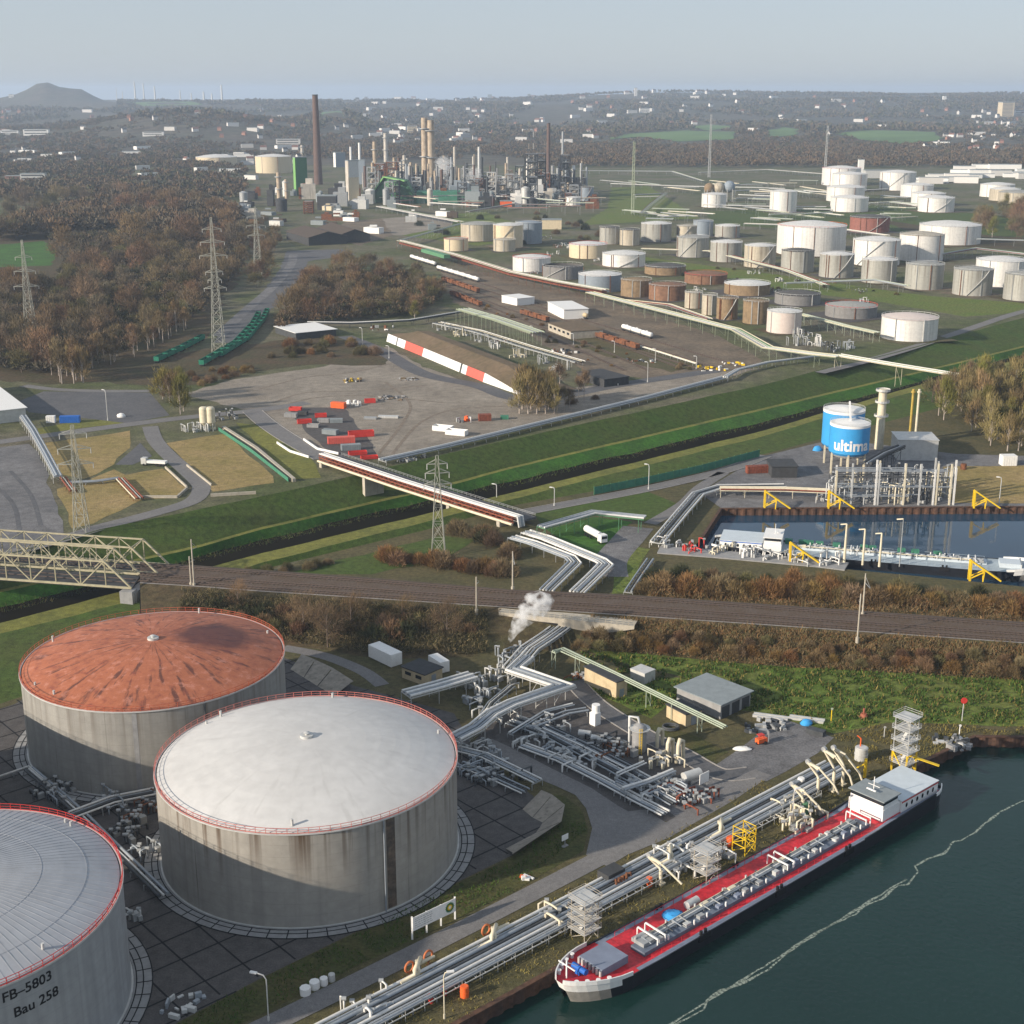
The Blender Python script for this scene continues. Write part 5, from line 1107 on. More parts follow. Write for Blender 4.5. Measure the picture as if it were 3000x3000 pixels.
# catenary masts on the railway
def cat_mast(px, py, ytop, label, side=1, m='concrete'):
    p = G(px, py, 6); h = ZAT(p.y, ytop) - 6; t = E('catenary_mast', label, 'catenary mast', p, 'catenary masts along the railway'); mb = MB(); mb.cyl(p - Vector((0, 0, 1)), p + Vector((0, 0, .6)), .5, n=8); mb.cyl(p, p + Vector((0, 0, h)), .26, .18, 8); mb.build('post', m, t)
    mb = MB(); mb.bar(p + Vector((0, 0, h * .78)), p + Vector((.6, side * 3.4, h * .74)), .12); mb.bar(p + Vector((0, 0, h * .93)), p + Vector((.6, side * 3.4, h * .76)), .08); mb.build('arm', 'steel', t)
for a in ((2512, 1873, 1740, 'catenary mast on the near edge of the bank before the bushes', 1), (2527, 1800, 1680, 'catenary mast behind the tracks below the tanker dock', -1), (569, 1714, 1580, 'taller mast of the pair at the end of the truss bridges', 1), (560, 1712, 1630, 'shorter mast of the pair at the end of the truss bridges', 1), (1396, 1791, 1690, 'catenary mast on the near edge of the bank above the steam', 1), (1502, 1724, 1615, 'catenary mast behind the tracks below the pipe bridge end', -1)): cat_mast(*a)
# pipe bridge over the canal
tp = zp([(945, 1330), (1180, 1408), (1350, 1461), (1515, 1512)], 4.6)
t = E('pipe_bridge', 'red and white pipe bridge crossing the canal beside a road deck', 'pipe bridge', (tp[1].x, tp[1].y, -6))
for k, m in enumerate(('pipe_white', 'pipe_grey', 'pipe_white', 'pipe_white')):
    mb = MB(); l = offs(tp, .9 - k * .8); mb.tube([q + Vector((0, 0, .3)) for q in l] + [l[-1] + Vector((1.2, -.6, .2)), l[-1] + Vector((1.8, -1, -3.5))], .3, 8); mb.build('pipe', m, t)
mb = MB(); P = along(tp, 3.0)
for i, (q, d) in enumerate(P):
    n = Vector((-d.y, d.x, 0))
    for s in (1.4, -1.7):
        a = q + n * s; mb.bar(a - Vector((0, 0, 2.2)), a + Vector((0, 0, -.1)), .2)
        if i + 1 < len(P): b = P[i + 1][0] + n * s; mb.bar(a - Vector((0, 0, 2.2)), b, .18); mb.bar(a - Vector((0, 0, 1.1)), b - Vector((0, 0, 1.1)), .5, .5)
    mb.bar(q + n * 1.6, q - n * 1.9, .2)
for s in (1.4, -1.7):
    for z in (0, -2.2):
        l = offs(tp, s)
        for a, b in zip(l, l[1:]): mb.bar(a + Vector((0, 0, z)), b + Vector((0, 0, z)), .3)
mb.build('girder', 'pipe_rust', t)
for s, r, m in ((-2.4, .5, 'pipe_cream'), (1.9, .35, 'pipe_white')):
    mb = MB(); l = offs(tp, s); mb.tube([q + Vector((0, 0, -2.6)) for q in l], r, 10); mb.build('pipe', m, t)
for f, zb in ((.03, -1), (.30, -7), (.72, -4), (.97, -.5)):
    q, d = P[int(f * (len(P) - 1))]; n = Vector((-d.y, d.x, 0)); mb = MB(); mb.box(q.x + n.x * 1.2, q.y + n.y * 1.2, zb, 1.6, 9, 2.0 - zb, math.atan2(d.y, d.x)); mb.build('pier', 'concrete', t)
t = E('road_bridge', 'narrow dark road bridge with railings running behind the pipe bridge', 'road bridge', (tp[1].x, tp[1].y + 6, -2)); l = [Vector((q.x, q.y, 2.1)) for q in offs(tp, 6.0)]; mb = MB()
for a, b in zip(l, l[1:]): mb.bar(a, b, 6.4, .7)
mb.build('deck', 'asphalt', t)
for s in (3.1, -3.1):
    mb = MB(); q = offs(l, s)
    for a, b in zip(q, q[1:]):
        for z in (1.0, 1.5): mb.bar(a + Vector((0, 0, z)), b + Vector((0, 0, z)), .1)
    for a, d in along(q, 2.5): mb.bar(a + Vector((0, 0, .3)), a + Vector((0, 0, 1.5)), .1)
    mb.build('railing', 'steel', t)
pipe_rack('pipe_rack', 'upper bundle of white pipes bending down from the canal bridge', zp([(1540, 1560), (1600, 1578), (1760, 1644), (1775, 1656), (1740, 1690), (1690, 1738)], 2.2), ['pipe_white', 'pipe_white', 'pipe_grey', 'pipe_white', 'pipe_white'], .33, 1.1, 6, 'steel')
pipe_rack('pipe_rack', 'lower bundle of grey pipes bending down from the canal bridge', zp([(1500, 1575), (1560, 1592), (1670, 1634), (1684, 1650), (1600, 1732)], 2.2), ['pipe_white', 'pipe_grey', 'pipe_grey', 'pipe_white', 'pipe_grey'], .3, 1.0, 6, 'steel')
pipe_rack('pipe_rack', 'raised grey pipe rack on green posts ending at a white gantry', zp([(1585, 1545), (1738, 1502), (1890, 1517)], 5.0), ['pipe_grey', 'pipe_white', 'pipe_grey', 'pipe_grey', 'pipe_white'], .3, .8, 7, 'green_steel')
pipe_rack('pipe_rack', 'steep double pipe row beside the road up to the dock', zp([(1925, 1590), (2000, 1500), (2045, 1448), (2110, 1428), (2300, 1425)], 2.0), ['pipe_white', 'pipe_grey', 'pipe_dark', 'pipe_grey', 'pipe_white'], .32, 1.1, 7, 'galv')
pipe_rack('pipe_rack', 'dark pipe pair running up the grass to the dock jetty', zp([(1840, 1735), (1870, 1690), (1905, 1640)], 1.2), ['pipe_grey', 'pipe_dark', 'pipe_grey'], .3, 1.0, 6, 'steel')
pipe_rack('pipe_rack', 'long grey pipe row along the crest of the far dike', zp([(1120, 1350), (1300, 1310), (1500, 1262), (1900, 1165), (2125, 1106)], 1.6), ['pipe_white', 'pipe_grey', 'pipe_grey', 'pipe_dark', 'pipe_grey'], .35, 1.1, 7, 'steel')
pipe_rack('pipe_rack', 'white stepped pipes climbing at the end of the dike pipe row', zp([(2125, 1106), (2160, 1085), (2250, 1063), (2420, 1042)], 2.4), ['pipe_white', 'pipe_white', 'pipe_grey'], .38, 1.1, 8, 'steel')
rk = dict(posts=True)
mat('mast_green', (.30, .34, .24), .6, var=.1)
pipe_rack('pipe_rack', 'long rust red pipe rack behind the brown copse', zp([(1172, 705), (1330, 745), (1500, 797), (1640, 826), (1775, 850)], 8), ['pale_green', 'pipe_rust', 'pipe_white', 'pipe_rust', 'pale_green'], .3, 1.6, 12, 'rust')
mb = MB()
l = zp([(1176, 712), (1330, 752), (1500, 804), (1640, 833), (1770, 856)], 5)
for a, b in zip(l, l[1:]): mb.bar(a, b, 5, 1.2)
one('rack_gallery', mb, 'pipe_rust', 'rusty red lower gallery under the long pipe rack', 'gallery')
mb = MB(); l = zp([(1243, 733), (1310, 752)], 8.6)
mb.bar(l[0], l[1], 6, 3.0); one('pipe_shelter', mb, 'green_steel', 'bright green cladding box on the rust red pipe rack', 'cladding')
pipe_rack('pipe_rack', 'long cream and pale green pipe rack above the tank wagons', zp([(1728, 856), (1880, 895), (2156, 965), (2250, 1018), (2380, 1036), (2456, 1044)], 7), ['pipe_cream', 'green_steel', 'pale_green', 'pipe_white', 'pipe_grey', 'pipe_cream'], .24, 1.35, 14, 'mast_green')
pipe_rack('pipe_bridge', 'white pipe bridge spanning the canal at the upper edge of the dike', zp([(2456, 1040), (2600, 1065), (2840, 1104)], 7), ['pipe_white', 'pipe_cream', 'mast_green', 'pipe_cream', 'pipe_white'], .3, 1.2, 40, 'pipe_cream', 'pipe bridge', ht=-4)
pipe_rack('pipe_rack', 'low white pipes continuing into the trees beyond the canal', zp([(2845, 1150), (2920, 1152), (3060, 1170)], 2), ['pipe_white', 'pipe_grey', 'pipe_white'], .4, 1.2, 9, 'steel')
pipe_rack('pipe_rack', 'pale green pipe rack between the white tank pair by the dike', zp([(2345, 920), (2480, 955), (2570, 975)], 6), ['pale_green', 'pipe_white', 'mast_green', 'pipe_cream'], .25, 1.4, 9, 'pale_green')
pipe_rack('pipe_rack', 'dark conveyor like pipe line crossing behind the copse', zp([(900, 946), (1030, 948), (1200, 940), (1350, 915)], 3.2), ['pipe_white', 'pipe_dark'], .5, 1.3, 14, 'pipe_dark')
pipe_rack('loading_station', 'tall green steel loading station with a walkway above the mound', zp([(1355, 905), (1460, 935), (1575, 975)], 9), ['pale_green', 'pipe_grey', 'mast_green', 'pipe_grey', 'pale_green', 'mast_green'], .3, 1.8, 6, 'mast_green', 'loading station')
pipe_rack('pipe_rack', 'jumble of bare pipes in front of the green loading station', zp([(1280, 945), (1400, 970), (1560, 1020), (1700, 1060)], 3), ['pipe_white', 'pipe_cream', 'pipe_dark', 'pipe_grey'], .2, 2.2, 5, 'galv')
# red and white striped retaining wall with an earth mound
bb = [(1132, 1000), (1180, 1020), (1235, 1043), (1345, 1090), (1365, 1098), (1415, 1119), (1500, 1153), (1526, 1159)]
B0 = path(bb); t = E('retaining_wall', 'long white retaining wall with two red painted sections', 'retaining wall', B0[0])
dw = (B0[-2] - B0[0]).normalized(); nw = Vector((-dw.y, dw.x, 0)); Hw = 4.6
def seg(x0, x1, h0, h1, m):
    a, b = (G(x, interp(bb, x)) for x in (x0, x1)); a2, b2 = a + nw * 1.2, b + nw * 1.2; U = lambda q, h: q + Vector((0, 0, h)); mb = MB()
    a3, b3 = a + nw * 1.6, b + nw * 1.6
    mb.add([a, b, U(b2, h1), U(a2, h0), a3, b3, U(b3, h1), U(a3, h0)], [(0, 1, 2, 3), (3, 2, 6, 7), (0, 3, 7, 4), (1, 5, 6, 2)]); mb.build('panel', m, t)
for x0, x1, h0, h1, m in ((1132, 1159, 4.6, 4.6, 'white_paint'), (1162, 1184, 4.6, 4.6, 'white_paint'), (1184.3, 1236, 4.6, 4.6, 'red_wall'), (1236.3, 1345, 4.6, 4.6, 'white_paint'), (1350, 1364, 4.6, 4.6, 'white_paint'), (1364.3, 1414, 4.6, 4.6, 'red_wall'), (1414.3, 1524, 4.6, 1.0, 'white_paint')):
    if m == 'red_wall' and m not in MT: mat('red_wall', (.62, .12, .09), .7, var=.1)
    seg(x0, x1, h0, h1, m)
mat('earth', (.16, .115, .075), .95, var=.2, scale=.4, col2=(.11, .085, .05), amt=.4, scale2=.06)
mb = MB(); xs_ = list(range(1134, 1526, 16)); V = []
for x in xs_:
    a = G(x, interp(bb, x)) + nw * 1.7; f = (x - 1134) / 390; k = 1 if x < 1420 else max(.2, 1 - (x - 1420) / 130); g = min(1, (x - 1128) / 30)
    for o, z in ((0, 4.4 * k), (10, 8.2 * k * g + .6), (17, 7.9 * k * g + .6), (30, 1.5)): V.append(a + nw * o + dw * (o * .3) + Vector((0, 0, z)))
n4 = len(xs_); mb.add(V, [(i * 4 + j, (i + 1) * 4 + j, (i + 1) * 4 + j + 1, i * 4 + j + 1) for i in range(n4 - 1) for j in range(3)], False); mb.add(V[:4] + [Vector((V[3].x, V[3].y, 0)), Vector((V[0].x, V[0].y, 0))], [(0, 1, 2, 3, 4, 5)]); one('earth_mound', mb, 'earth', 'brown earth mound sloping up behind the red and white wall', 'earth mound')
# containers and skips on the gravel lot
def cbox(label, px, py, ang, L, W, h, m, grp='containers and skips on the gravel lot', open_=False, z=0, name='container', z2=None):
    p = G(px, py); t = E(name, label, 'container' if name == 'container' else name.replace('_', ' '), p + Vector((0, 0, z)), grp); a = R(ang); ux, uy = Vector((math.cos(a), math.sin(a), 0)), Vector((-math.sin(a), math.cos(a), 0)); mb = MB()
    if open_:
        for s in (1, -1): mb.box(*(p + uy * s * W / 2 + Vector((0, 0, z + .15))), L, .12, h - .15, a); mb.box(*(p + ux * s * (L / 2 - .06) + Vector((0, 0, z + .15))), .12, W - .13, h - .16, a)
        mb.box(*(p + Vector((0, 0, z + .1))), L - .2, W - .2, .3, a)
    else: mb.box(*(p + Vector((0, 0, z + .1))), L, W, h - .1, a)
    mb.build('body', m, t); mb = MB()
    for k in range(int(L / 1.0)):
        for s in (1, -1): mb.box(*(p + ux * (-L / 2 + .5 + k * 1.0) + uy * s * (W / 2 + .03) + Vector((0, 0, z + .2))), .22, .1, h - .35, a)
    mb.build('rib', m, t); return t
lot = [('orange container alone at the back of the gravel lot', 992, 1195, -20, 6, 2.5, 2.6, 'orange', 0), ('dark red skip beside the grey tarpaulined trailer', 1084, 1180, 10, 4.5, 2.2, 1.8, 'red_paint', 1), ('grey covered skip at the road end of the skip row', 853, 1222, -10, 5, 2.4, 1.8, 'concrete_grey', 0), ('dark red skip behind the first grey skip', 866, 1203, -8, 5, 2.3, 1.6, 'red_paint', 1), ('black skip beside the first grey skip', 887, 1215, -10, 4, 2.3, 1.6, 'roof_dark', 0),
       ('red skip at the left of the crowded skip row', 892, 1240, 14, 5.5, 2.4, 1.7, 'red_paint', 1), ('grey skip with pale rim in the crowded skip row', 918, 1252, -8, 4.6, 2.3, 1.5, 'concrete_grey', 1), ('small red skip at the back of the crowded row', 940, 1222, 10, 4.6, 2.3, 1.6, 'red_paint', 1), ('grey lidded skip in the middle of the crowded row', 948, 1237, -6, 4.6, 2.3, 1.6, 'concrete_grey', 0), ('dark grey skip at the right of the crowded row', 985, 1238, 5, 5, 2.3, 1.7, 'roof_grey', 0),
       ('grey roofed skip touching the long red container', 968, 1272, -20, 6, 2.5, 2.0, 'roof_grey', 0), ('long red container nearest the bridge road', 1000, 1298, 12, 10, 2.6, 2.6, 'red_wall', 0), ('long red open container pointing at the gravel', 1058, 1279, 14, 9.5, 2.6, 2.4, 'red_paint', 1), ('grey container with white end doors', 1028, 1318, 14, 7, 2.5, 2.3, 'roof_grey', 0), ('low red skip in front of the grey container', 1048, 1332, 16, 6.5, 2.4, 1.4, 'red_paint', 1), ('low red skip closest to the pipe row on the dike', 1082, 1344, 16, 6, 2.3, 1.2, 'red_paint', 1),
       ('white open concrete bay on the right of the lot', 1298, 1262, -22, 7.5, 3.4, 2.2, 'white_paint', 1), ('white open concrete bay next to the red beams', 1338, 1274, -22, 8, 3.4, 2.2, 'white_paint', 1), ('dark red box container beside the poplars', 1420, 1232, 8, 5, 2.6, 2.8, 'pipe_rust', 0), ('small green skip among the scrap by the poplars', 1478, 1228, 0, 3.2, 2, 1.6, 'fence_green', 0), ('flat grey trailer bed lying on the gravel', 1138, 1224, -6, 8, 2.5, .9, 'galv', 0), ('flat grey tank lying left of the trailer bed', 1085, 1228, -4, 5, 2.3, .9, 'steel', 0)]
for lb, px, py, an, L_, W_, h_, m, op in lot: cbox(lb, px, py, an, L_ * 1.18, W_ * 1.15, h_ * 1.1, m, open_=bool(op))
junk('heap of scrap wood and metal at the far edge of the lot', 1033, 1118, 26, 4.5, ['earth', 'yellow', 'galv', 'pipe_dark'], 31, hm=2.0); junk('grey heap of tarpaulined scrap beside the orange container', 1038, 1186, 20, 3.5, ['galv', 'white_paint', 'steel'], 32, hm=2.2); junk('dark rubble row in the middle of the gravel lot', 1150, 1168, 34, 7, ['earth', 'pipe_dark', 'concrete_grey'], 33, 'rubble', 'rubble_heap', .9); junk('rubble ring at the end of the lot road', 1195, 1112, 24, 5, ['earth', 'concrete_grey'], 34, 'rubble', 'rubble_heap', .8)
junk('orange and white machine parts behind the white bays', 1362, 1235, 16, 3.2, ['orange', 'white_paint', 'steel'], 35, hm=2.4); junk('row of yellow and white pallets by the dike road', 2090, 1082, 16, 7, ['yellow', 'white_paint'], 36, 'pallets', 'pallet_stack', 1.6); junk('row of yellow drums at the end of the rail yard', 2150, 1068, 14, 6, ['yellow', 'white_paint'], 37, 'pallets', 'pallet_stack', 1.6); junk('scrap and stones along the foot of the dike pipes', 1200, 1345, 24, 6, ['pipe_dark', 'galv', 'steel'], 38)
# left yard
def low_wall(label, px, h, w, m): 
    mb = MB(); l = path(px)
    for i, (a, b) in enumerate(zip(l, l[1:])): k = .003 * i; mb.bar(a + Vector((0, 0, h / 2 + k)), b + Vector((0, 0, h / 2 + k)), w, h)
    return one('low_wall', mb, m, label, 'wall')
low_wall('pale low wall round the corner of the dead grass plot', [(411, 1459), (520, 1459), (549, 1433)], 1.0, .6, 'concrete'); low_wall('straight pale kerb wall left of the curving service road', [(485, 1372), (548, 1430)], .9, .5, 'concrete'); low_wall('straight pale kerb wall right of the curving service road', [(548, 1366), (620, 1424)], .9, .5, 'concrete'); low_wall('pale wall along the dike edge of the large dead field', [(617, 1455), (750, 1447)], 1.1, .6, 'concrete'); low_wall('long pale channel wall between the dead field and the yellow bank', [(655, 1257), (750, 1318), (862, 1412)], 1.4, 1.4, 'concrete'); low_wall('white crash barrier on the outer side of the bridge road', [(812, 1300), (850, 1325), (905, 1342)], 1.0, .5, 'white_paint'); low_wall('white crash barrier on the lot side of the bridge road', [(890, 1290), (930, 1318), (992, 1332)], 1.0, .5, 'white_paint')
mb = MB(); l = path([(640, 1262), (735, 1325), (845, 1412)]); 
for a, b in zip(l, l[1:]): mb.bar(a + Vector((0, 0, .9)), b + Vector((0, 0, .9)), .12, 1.6)
one('fence', mb, 'fence_green', 'dark green fence along the edge of the large dead field', 'fence')
house('loading_hall', 'white flat roofed hall cut by the left edge of the photo', 'hall', (-60, 1248), (78, 1232), (30, 1135), 6.0, 'galv', 'roof_white2' if 'roof_white2' in MT else 'white_paint', 0, False, .8)
pipe_rack('conveyor', 'grey covered conveyor running down from the white hall', zp([(68, 1220), (97, 1262), (135, 1330), (171, 1398)], 3.4), ['pipe_grey', 'pipe_grey', 'pipe_grey', 'pipe_grey'], .42, .8, 7, 'galv', 'conveyor')
pipe_rack('pipe_rack', 'short rusty pipe bundle on the dead grass plot', zp([(352, 1403), (408, 1462)], 1.0), ['pipe_rust', 'pipe_white', 'pipe_rust', 'pipe_cream'], .3, 1.0, 5, 'rust'); pipe_rack('pipe_rack', 'rusty pipe bundle at the foot of the grey conveyor', zp([(185, 1400), (215, 1440)], 1.0), ['pipe_rust', 'pipe_white', 'pipe_rust'], .3, 1.0, 5, 'rust'); pipe_rack('pipe_rack', 'low pipes linking the two rusty bundles behind the pylon', zp([(205, 1415), (280, 1412), (350, 1402)], .9), ['pipe_grey', 'pipe_white', 'pipe_grey'], .3, .9, 6, 'steel')
cbox('long blue container on the verge of the asphalt yard', 206, 1238, 4, 9, 2.6, 3.2, 'blue', 'containers at the asphalt yard'); cbox('small white container beside the blue container', 150, 1238, 4, 4, 2.5, 3.2, 'white_paint', 'containers at the asphalt yard')
blob('tank', G(355, 1222), (2.2, 1.4, 2.0), 'white_paint', 'white round tank on the verge of the asphalt yard', 'tank')
for i, px in enumerate((600, 620)):
    p = G(px, 1262); t = E('silo', ('pale silo nearer the asphalt yard', 'pale silo nearer the gravel lot')[i], 'silo', p, None); mb = MB(); mb.lathe(p, [(.4, 2.2), (2.0, 4.0), (2.0, 10.2), (1.5, 10.9), (.1, 11.2)], 18); mb.build('body', 'pipe_cream', t)
    for k in range(4): mb = MB(); a = k * math.pi / 2 + .6; q = p + Vector((1.7 * math.cos(a), 1.7 * math.sin(a), 0)); mb.bar(q, q + Vector((0, 0, 4.6)), .3); mb.build('leg', 'galv', t)
valves('clutter of small tanks and pipes round the two pale silos', 570, 1262, 12, 6, 'galv', 41, 4); valves('pipes and ladders behind the pale silos', 660, 1225, 10, 7, 'pipe_dark', 42, 4)
house('shed', 'open shed with slanting white roof before the copse', 'shed', (868, 996), (985, 984), (968, 960), 4.2, 'pipe_dark', 'white_paint', 0, False, .8)
junk('parked cars and boxes behind the white roofed shed', 1120, 963, 10, 9, ['galv', 'white_paint', 'pipe_dark', 'rust'], 43, 'clutter', 'yard_clutter', 2.4)
def truck(label, px0, px1, m, cabm, kind='tank', name='tank_truck', cat='tank truck'):
    a, b = G(*px0), G(*px1); d = (b - a); L = d.length; d.normalize(); n = Vector((-d.y, d.x, 0)); an = math.atan2(d.y, d.x); t = E(name, label, cat, (a + b) / 2); U = lambda x, y, z: a + d * x + n * y + Vector((0, 0, z)); mb = MB()
    if kind == 'tank': mb.cyl(U(.2, 0, 2.3), U(L * .74, 0, 2.3), 1.2, n=14)
    else: mb.box(*U(L * .37, 0, 1.2), L * .74, 2.5, 1.0, an)
    mb.build('tank' if kind == 'tank' else 'flatbed', m, t); mb = MB(); mb.box(*U(L * .87, 0, .7), L * .2, 2.4, 2.5, an); cb = mb.build('cab', cabm, t); mb = MB(); mb.box(*U(L * .972, 0, 1.9), .05, 2.1, .9, an); mb.build('windscreen', 'glass_dark', cb); mb = MB(); mb.box(*U(L * .45, 0, .75), L * .9, 1.0, .3, an); mb.build('chassis', 'black', t)
    for x in (.1, .22, .36, .86):
        for s in (-1, 1): mb = MB(); mb.cyl(U(L * x, s * 1.2, .5), U(L * x, s * .9, .5), .5, n=12); mb.build('wheel', 'black', t)
truck('white tank truck parked on the grass below the green posted rack', (1717, 1566), (1772, 1596), 'white_paint', 'white_paint')
truck('white flatbed truck with scrap on the dead grass plot', (488, 1366), (415, 1362), 'white_paint', 'galv', 'flat', 'flatbed_truck', 'truck')
# green coal wagons and tank wagons
def wagon_proto(kind, m, m2):
    t = E('open_wagon' if kind == 'open' else 'tank_wagon', 'x', 'wagon'); L = 12.5; mb = MB()
    if kind == 'open':
        for s in (1, -1): mb.box(0, s * 1.45, 1.1, L - .8, .14, 2.5); mb.box(s * (L / 2 - .45), 0, 1.1, .14, 2.75, 2.5)
        mb.box(0, 0, 1.1, L - 1, 2.7, .2); mb.build('body', m, t); mb = MB(); mb.box(0, 0, 1.32, L - 1.2, 2.6, 1.3); mb.build('load', m2, t)
    else:
        mb.lathe((0, 0, 0), [(.01, -L / 2 + .3), (.9, -L / 2 + .45), (1.4, -L / 2 + 1.0), (1.4, L / 2 - 1.0), (.9, L / 2 - .45), (.01, L / 2 - .3)], 16); mb.v = [(z, y, x + 2.6) for x, y, z in mb.v]; mb.build('tank', m, t); mb = MB(); mb.cyl((0, 0, 3.9), (0, 0, 4.4), .5, n=10); mb.build('dome', m, t)
    mb = MB(); mb.box(0, 0, .8, L - .3, 2.2, .3); mb.build('underframe', 'pipe_dark', t)
    for x in (-4.2, 4.2): mb = MB(); mb.box(x, 0, .1, 2.6, 1.9, .7); mb.build('bogie', 'black', t)
    return t
mat('wagon_green', (.015, .17, .105), .6, var=.15); mat('coal', (.012, .012, .012), .9, var=.3)
wo = wagon_proto('open', 'wagon_green', 'coal'); cnt = [0]
def train(px, n, proto, labels, group, gap=13.0):
    l = path(px)
    for k, (p, d) in enumerate(along(l, gap)[:n]):
        o = proto if cnt[0] == 0 or proto.get('fresh') else dup(proto, p, math.atan2(d.y, d.x))
        if o is proto: cnt[0] += 1; proto['fresh'] = 0
        o.location = p; o.rotation_euler = (0, 0, math.atan2(d.y, d.x)); o['label'] = labels(k); o['group'] = group
ord_ = ['first', 'second', 'third', 'fourth', 'fifth', 'sixth', 'seventh', 'eighth', 'ninth', 'tenth', 'eleventh', 'twelfth', 'thirteenth', 'fourteenth', 'fifteenth', 'sixteenth', 'seventeenth', 'eighteenth', 'nineteenth', 'twentieth']
def nth(k): return ord_[k] if k < 20 else 'far'
train([(470, 1058), (540, 1025), (606, 990)], 6, wo, lambda k: f'{nth(k)} green coal wagon from the near end of the short row', 'green coal wagons')
train([(600, 1068), (690, 1015), (740, 960), (765, 915)], 14, wo, lambda k: f'{nth(k)} green coal wagon from the near end of the row by the wood', 'green coal wagons')
train([(655, 1042), (725, 998), (770, 945), (790, 905)], 13, wo, lambda k: f'{nth(k)} green coal wagon from the near end of the row by the road', 'green coal wagons')
wt = wagon_proto('tank', 'white_paint', None); wt['fresh'] = 1
train([(1895, 989), (1780, 953), (1720, 934)], 3, wt, lambda k: f'{nth(k)} white tank wagon from the open end of the train by the pipe rack', 'tank wagons', 12.8)
wc = dup(wt, G(1708, 932), wt.rotation_euler.z, label='orange brown tank wagon at the building end of the train'); wc['group'] = 'tank wagons'
for ch in wc.children:
    if ch.name.startswith(('tank', 'dome')): ch.data = ch.data.copy(); ch.data.materials[0] = MT['beige']
train([(1268, 778), (1215, 762), (1165, 744)], 5, wt, lambda k: f'{nth(k)} white tank wagon from the near end of the train before the red rack', 'tank wagons', 12.8)
for k, px in enumerate(([(1285, 792), (1450, 842), (1590, 893)], [(1325, 866), (1520, 945), (1720, 1036), (1830, 1085)], [(1640, 948), (1800, 1005), (2060, 1085)], [(1290, 805), (1480, 868), (1890, 990), (2200, 1082)], [(1300, 822), (1470, 880), (1700, 952), (2100, 1080)], [(1310, 838), (1480, 902), (1780, 1000), (2000, 1080)], [(1320, 852), (1500, 925), (1750, 1020), (1900, 1085)])):
    l = path(px, .12); t = E('railway_track', f'{nth(k)} yard track counted from the tank wagons', 'railway track', l[0], 'yard tracks'); mb = MB()
    for q, d in along(l, 2.4): n = Vector((-d.y, d.x, 0)); mb.bar(q + n * 1.3, q - n * 1.3, .5, .14)
    mb.build('sleeper', 'sleeper', t)['kind'] = 'stuff'
    for s in (.72, -.72):
        mb = MB(); r = offs(l, s)
        for a, b in zip(r, r[1:]): mb.bar(a + Vector((0, 0, .16)), b + Vector((0, 0, .16)), .26, .2)
        mb.build('rail', 'rail', t)
wf = wagon_proto('open', 'rust', 'roof_dark'); wf['fresh'] = 1
train([(1305, 826), (1470, 882)], 6, wf, lambda k: f'{nth(k)} rusty open wagon from the copse end of the yard track', 'rusty open wagons')
train([(1330, 868), (1500, 936)], 5, wf, lambda k: f'{nth(k)} rusty open wagon from the copse end of the nearer yard track', 'rusty open wagons')
train([(1290, 793), (1440, 839)], 7, wt, lambda k: f'{nth(k)} white tank wagon from the copse on the track along the red rack', 'tank wagons')
train([(1760, 992), (1900, 1036)], 4, wf, lambda k: f'{nth(k)} rusty open wagon from the left beside the long cream pipe line', 'rusty open wagons')
train([(1540, 925), (1640, 955), (1700, 972)], 3, wf, lambda k: f'{nth(k)} rusty open wagon beside the flat roofed building', 'rusty open wagons')
pipe_rack('pipe_rack', 'long low cream pipe line beside the empty yard tracks', zp([(1764, 982), (1900, 1022), (2040, 1066)], 1.4), ['pipe_cream', 'pipe_white'], .3, 1.0, 8, 'steel')
for i in range(5): lamp(1560 + i * 120, 985 + i * 24, 955 + i * 22, f'{nth(i)} lamp mast counted from the mound along the yard tracks', arm=(-1, .3, 0), r=.18)
for i, (x, y) in enumerate(((1300, 965), (1345, 985), (1400, 1000), (1450, 1018), (1520, 1045), (1590, 1062), (1640, 1085))): valves(f'{nth(i)} tangle of bare pipes from the left behind the earth mound', x, y, 7, 6, ('galv', 'pipe_cream', 'steel')[i % 3], 170 + i, 5)
for i, (x, y) in enumerate(((2345, 985), (2390, 1010), (2430, 1030), (2470, 1022), (2330, 1010))): valves(('grey valves under the white tank near the pipe bridge', 'pipes where the cream rack meets the white bridge', 'dark pipes at the foot of the white bridge', 'pale valves between the white bridge and the dike tank', 'pipes behind the end of the cream rack')[i], x, y, 9, 6, ('galv', 'pipe_white', 'pipe_dark', 'pipe_grey', 'steel')[i], 180 + i, 6)
junk('brown and white scrap between the yard tracks', 1650, 1030, 22, 9, ['rust', 'galv', 'pipe_dark', 'white_paint'], 71, hm=1.6); junk('grey beams stacked by the green loading station', 1470, 1000, 22, 8, ['galv', 'steel', 'rust'], 72, hm=1.6); junk('dark scrap by the long cream pipe line', 1880, 1060, 18, 8, ['pipe_dark', 'rust', 'galv'], 73, hm=1.2)
house('wagon_shed', 'white box shed over the rails before the pipe rack', 'shed', (1605, 912), (1652, 936), (1692, 918), 6.5, 'white_paint', 'white_paint', 0, False, .5); house('flat_building', 'low pale building with flat brown roof between the tracks', 'building', (1606, 968), (1672, 994), (1745, 980), 4.6, 'concrete', 'earth', 5, False, .2); house('flat_building', 'small white building left of the wagon shed', 'building', (1470, 886), (1515, 896), (1542, 886), 5, 'white_paint', 'white_paint', 0, False, .3)
house('dark_shed', 'dark shed half buried at the corner of the mound', 'shed', (1690, 1112), (1770, 1135), (1815, 1118), 4, 'roof_dark', 'roof_dark', 0, False, .4); junk('pile of pipes and white frames in the dark shed yard', 1790, 1125, 16, 5, ['white_paint', 'pipe_dark', 'galv'], 51, hm=2)
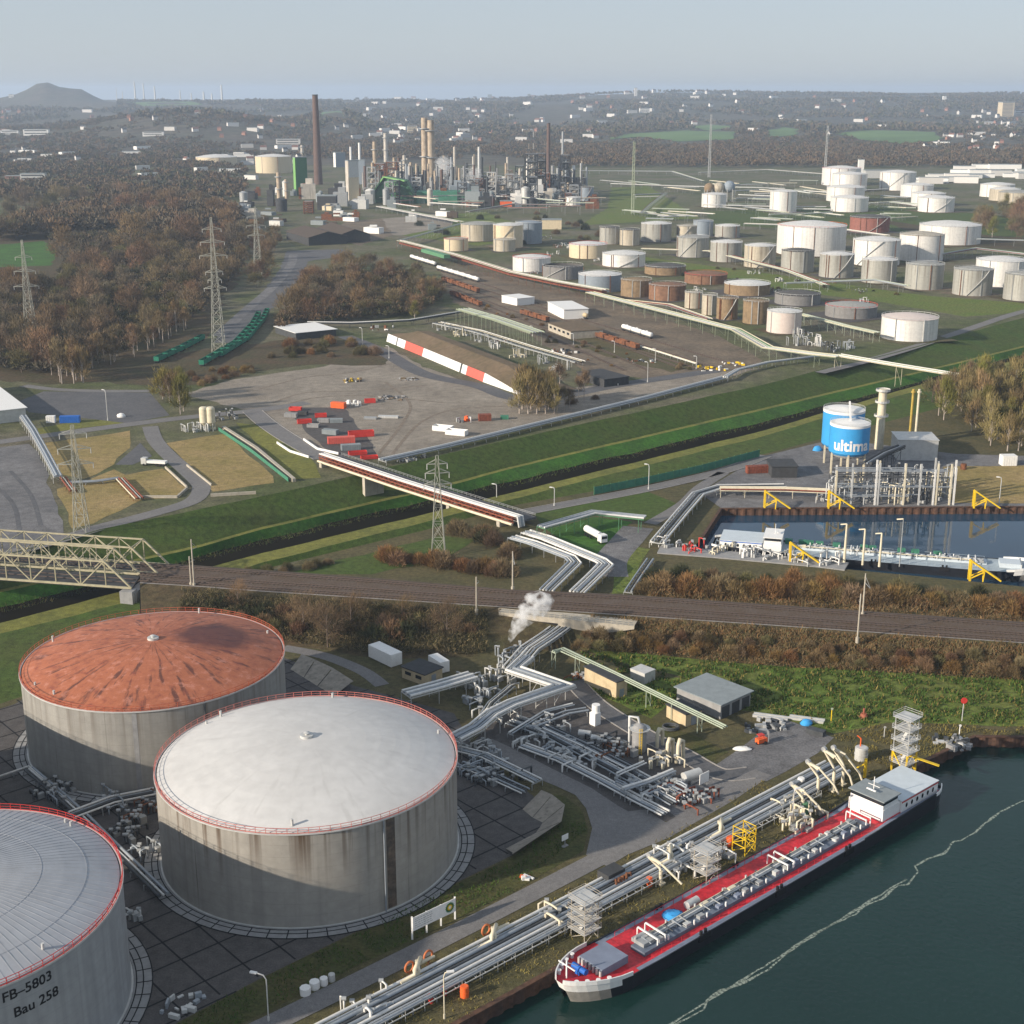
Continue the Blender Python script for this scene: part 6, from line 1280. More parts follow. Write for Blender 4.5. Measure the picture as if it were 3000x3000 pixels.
for i, a in enumerate(((840, 700, 905, 720, 930, 690), (930, 690, 995, 712, 1010, 685))):
    house('coal_shed', ('dark coal shed with pale gable roof, left of two', 'dark coal shed with pale gable roof, right of two')[i], 'shed', a[:2], a[2:4], a[4:], 8, 'roof_dark', 'sleeper', 0, False, 1.0, 5)
# ---------------------------------------------------------------- TANKER DOCK
b_bow, b_st = G(3060, 1668, .4), G(2090, 1590, .4); dd = (b_st - b_bow).normalized()
barge('blue grey decked tanker barge with white wheelhouse moored in the basin', (b_bow.x, b_bow.y, 0), math.atan2(dd.y, dd.x), L=(b_st - b_bow).length, W=13.5, zw=-2.5, zd=.4, seed=4, cols=dict(hull='hull_black', bow='white_paint', boot='boot_grey', deck='deck_pale', walk='deck_pale', trunk='roof_blue', trunk2='roof_blue', roof='roof_blue', wroof='white_paint', stripe='blue'))
jl = [q for q in path([(1930, 1612), (2100, 1625), (2400, 1652), (2480, 1662)])]
mb = MB()
for i, (a, b) in enumerate(zip(jl, jl[1:])): mb.bar(a + Vector((0, 0, .15 + .004 * i)), b + Vector((0, 0, .15 + .004 * i)), 7.5, .5)
one('jetty', mb, 'concrete_grey', 'grey loading jetty beside the blue grey barge', 'jetty')
for i, (px, py) in enumerate(((1960, 1605), (2030, 1612), (2110, 1618), (2190, 1628), (2270, 1634), (2350, 1645), (2430, 1650))): valves(('pipes where the jetty meets the white gantry', 'red valves at the start of the jetty', 'valves on the jetty under the white wheelhouse', 'coloured valves on the jetty behind the wheelhouse', 'valves on the jetty beside the first yellow gangway', 'valves in the middle of the jetty', 'valves at the end of the jetty')[i], px, py, 9, 4.5, ('pipe_white', 'red_paint', 'pipe_cream', 'white_paint', 'pipe_white', 'galv', 'pipe_white')[i], 60 + i, 3.2)
for i, px in enumerate((2310, 2350, 2372, 2400, 2450, 2530, 2555, 2640, 2680, 2745)):
    cbox('small green deck locker on the blue grey barge', px, 1598 + (px - 2310) * .085, -8, 2.4, 1.6, 1.9, 'fence_green', 'green deck lockers', z=.4, name='locker')
def gangway(label, px, py, sx, h=6.5, z=0):
    p = G(px, py, z); t = E('gangway_crane', label, 'gangway crane', p, 'yellow gangway cranes'); f = Vector((sx * 9, -2, 0)); mb = MB(); mb.bar(p, p + Vector((0, 0, h)), .55); mb.bar(p + Vector((0, 1.6, 0)), p + Vector((0, 1.6, h)), .4); mb.bar(p + Vector((0, 0, h * .9)), p + Vector((0, 1.6, h * .9)), .3); mb.build('post', 'yellow', t)
    mb = MB()
    for s in (0, 1.6): mb.bar(p + Vector((0, s, h)), p + f + Vector((0, s, .6)), .5, .45); mb.bar(p + f * .42, p + f * .45 + Vector((0, s, h * .55)), .3); mb.bar(p + Vector((0, s, h * .12)), p + f * .45 + Vector((0, s, h * .5)), .3)
    mb.build('gangway', 'yellow', t)
for a in ((2240, 1490, 'yellow gangway crane on the far quay left of the silos', 1), (2427, 1490, 'yellow gangway crane on the far quay under the silos', 1), (2853, 1489, 'yellow gangway crane on the far quay right of the white columns', 1), (2314, 1648, 'yellow gangway crane on the jetty behind the white wheelhouse', 1), (2841, 1702, 'yellow gangway crane standing in the bushes by the basin', 1)): gangway(a[2], a[0], a[1], a[3])
for i, (px, py, yt) in enumerate(((2473, 1650, 1535), (2527, 1655, 1550), (2576, 1660, 1562), (2635, 1660, 1520))):
    p = G(px, py); h = ZAT(p.y, yt); t = E('loading_mast', ('tallest cream loading mast beside the barge', 'second cream loading mast beside the barge', 'cream loading mast with side pipe beside the barge', 'slim grey lamp mast beside the barge')[i], 'mast', p); mb = MB(); mb.cyl(p, p + Vector((0, 0, h)), (.5, .4, .45, .2)[i], .3 if i < 3 else .12, 10); mb.build('post', ('pipe_cream', 'pipe_cream', 'pipe_cream', 'steel')[i], t); mb = MB(); mb.bar(p + Vector((0, 0, h)), p + Vector((-1.6, 1.5, h - .6)), .35); mb.build('head', 'pipe_cream', t)
# blue silos with lettering and the plant beside them
def silo(label, px, rp, ytop, ybot, ybase, txt=None):
    p = G(px, ybase); dist = p.y * CP + (H - 14) * SP; r = rp * dist / F; zt = ZAT(p.y, ytop); z0 = ZAT(p.y - r, ybot); t = E('blue_silo', label, 'silo', p, None)
    mb = MB(); mb.lathe(p, [(r * .45, z0), (r * .8, z0 + .8), (r, z0 + 2.6), (r, zt)], 40); mb.build('body', 'silo_blue', t); mb = MB(); mb.lathe(p, [(r + .05, zt - .9), (r + .05, zt), (r + .05, zt + .05), (.02, zt + .9)], 40); mb.build('roof', 'white_paint', t)
    mb = MB(); mb.lathe(p, [(r * .82, z0 + .75), (r * .95, z0 + 1.75)], 40); 
    for z in (.9, .5):
        P = [p + Vector((r * math.cos(a), r * math.sin(a), zt + z)) for a in np.linspace(0, 6.2832, 33)]
        for a, b in zip(P, P[1:]): mb.bar(a, b, .09)
    mb.build('railing', 'galv', t)
    for k in range(6):
        a = k * math.pi / 3 + .3; q = p + Vector((r * .93 * math.cos(a), r * .93 * math.sin(a), 0)); mb = MB(); mb.bar(q, q + Vector((0, 0, z0 + 2.6)), .6); mb.build('leg', 'pipe_cream', t)
    if txt: a = on_wall(p.x, p.y, r, 2441); wrap_text(txt, 6.2, p.x, p.y, r, a, ZAT(p.y + r * math.sin(a) - 1, 1318), t, 'white_paint', .32)
    return p, r, zt
mat('dull_yellow', (.42, .30, .06), .6, var=.2); mat('silo_blue', (.045, .30, .62), .45, var=.06)
sp, sr, szt = silo('nearer blue silo with large white lettering and white roof', 2481, 58, 1238, 1352, 1385, 'ultima'); silo('blue silo standing behind the lettered silo', 2463, 60, 1198, 1330, 1352)
mb = MB(); mb.bar(Vector((sp.x, sp.y, szt + 1)), G(2463, 1352) + Vector((2, 0, szt + 4.5)), .7, .7); one('roof_conveyor', mb, 'white_paint', 'white sloping pipe linking the roofs of the blue silos', 'conveyor')
p = G(2574, 1315); h = ZAT(p.y, 1140); t = E('column', 'tall pale column with ring platforms behind the silos', 'column', p); mb = MB(); mb.cyl(p, p + Vector((0, 0, h)), 1.9, 1.7, 16); mb.build('shell', 'pipe_cream', t)
for f in (.55, .78, .97): mb = MB(); mb.lathe(p + Vector((0, 0, h * f)), [(1.9, 0), (3.0, 0), (3.0, .9), (2.95, .9)], 16, False); mb.build('platform', 'galv', t)
for i, (px, m) in enumerate(((2664, 'yellow'), (2681, 'pipe_cream'))): p = G(px, 1290); h = ZAT(p.y, 1140); mb = MB(); mb.cyl(p, p + Vector((0, 0, h)), .55, n=10); mb.cyl(p + Vector((0, 0, h * .93)), p + Vector((0, 0, h * .96)), 1.0, n=10); one('stack', mb, 'dull_yellow' if m == 'yellow' else m, ('slim yellow stack beside a cream twin', 'slim cream stack beside a yellow twin')[i], 'stack')
house('plant_building', 'grey plant building behind the pipe columns', 'building', (2628, 1348), (2745, 1350), (2745, 1325), 8.5, 'galv', 'galv', 0, False, .3)
t = E('pipe_gantry', 'long steel pipe gantry on white columns along the far quay', 'pipe gantry', G(2490, 1478))
for px in (2445, 2492, 2562, 2570, 2645, 2690, 2732, 2740, 2780, 2792):
    for q in (G(px, 1480), G(px, 1462)): mb = MB(); h = random.uniform(13, 16); mb.bar(q, q + Vector((0, 0, h)), .6); mb.build('column', random.choice(('pipe_cream', 'galv', 'pipe_white')), t)
for z in (3.5, 7, 10.5, 13): 
    mb = MB(); a, b = G(2445, 1480), G(2795, 1480)
    for o in (0, 2, 4.5): mb.bar(a + Vector((0, o, z)), b + Vector((random.uniform(-18, 0), o, z)), .35)
    mb.build('pipe_level', random.choice(('pipe_grey', 'pipe_dark', 'steel')), t)
for i in range(12): valves(f'{nth(i)} cluster of pipes and pumps from the left under the quay gantry', 2440 + i * 31, 1470 - (i % 3) * 22, 10, 4.5, ('galv', 'pipe_dark', 'pipe_cream', 'steel')[i % 4], 80 + i, 9)
pipe_rack('pipe_rack', 'grey stairs and chute rising behind the lettered silo', zp([(2540, 1360), (2590, 1330), (2640, 1310)], 9), ['pipe_dark', 'pipe_grey', 'pipe_dark'], .5, 1.4, 6, 'dark_steel'); pipe_rack('pipe_rack', 'cream pipe row along the far quay left of the silos', zp([(2110, 1432), (2300, 1434), (2440, 1440)], 3), ['pipe_cream', 'pipe_white', 'pipe_cream', 'pipe_rust'], .35, 1.1, 9, 'pipe_cream')
house('dark_shed', 'dark flat roofed shelter left of the blue silos', 'shelter', (2260, 1400), (2335, 1400), (2335, 1378), 4.5, 'roof_dark', 'roof_dark', 0, False, .4); cbox('rust red tank trailer before the dark shelter', 2218, 1385, 10, 9, 2.6, 3, 'pipe_rust', 'parked trailers', name='tank_trailer'); cbox('white cabin on the dead grass beside the tree row', 2952, 1362, 3, 6, 4, 4.2, 'white_paint', 'cabins', name='cabin')
drum(2822, 1375, 1.2, 2.2, 'rust', 'rusty drum on the apron right of the gantry'); blob('tank', G(2395, 1320), (2.2, 1.6, 2.2), 'sky_blue', 'small blue tank left of the blue silos', 'tank')
fl = path([(1740, 1450), (1900, 1418), (2050, 1385), (2225, 1338)]); t = E('fence', 'long green mesh fence along the near dike road', 'fence', fl[0]); mb = MB()
for a, b in zip(fl, fl[1:]): mb.bar(a + Vector((0, 0, 1.6)), b + Vector((0, 0, 1.6)), .08, 3.0)
mb.build('mesh_panel', 'fence_green', t)
for q, d in along(fl, 4): mb = MB(); mb.bar(q, q + Vector((0, 0, 3.4)), .2); mb.build('post', 'green_steel', t)
for a in ((1900, 1434, 1360, 'tall street lamp on the dike road by the green fence'), (1624, 1482, 1428, 'street lamp on the dike road beside the pipe bridge'), (1455, 1468, 1418, 'street lamp at the end of the road bridge'), (316, 1232, 1142, 'street lamp on the edge of the asphalt yard'), (1062, 1010, 960, 'street lamp by the yard road near the mound'), (1140, 1050, 1013, 'street lamp in front of the white wall'), (1897, 1120, 1060, 'street lamp on the curve below the rail yard'), (2927, 1475, 1398, 'street lamp on the dead grass of the far quay')): lamp(a[0], a[1], a[2], a[3], arm=(-1, .4, 0), r=.16)
# ================================================================ FAR: TANK FARM, REFINERY, TOWN, HILLS
wall_mat('t_white', (.72, .70, .66), 2.6, .12, 13.0); wall_mat('t_grey', (.36, .355, .32), 2.4, .5, 13.0); wall_mat('t_beige', (.47, .42, .33), 2.4, .5, 12.0)
mat('t_brown', (.24, .17, .10), .8, var=.25, scale=.4, streak=.4); mat('t_rust', (.21, .115, .07), .8, var=.3, scale=.4, streak=.4); mat('t_blue', (.24, .28, .32), .6, var=.1, streak=.15); mat('t_dark', (.09, .085, .08), .8, var=.25, scale=.3)
mat('t_pink', (.62, .53, .48), .6, var=.08, streak=.1)
def tank(px0, px1, yr, yb, wall, roof, label, rail=None, flat=False, stair=True, yring=None):
    """px0/px1 wall edges, yr lowest point of the rim, yb lowest point of the foot"""
    xc = (px0 + px1) / 2; f = G(xc, yb); r = 0.0
    for _ in range(6):
        c = f + Vector((f.x, f.y, 0)).normalized() * r; r = (px1 - px0) / 2 * (c.y * CP + (H - 6) * SP) / F
    c = f + Vector((f.x, f.y, 0)).normalized() * r; h = max(3.0, ZAT(f.y, yr)); t = E('storage_tank', label, 'storage tank', c, 'tanks of the far tank farm')
    if px0 > 1200:
        q = r * rs0.uniform(1.3, 1.5); a0 = rs0.uniform(.2, .5); P = [c + Vector((q * 1.25 * math.cos(a0 + k * math.pi / 2 + .785), q * 1.25 * math.sin(a0 + k * math.pi / 2 + .785), .10)) for k in range(4)]; mb = MB(); P2 = [Vector((p.x, p.y, .07 + .004 * len(PADS))) for p in rough_poly(P, .8, 6)]; mb.add(P2, tessellate_polygon([P2])); PADS.append(struct('tank_pad', mb, rs0.choice(('yard_soil', 'court', 'brush_soil', 'near_ground'))))
    n = 36; mb = MB(); mb.lathe(c, [(r, 0), (r, h)], n); mb.build('shell', wall, t)
    mb = MB(); k = (0 if flat else r * .13)
    if flat: mb.lathe(c, [(r, h), (r - .3, h), (r - .3, h - 1.5), (.02, h - 1.5)], n, False)
    else: mb.lathe(c, [(r + .25, h), (r + .25, h + .15), (r * .66, h + .15 + k * .5), (r * .3, h + .15 + k * .85), (.02, h + k + .15)], n, True)
    mb.build('roof', roof, t)
    for a in (-1.2 + rs0.uniform(-.5, .3), -2.3 + rs0.uniform(-.3, .4)): q = c + Vector(((r + .2) * math.cos(a), (r + .2) * math.sin(a), 0)); mb = MB(); mb.bar(q, q + Vector((0, 0, h + .6)), .45); mb.build('ladder', rs0.choice(('steel', 'rust', 'galv')), t)
    mb = MB(); P = [c + Vector(((r + .1) * math.cos(a), (r + .1) * math.sin(a), h)) for a in np.linspace(0, 2 * math.pi, 25)]
    for a, b in zip(P, P[1:]): mb.bar(a + Vector((0, 0, 1.1)), b + Vector((0, 0, 1.1)), .16); mb.bar(a, a + Vector((0, 0, 1.1)), .14)
    mb.build('railing', rail or 'galv', t)
    if stair and ('stair' in label or random.random() < .35):
        mb = MB(); a0 = -2.2 + random.uniform(-.5, .3); P = [c + Vector(((r + .6) * math.cos(a0 + 1.1 * i / 10), (r + .6) * math.sin(a0 + 1.1 * i / 10), h * i / 10)) for i in range(11)]
        for a, b in zip(P, P[1:]): mb.bar(a, b, .7, .3)
        mb.build('stair', 'steel' if 'stair' in label else 'galv', t)
        a = a0 - .35; q = c + Vector(((r + .25) * math.cos(a), (r + .25) * math.sin(a), 0)); mb = MB(); mb.bar(q, q + Vector((0, 0, h)), .5); mb.build('downpipe', 'rust', t)
    return t
W_, Gy, Be, Br, Ru, Bl = 't_white', 't_grey', 't_beige', 't_brown', 't_rust', 't_blue'
rs0 = random.Random(5); PADS = []
TANKS = [
 (1756, 1814, 668, 716, Gy, 't_dark', 'grey tank with dark roof at the left end of the middle tank row'), (1815, 1873, 675, 720, Be, 't_dark', 'cream tank with dark roof, second from the left in the middle row'), (1877, 1966, 658, 709, Gy, W_, 'broad pale grey tank with white cone roof behind two slim tanks'),
 (1981, 2040, 664, 707, Be, Be, 'beige tank behind the first grey tank of the front row'), (2030, 2088, 650, 693, Bl, Bl, 'blue grey tank standing half hidden behind a beige one'), (2094, 2166, 664, 697, Gy, W_, 'grey tank with white roof behind the second front row tank'),
 (1981, 2075, 699, 755, Gy, Gy, 'first grey tank from the left of the front row on the grass'), (2080, 2172, 713, 769, Gy, W_, 'second grey tank from the left of the front row on the grass'), (2179, 2270, 723, 785, Be, W_, 'third tank of the front row on the grass, beige with white roof'), (2287, 2382, 738, 800, Gy, 't_dark', 'fourth tank of the front row, grey with dark roof'), (2399, 2498, 749, 815, Gy, W_, 'fifth tank of the front row, grey with white roof'), (2522, 2623, 765, 831, Gy, W_, 'sixth tank of the front row, before two white tanks'), (2650, 2759, 779, 850, Gy, Gy, 'seventh tank of the front row, grey roof and plates'), (2790, 2902, 794, 868, Gy, Gy, 'eighth tank of the front row beside a white tank'), (2939, 3050, 808, 883, Gy, Gy, 'last tank of the front row, cut by the right edge'),
 (1667, 1778, 720, 759, 't_cream', W_, 'low cream orange tank behind the white domed tanks'), (1764, 1890, 749, 784, W_, W_, 'low white tank with cone roof beside the grass band'), (1502, 1613, 759, 798, W_, W_, 'low white tank next to the rust red pipe rack'), (1589, 1708, 784, 821, 't_grey2', 't_dark', 'low dark grey open topped tank by the pipe rack'), (1694, 1820, 810, 858, Bl, W_, 'blue grey tank with white roof at the end of the red rack'),
 (1818, 1908, 825, 872, Br, Br, 'brown tank right of the blue grey tank'), (1900, 2008, 841, 883, Ru, Ru, 'rusty brown tank beside a puff of steam'), (1888, 2008, 786, 808, Br, 't_dark', 'low dark brown tank with flat roof by the grass band'), (2005, 2129, 810, 835, Ru, Ru, 'low rusty tank with flat roof by the grass band'), (2121, 2255, 838, 868, Br, W_, 'low brown tank with white roof'),
 (2005, 2057, 860, 905, Be, Be, 'slim beige tank left of its brown neighbours'), (2055, 2100, 868, 924, Be, Be, 'slimmest beige tank before the rusty ones'), (2098, 2160, 878, 938, Br, Br, 'brown tank in the front group above the pipe rack'), (2175, 2249, 887, 951, Br, Br, 'rust brown tank next to the pinkish white one'), (2245, 2345, 918, 979, 't_pink', W_, 'pinkish white tank above the green pipe rack'),
 (2269, 2401, 868, 897, 't_grey2', 't_dark', 'low grey tank with dark roof behind the pinkish tank'), (2417, 2566, 905, 936, 't_grey2', Gy, 'low wide grey tank behind the white dike tank'), (2580, 2741, 940, 1002, W_, 't_pink', 'white tank nearest the far dike road'),
 (2275, 2473, 668, 752, W_, W_, 'biggest white tank with orange red rail behind the front row'), (2496, 2632, 708, 781, W_, W_, 'white tank with dark diagonal stair behind the sixth front tank'), (2632, 2759, 692, 768, W_, Be, 'white tank with pale beige roof behind the seventh front tank'), (2692, 2867, 665, 719, W_, W_, 'wide white tank before the brown trees at the right'), (2856, 3000, 768, 842, W_, W_, 'white tank squeezed between the last two front tanks'), (2489, 2603, 640, 683, 't_red', 't_dark', 'rust red tank with dark roof behind the biggest white tank'),
 (2407, 2518, 495, 545, W_, W_, 'rear white tank of the far cluster below the white block'), (2436, 2537, 512, 562, W_, W_, 'white tank in front of the rear white cluster tank'), (2421, 2530, 551, 592, W_, W_, 'middle white tank of the stacked far cluster'), (2432, 2541, 582, 622, W_, W_, 'front white tank of the stacked far cluster'), (2576, 2679, 507, 559, W_, W_, 'white far tank with a dark diagonal stair standing alone'), (2638, 2731, 544, 580, W_, W_, 'rear white tank of the group before the far trees'), (2669, 2766, 569, 606, W_, W_, 'middle white tank of the group before the far trees'), (2689, 2792, 582, 623, W_, W_, 'front white tank of the group before the far trees'),
 (2871, 2968, 543, 579, W_, W_, 'white far tank left of a cream pair at the right edge'), (2898, 2985, 556, 590, Be, W_, 'cream far tank in the middle of three at the right edge'), (2925, 3030, 566, 599, Be, Gy, 'cream far tank cut by the right edge'), (2254, 2332, 563, 624, W_, W_, 'tall white tank alone before the pipe maze'), (2055, 2127, 571, 609, W_, W_, 'white tank in front of the three spheres'),
 (1350, 1449, 660, 708, Be, Gy, 'cream tank with dotted cone roof, left of a pair'), (1445, 1532, 662, 728, 't_cream', W_, 'taller cream tank with stair, right of a pair'), (1510, 1588, 655, 716, Bl, Bl, 'blue grey tank behind the taller cream tank'), (1301, 1372, 703, 737, 't_cream', Be, 'low cream tank in front of the dotted roof tank'), (1445, 1510, 705, 738, Be, Be, 'low beige tank at the foot of the taller cream tank'),
 (750, 855, 460, 508, 't_cream', W_, 'large cream tank left of the green slab building'), (576, 695, 462, 486, 't_cream', W_, 'wide cream tank among trees beyond the wood'), (1696, 1739, 550, 590, 't_blue', 't_dark', 'dark blue tank beside the refinery grass'), (1657, 1700, 580, 604, W_, W_, 'small white tank before the dark blue tank'), (1668, 1702, 563, 580, W_, W_, 'small white tank left of the dark blue tank')]
mat('t_cream', (.62, .52, .36), .6, var=.08, streak=.15); mat('t_grey2', (.20, .195, .19), .7, var=.15, streak=.2); mat('t_red', (.25, .10, .075), .7, var=.2, streak=.3)
for i, a in enumerate(TANKS):
    tank(*a[:6], a[6], rail='orange' if 'orange red rail' in a[6] else ('red_paint' if 'low' in a[6] and i % 2 else 'galv'), flat='open' in a[6], stair=(a[1] - a[0]) > 40)
for i, (px, py, rp) in enumerate(((2076, 551, 15), (2105, 551, 17), (2135, 547, 17))):
    p = G(px, 590); d = p.y * CP + H * SP; r = rp * d / F; z = ZAT(p.y, py); t = E('gas_sphere', ('rusty beige gas sphere, left of three', 'beige gas sphere, middle of three', 'blue grey gas sphere, right of three')[i], 'gas sphere', p, 'gas spheres'); mb = MB(); mb.sphere(p + Vector((0, 0, z)), r, 20); mb.build('sphere', ('t_brown', 't_beige', 't_blue')[i], t)
    for k in range(6): a = k * 1.047; q = p + Vector((r * .9 * math.cos(a), r * .9 * math.sin(a), 0)); mb = MB(); mb.bar(q, q + Vector((0, 0, z)), .8); mb.build('leg', 'galv', t)
# dikes and pipes between the tanks
for lb, px, ms in (('pipes crossing the tank farm behind the front row', [(1880, 728), (2080, 735), (2300, 790), (2420, 835)], 4), ('pipes along the road beneath the front row of tanks', [(2300, 830), (2560, 820), (2660, 838)], 3), ('pipe track in front of the rust red tank', [(2180, 655), (2400, 662), (2600, 690)], 4), ('green pipe track right of the white tanks', [(2760, 745), (2860, 728), (3050, 750)], 4), ('red pipes on the ground before the brown trees', [(2860, 700), (3050, 706)], 3), ('far pipe row over the refinery grass', [(1700, 500), (1970, 502), (2060, 530)], 3), ('second far pipe row over the refinery grass', [(1790, 538), (2000, 545), (2300, 552)], 3), ('slanting pipe row down the refinery grass', [(1950, 565), (1905, 600), (1880, 625)], 4), ('far pipe row before the three tank clusters', [(2060, 600), (2320, 606), (2420, 606)], 3), ('pipe row at the foot of the refinery', [(1370, 620), (1500, 598), (1640, 600)], 4), ('long pale pipe rack leading to the cream tanks', [(1110, 605), (1200, 622), (1350, 650)], 5), ('green pipe rack joining the red rack and the cream tanks', [(1170, 705), (1260, 680), (1350, 655)], 3), ('far pipe rows along the edge of the wood', [(2050, 505), (2250, 497), (2420, 510)], 4), ('pipe rows behind the beige slim tanks', [(1830, 880), (1960, 893), (2080, 935)], 3)):
    pipe_rack('pipe_rack', lb, zp(px, 6), [('pipe_white', 'pale_green', 'pipe_cream', 'pipe_grey', 'pipe_rust')[(i + len(lb)) % 5] for i in range(ms)], .3, 1.8, 18, 'steel')
for i, (px, py) in enumerate([(rs0.uniform(1500, 2560), 0) for _ in range(30)]):
    py = 700 + (px - 1500) * .16 + rs0.uniform(-20, 110); p = G(px, py); valves('pumps and valves on the ground between the tanks', px, py, 5, 7, rs0.choice(('galv', 'pipe_dark', 'pipe_white', 'rust')), 200 + i, 3.2)
    bpy.data.objects[[o.name for o in bpy.data.objects if o.name.startswith('valve_station')][-1]]['group'] = 'pumps and valves between the tanks'
# ---- refinery
def box_bld(label, px0, px1, ytop, ybase, m, dep=.8, name='plant_building', cat='building', m2=None, side=None, roof=None, z=0):
    a, b = G(px0, ybase), G(px1, ybase); h = ZAT(a.y, ytop); L = (b - a).length; t = E(name, label, cat, (a + b) / 2); mb = MB(); rz = R(28) if side else 0; cc = Vector(((a.x + b.x) / 2, a.y + L * dep / 2, 0)); L = L * (.84 if side else 1); ux, uy = Vector((math.cos(rz), math.sin(rz), 0)), Vector((-math.sin(rz), math.cos(rz), 0)); mb.box(*cc, L, L * dep, h, rz); mb.build('wall', m, t); mb = MB(); mb.box(cc.x, cc.y, h, L + .6, L * dep + .6, 1.0, rz); mb.build('roof', roof or 'roof_grey', t)
    if m2: mb = MB(); q = cc - uy * (L * dep / 2 + .1); mb.box(q.x, q.y, h * .62, L * .98, .4, h * .375, rz); mb.build('cladding', m2, t)
    if side: mb = MB(); q = cc - ux * (L / 2 + .1); mb.box(q.x, q.y, .1, .5, L * dep * .98, h - .2, rz); mb.build('side_wall', side, t)
    return t
mat('slab_green', (.045, .15, .065), .6, var=.1); mat('slab_light', (.18, .38, .12), .6, var=.08); mat('stack_brown', (.13, .085, .07), .85, var=.15, scale=.2, streak=.3); mat('col_rust', (.42, .34, .25), .7, var=.3, scale=.12, streak=.8, scol=(.16, .07, .035)); mat('col_pale', (.50, .46, .40), .6, var=.2, scale=.15, streak=.4)
box_bld('tall green slab building with lighter green narrow side', 860, 902, 462, 572, 'slab_green', .55, side='slab_light'); box_bld('tall beige tower block with grey glazed top in the refinery', 1014, 1052, 472, 597, 't_cream', .7, m2='galv', side='col_pale'); box_bld('dark blue grey block behind the beige tower', 1045, 1070, 470, 540, 't_blue', .8)
box_bld('dark blue block with pale edge left of the beige tower', 976, 1012, 448, 490, 't_blue', .6, side='white_paint'); box_bld('dark shed with sloping roof under the green slab', 930, 985, 575, 615, 'roof_dark', .7); box_bld('low cream building at the foot of the cream tanks', 1588, 1645, 645, 672, 't_cream', .5); box_bld('white upright block behind the far white tanks', 2514, 2530, 468, 512, 'white_paint', .8); box_bld('long grey shed behind the far white tanks', 2535, 2620, 500, 522, 'galv', .4); box_bld('orange roofed hut at the edge of the refinery', 1465, 1500, 590, 605, 'orange', .5)
# green ridge hall
a, b = G(1080, 592), G(1225, 596); h = ZAT(a.y, 520); L = (b - a).length; t = E('coke_hall', 'big green hall with a steep sloping roof in the refinery', 'hall', (a + b) / 2); mb = MB(); D = L * .5
V = [a, b, b + Vector((0, D, 0)), a + Vector((0, D, 0)), a.lerp(b, .36) + Vector((0, 0, h)), b + Vector((-L * .2, 0, h * .86)), b + Vector((-L * .2, D, h * .86)), a.lerp(b, .36) + Vector((0, D, h))]
mb.add(V, [(0, 1, 5, 4), (1, 2, 6, 5), (3, 7, 6, 2)]); mb.build('wall', 'slab_green', t); mb = MB(); mb.add([V[0] - Vector((1, 1, 0)), V[4] - Vector((1, 1, -1)), V[7] + Vector((-1, 1, 1)), V[3] + Vector((-1, 1, 0)), V[5] + Vector((0, -1, 1)), V[6] + Vector((0, 1, 1))], [(0, 1, 2, 3), (1, 4, 5, 2)]); mb.build('roof', 'slab_green', t); mb = MB()
for q0, q1 in ((V[0], V[4]), (V[4], V[5])): mb.bar(q0 + Vector((-2, -2, 1.5)), q1 + Vector((-2, -2, 1.5)), 5, 1.6)
mb.build('roof_verge', 'slab_light', t)
mb = MB(); c0, c1 = G(1225, 596), G(1385, 592); mb.box((c0.x + c1.x) / 2, c0.y + 20, 0, (c1 - c0).length, 40, ZAT(c0.y, 562)); one('long_hall', mb, 'fence_green', 'long low dark green hall beside the sloping green hall', 'hall')
def stack(label, px, ytop, ybase, wpx, m, taper=.7, bands=0, name='chimney', group=None, plat=0, frame=False):
    p = G(px, ybase); d = p.y * CP + H * SP; r = wpx / 2 * d / F; h = ZAT(p.y, ytop); t = E(name, label, name.replace('_', ' '), p, group); mb = MB(); mb.cyl(p, p + Vector((0, 0, h)), r, r * taper, 14); mb.build('shaft', m, t)
    for k in range(plat): mb = MB(); z = h * (k + 1) / (plat + .4); mb.cyl(p + Vector((0, 0, z)), p + Vector((0, 0, z + 1.2)), r * 1.55, n=12); mb.build('platform', 'steel', t)
    if name == 'chimney': mb = MB(); mb.cyl(p + Vector((0, 0, h)), p + Vector((0, 0, h + h * .012)), r * taper * 1.08, n=14); mb.build('rim', 'pipe_dark', t)
    return t
stack('tall brown tapering chimney, highest thing in the refinery', 933, 280, 540, 26, 'stack_brown', .62); stack('dark brown slim chimney beside a black framework', 1606, 362, 530, 13, 'stack_brown', .75)
rs = random.Random(12)
cols = [(1246, 345, 540, 21, 'col_rust', 'tallest rust streaked column, left of a tall pair'), (1264, 352, 540, 24, 'col_rust', 'broad rust streaked column, right of a tall pair'), (1131, 390, 475, 13, 'col_pale', 'pale column with a narrow tip in the refinery'), (1101, 415, 560, 14, 'col_rust', 'brown column with platforms left of the pale tip'), (1028, 430, 470, 7, 'white_paint', 'thin white stack over the beige tower'), (1054, 418, 470, 8, 'white_paint', 'thin white stack right of the beige tower top'), (886, 425, 462, 10, 'col_pale', 'short grey stack on the green slab roof'), (819, 505, 590, 15, 'col_rust', 'orange brown column left of the green slab'), (840, 525, 585, 10, 'col_rust', 'smaller orange brown column beside the green slab'), (1186, 455, 545, 12, 'col_pale', 'grey white column before the tall rusty pair'), (1170, 462, 540, 10, 'stack_brown', 'brown column before the tall rusty pair'), (1333, 430, 560, 9, 'col_pale', 'slim pale column right of the tall pair'), (1404, 430, 555, 9, 'galv', 'slim grey column above the steam clouds'), (1487, 460, 550, 8, 'col_pale', 'slim pale column left of the black framework'), (1548, 465, 580, 14, 'white_paint', 'white column in the black framework'), (1648, 385, 470, 7, 'steel', 'thin dark stack over the white capped tower'), (1680, 485, 560, 10, 'white_paint', 'white twin column right of the framework')]
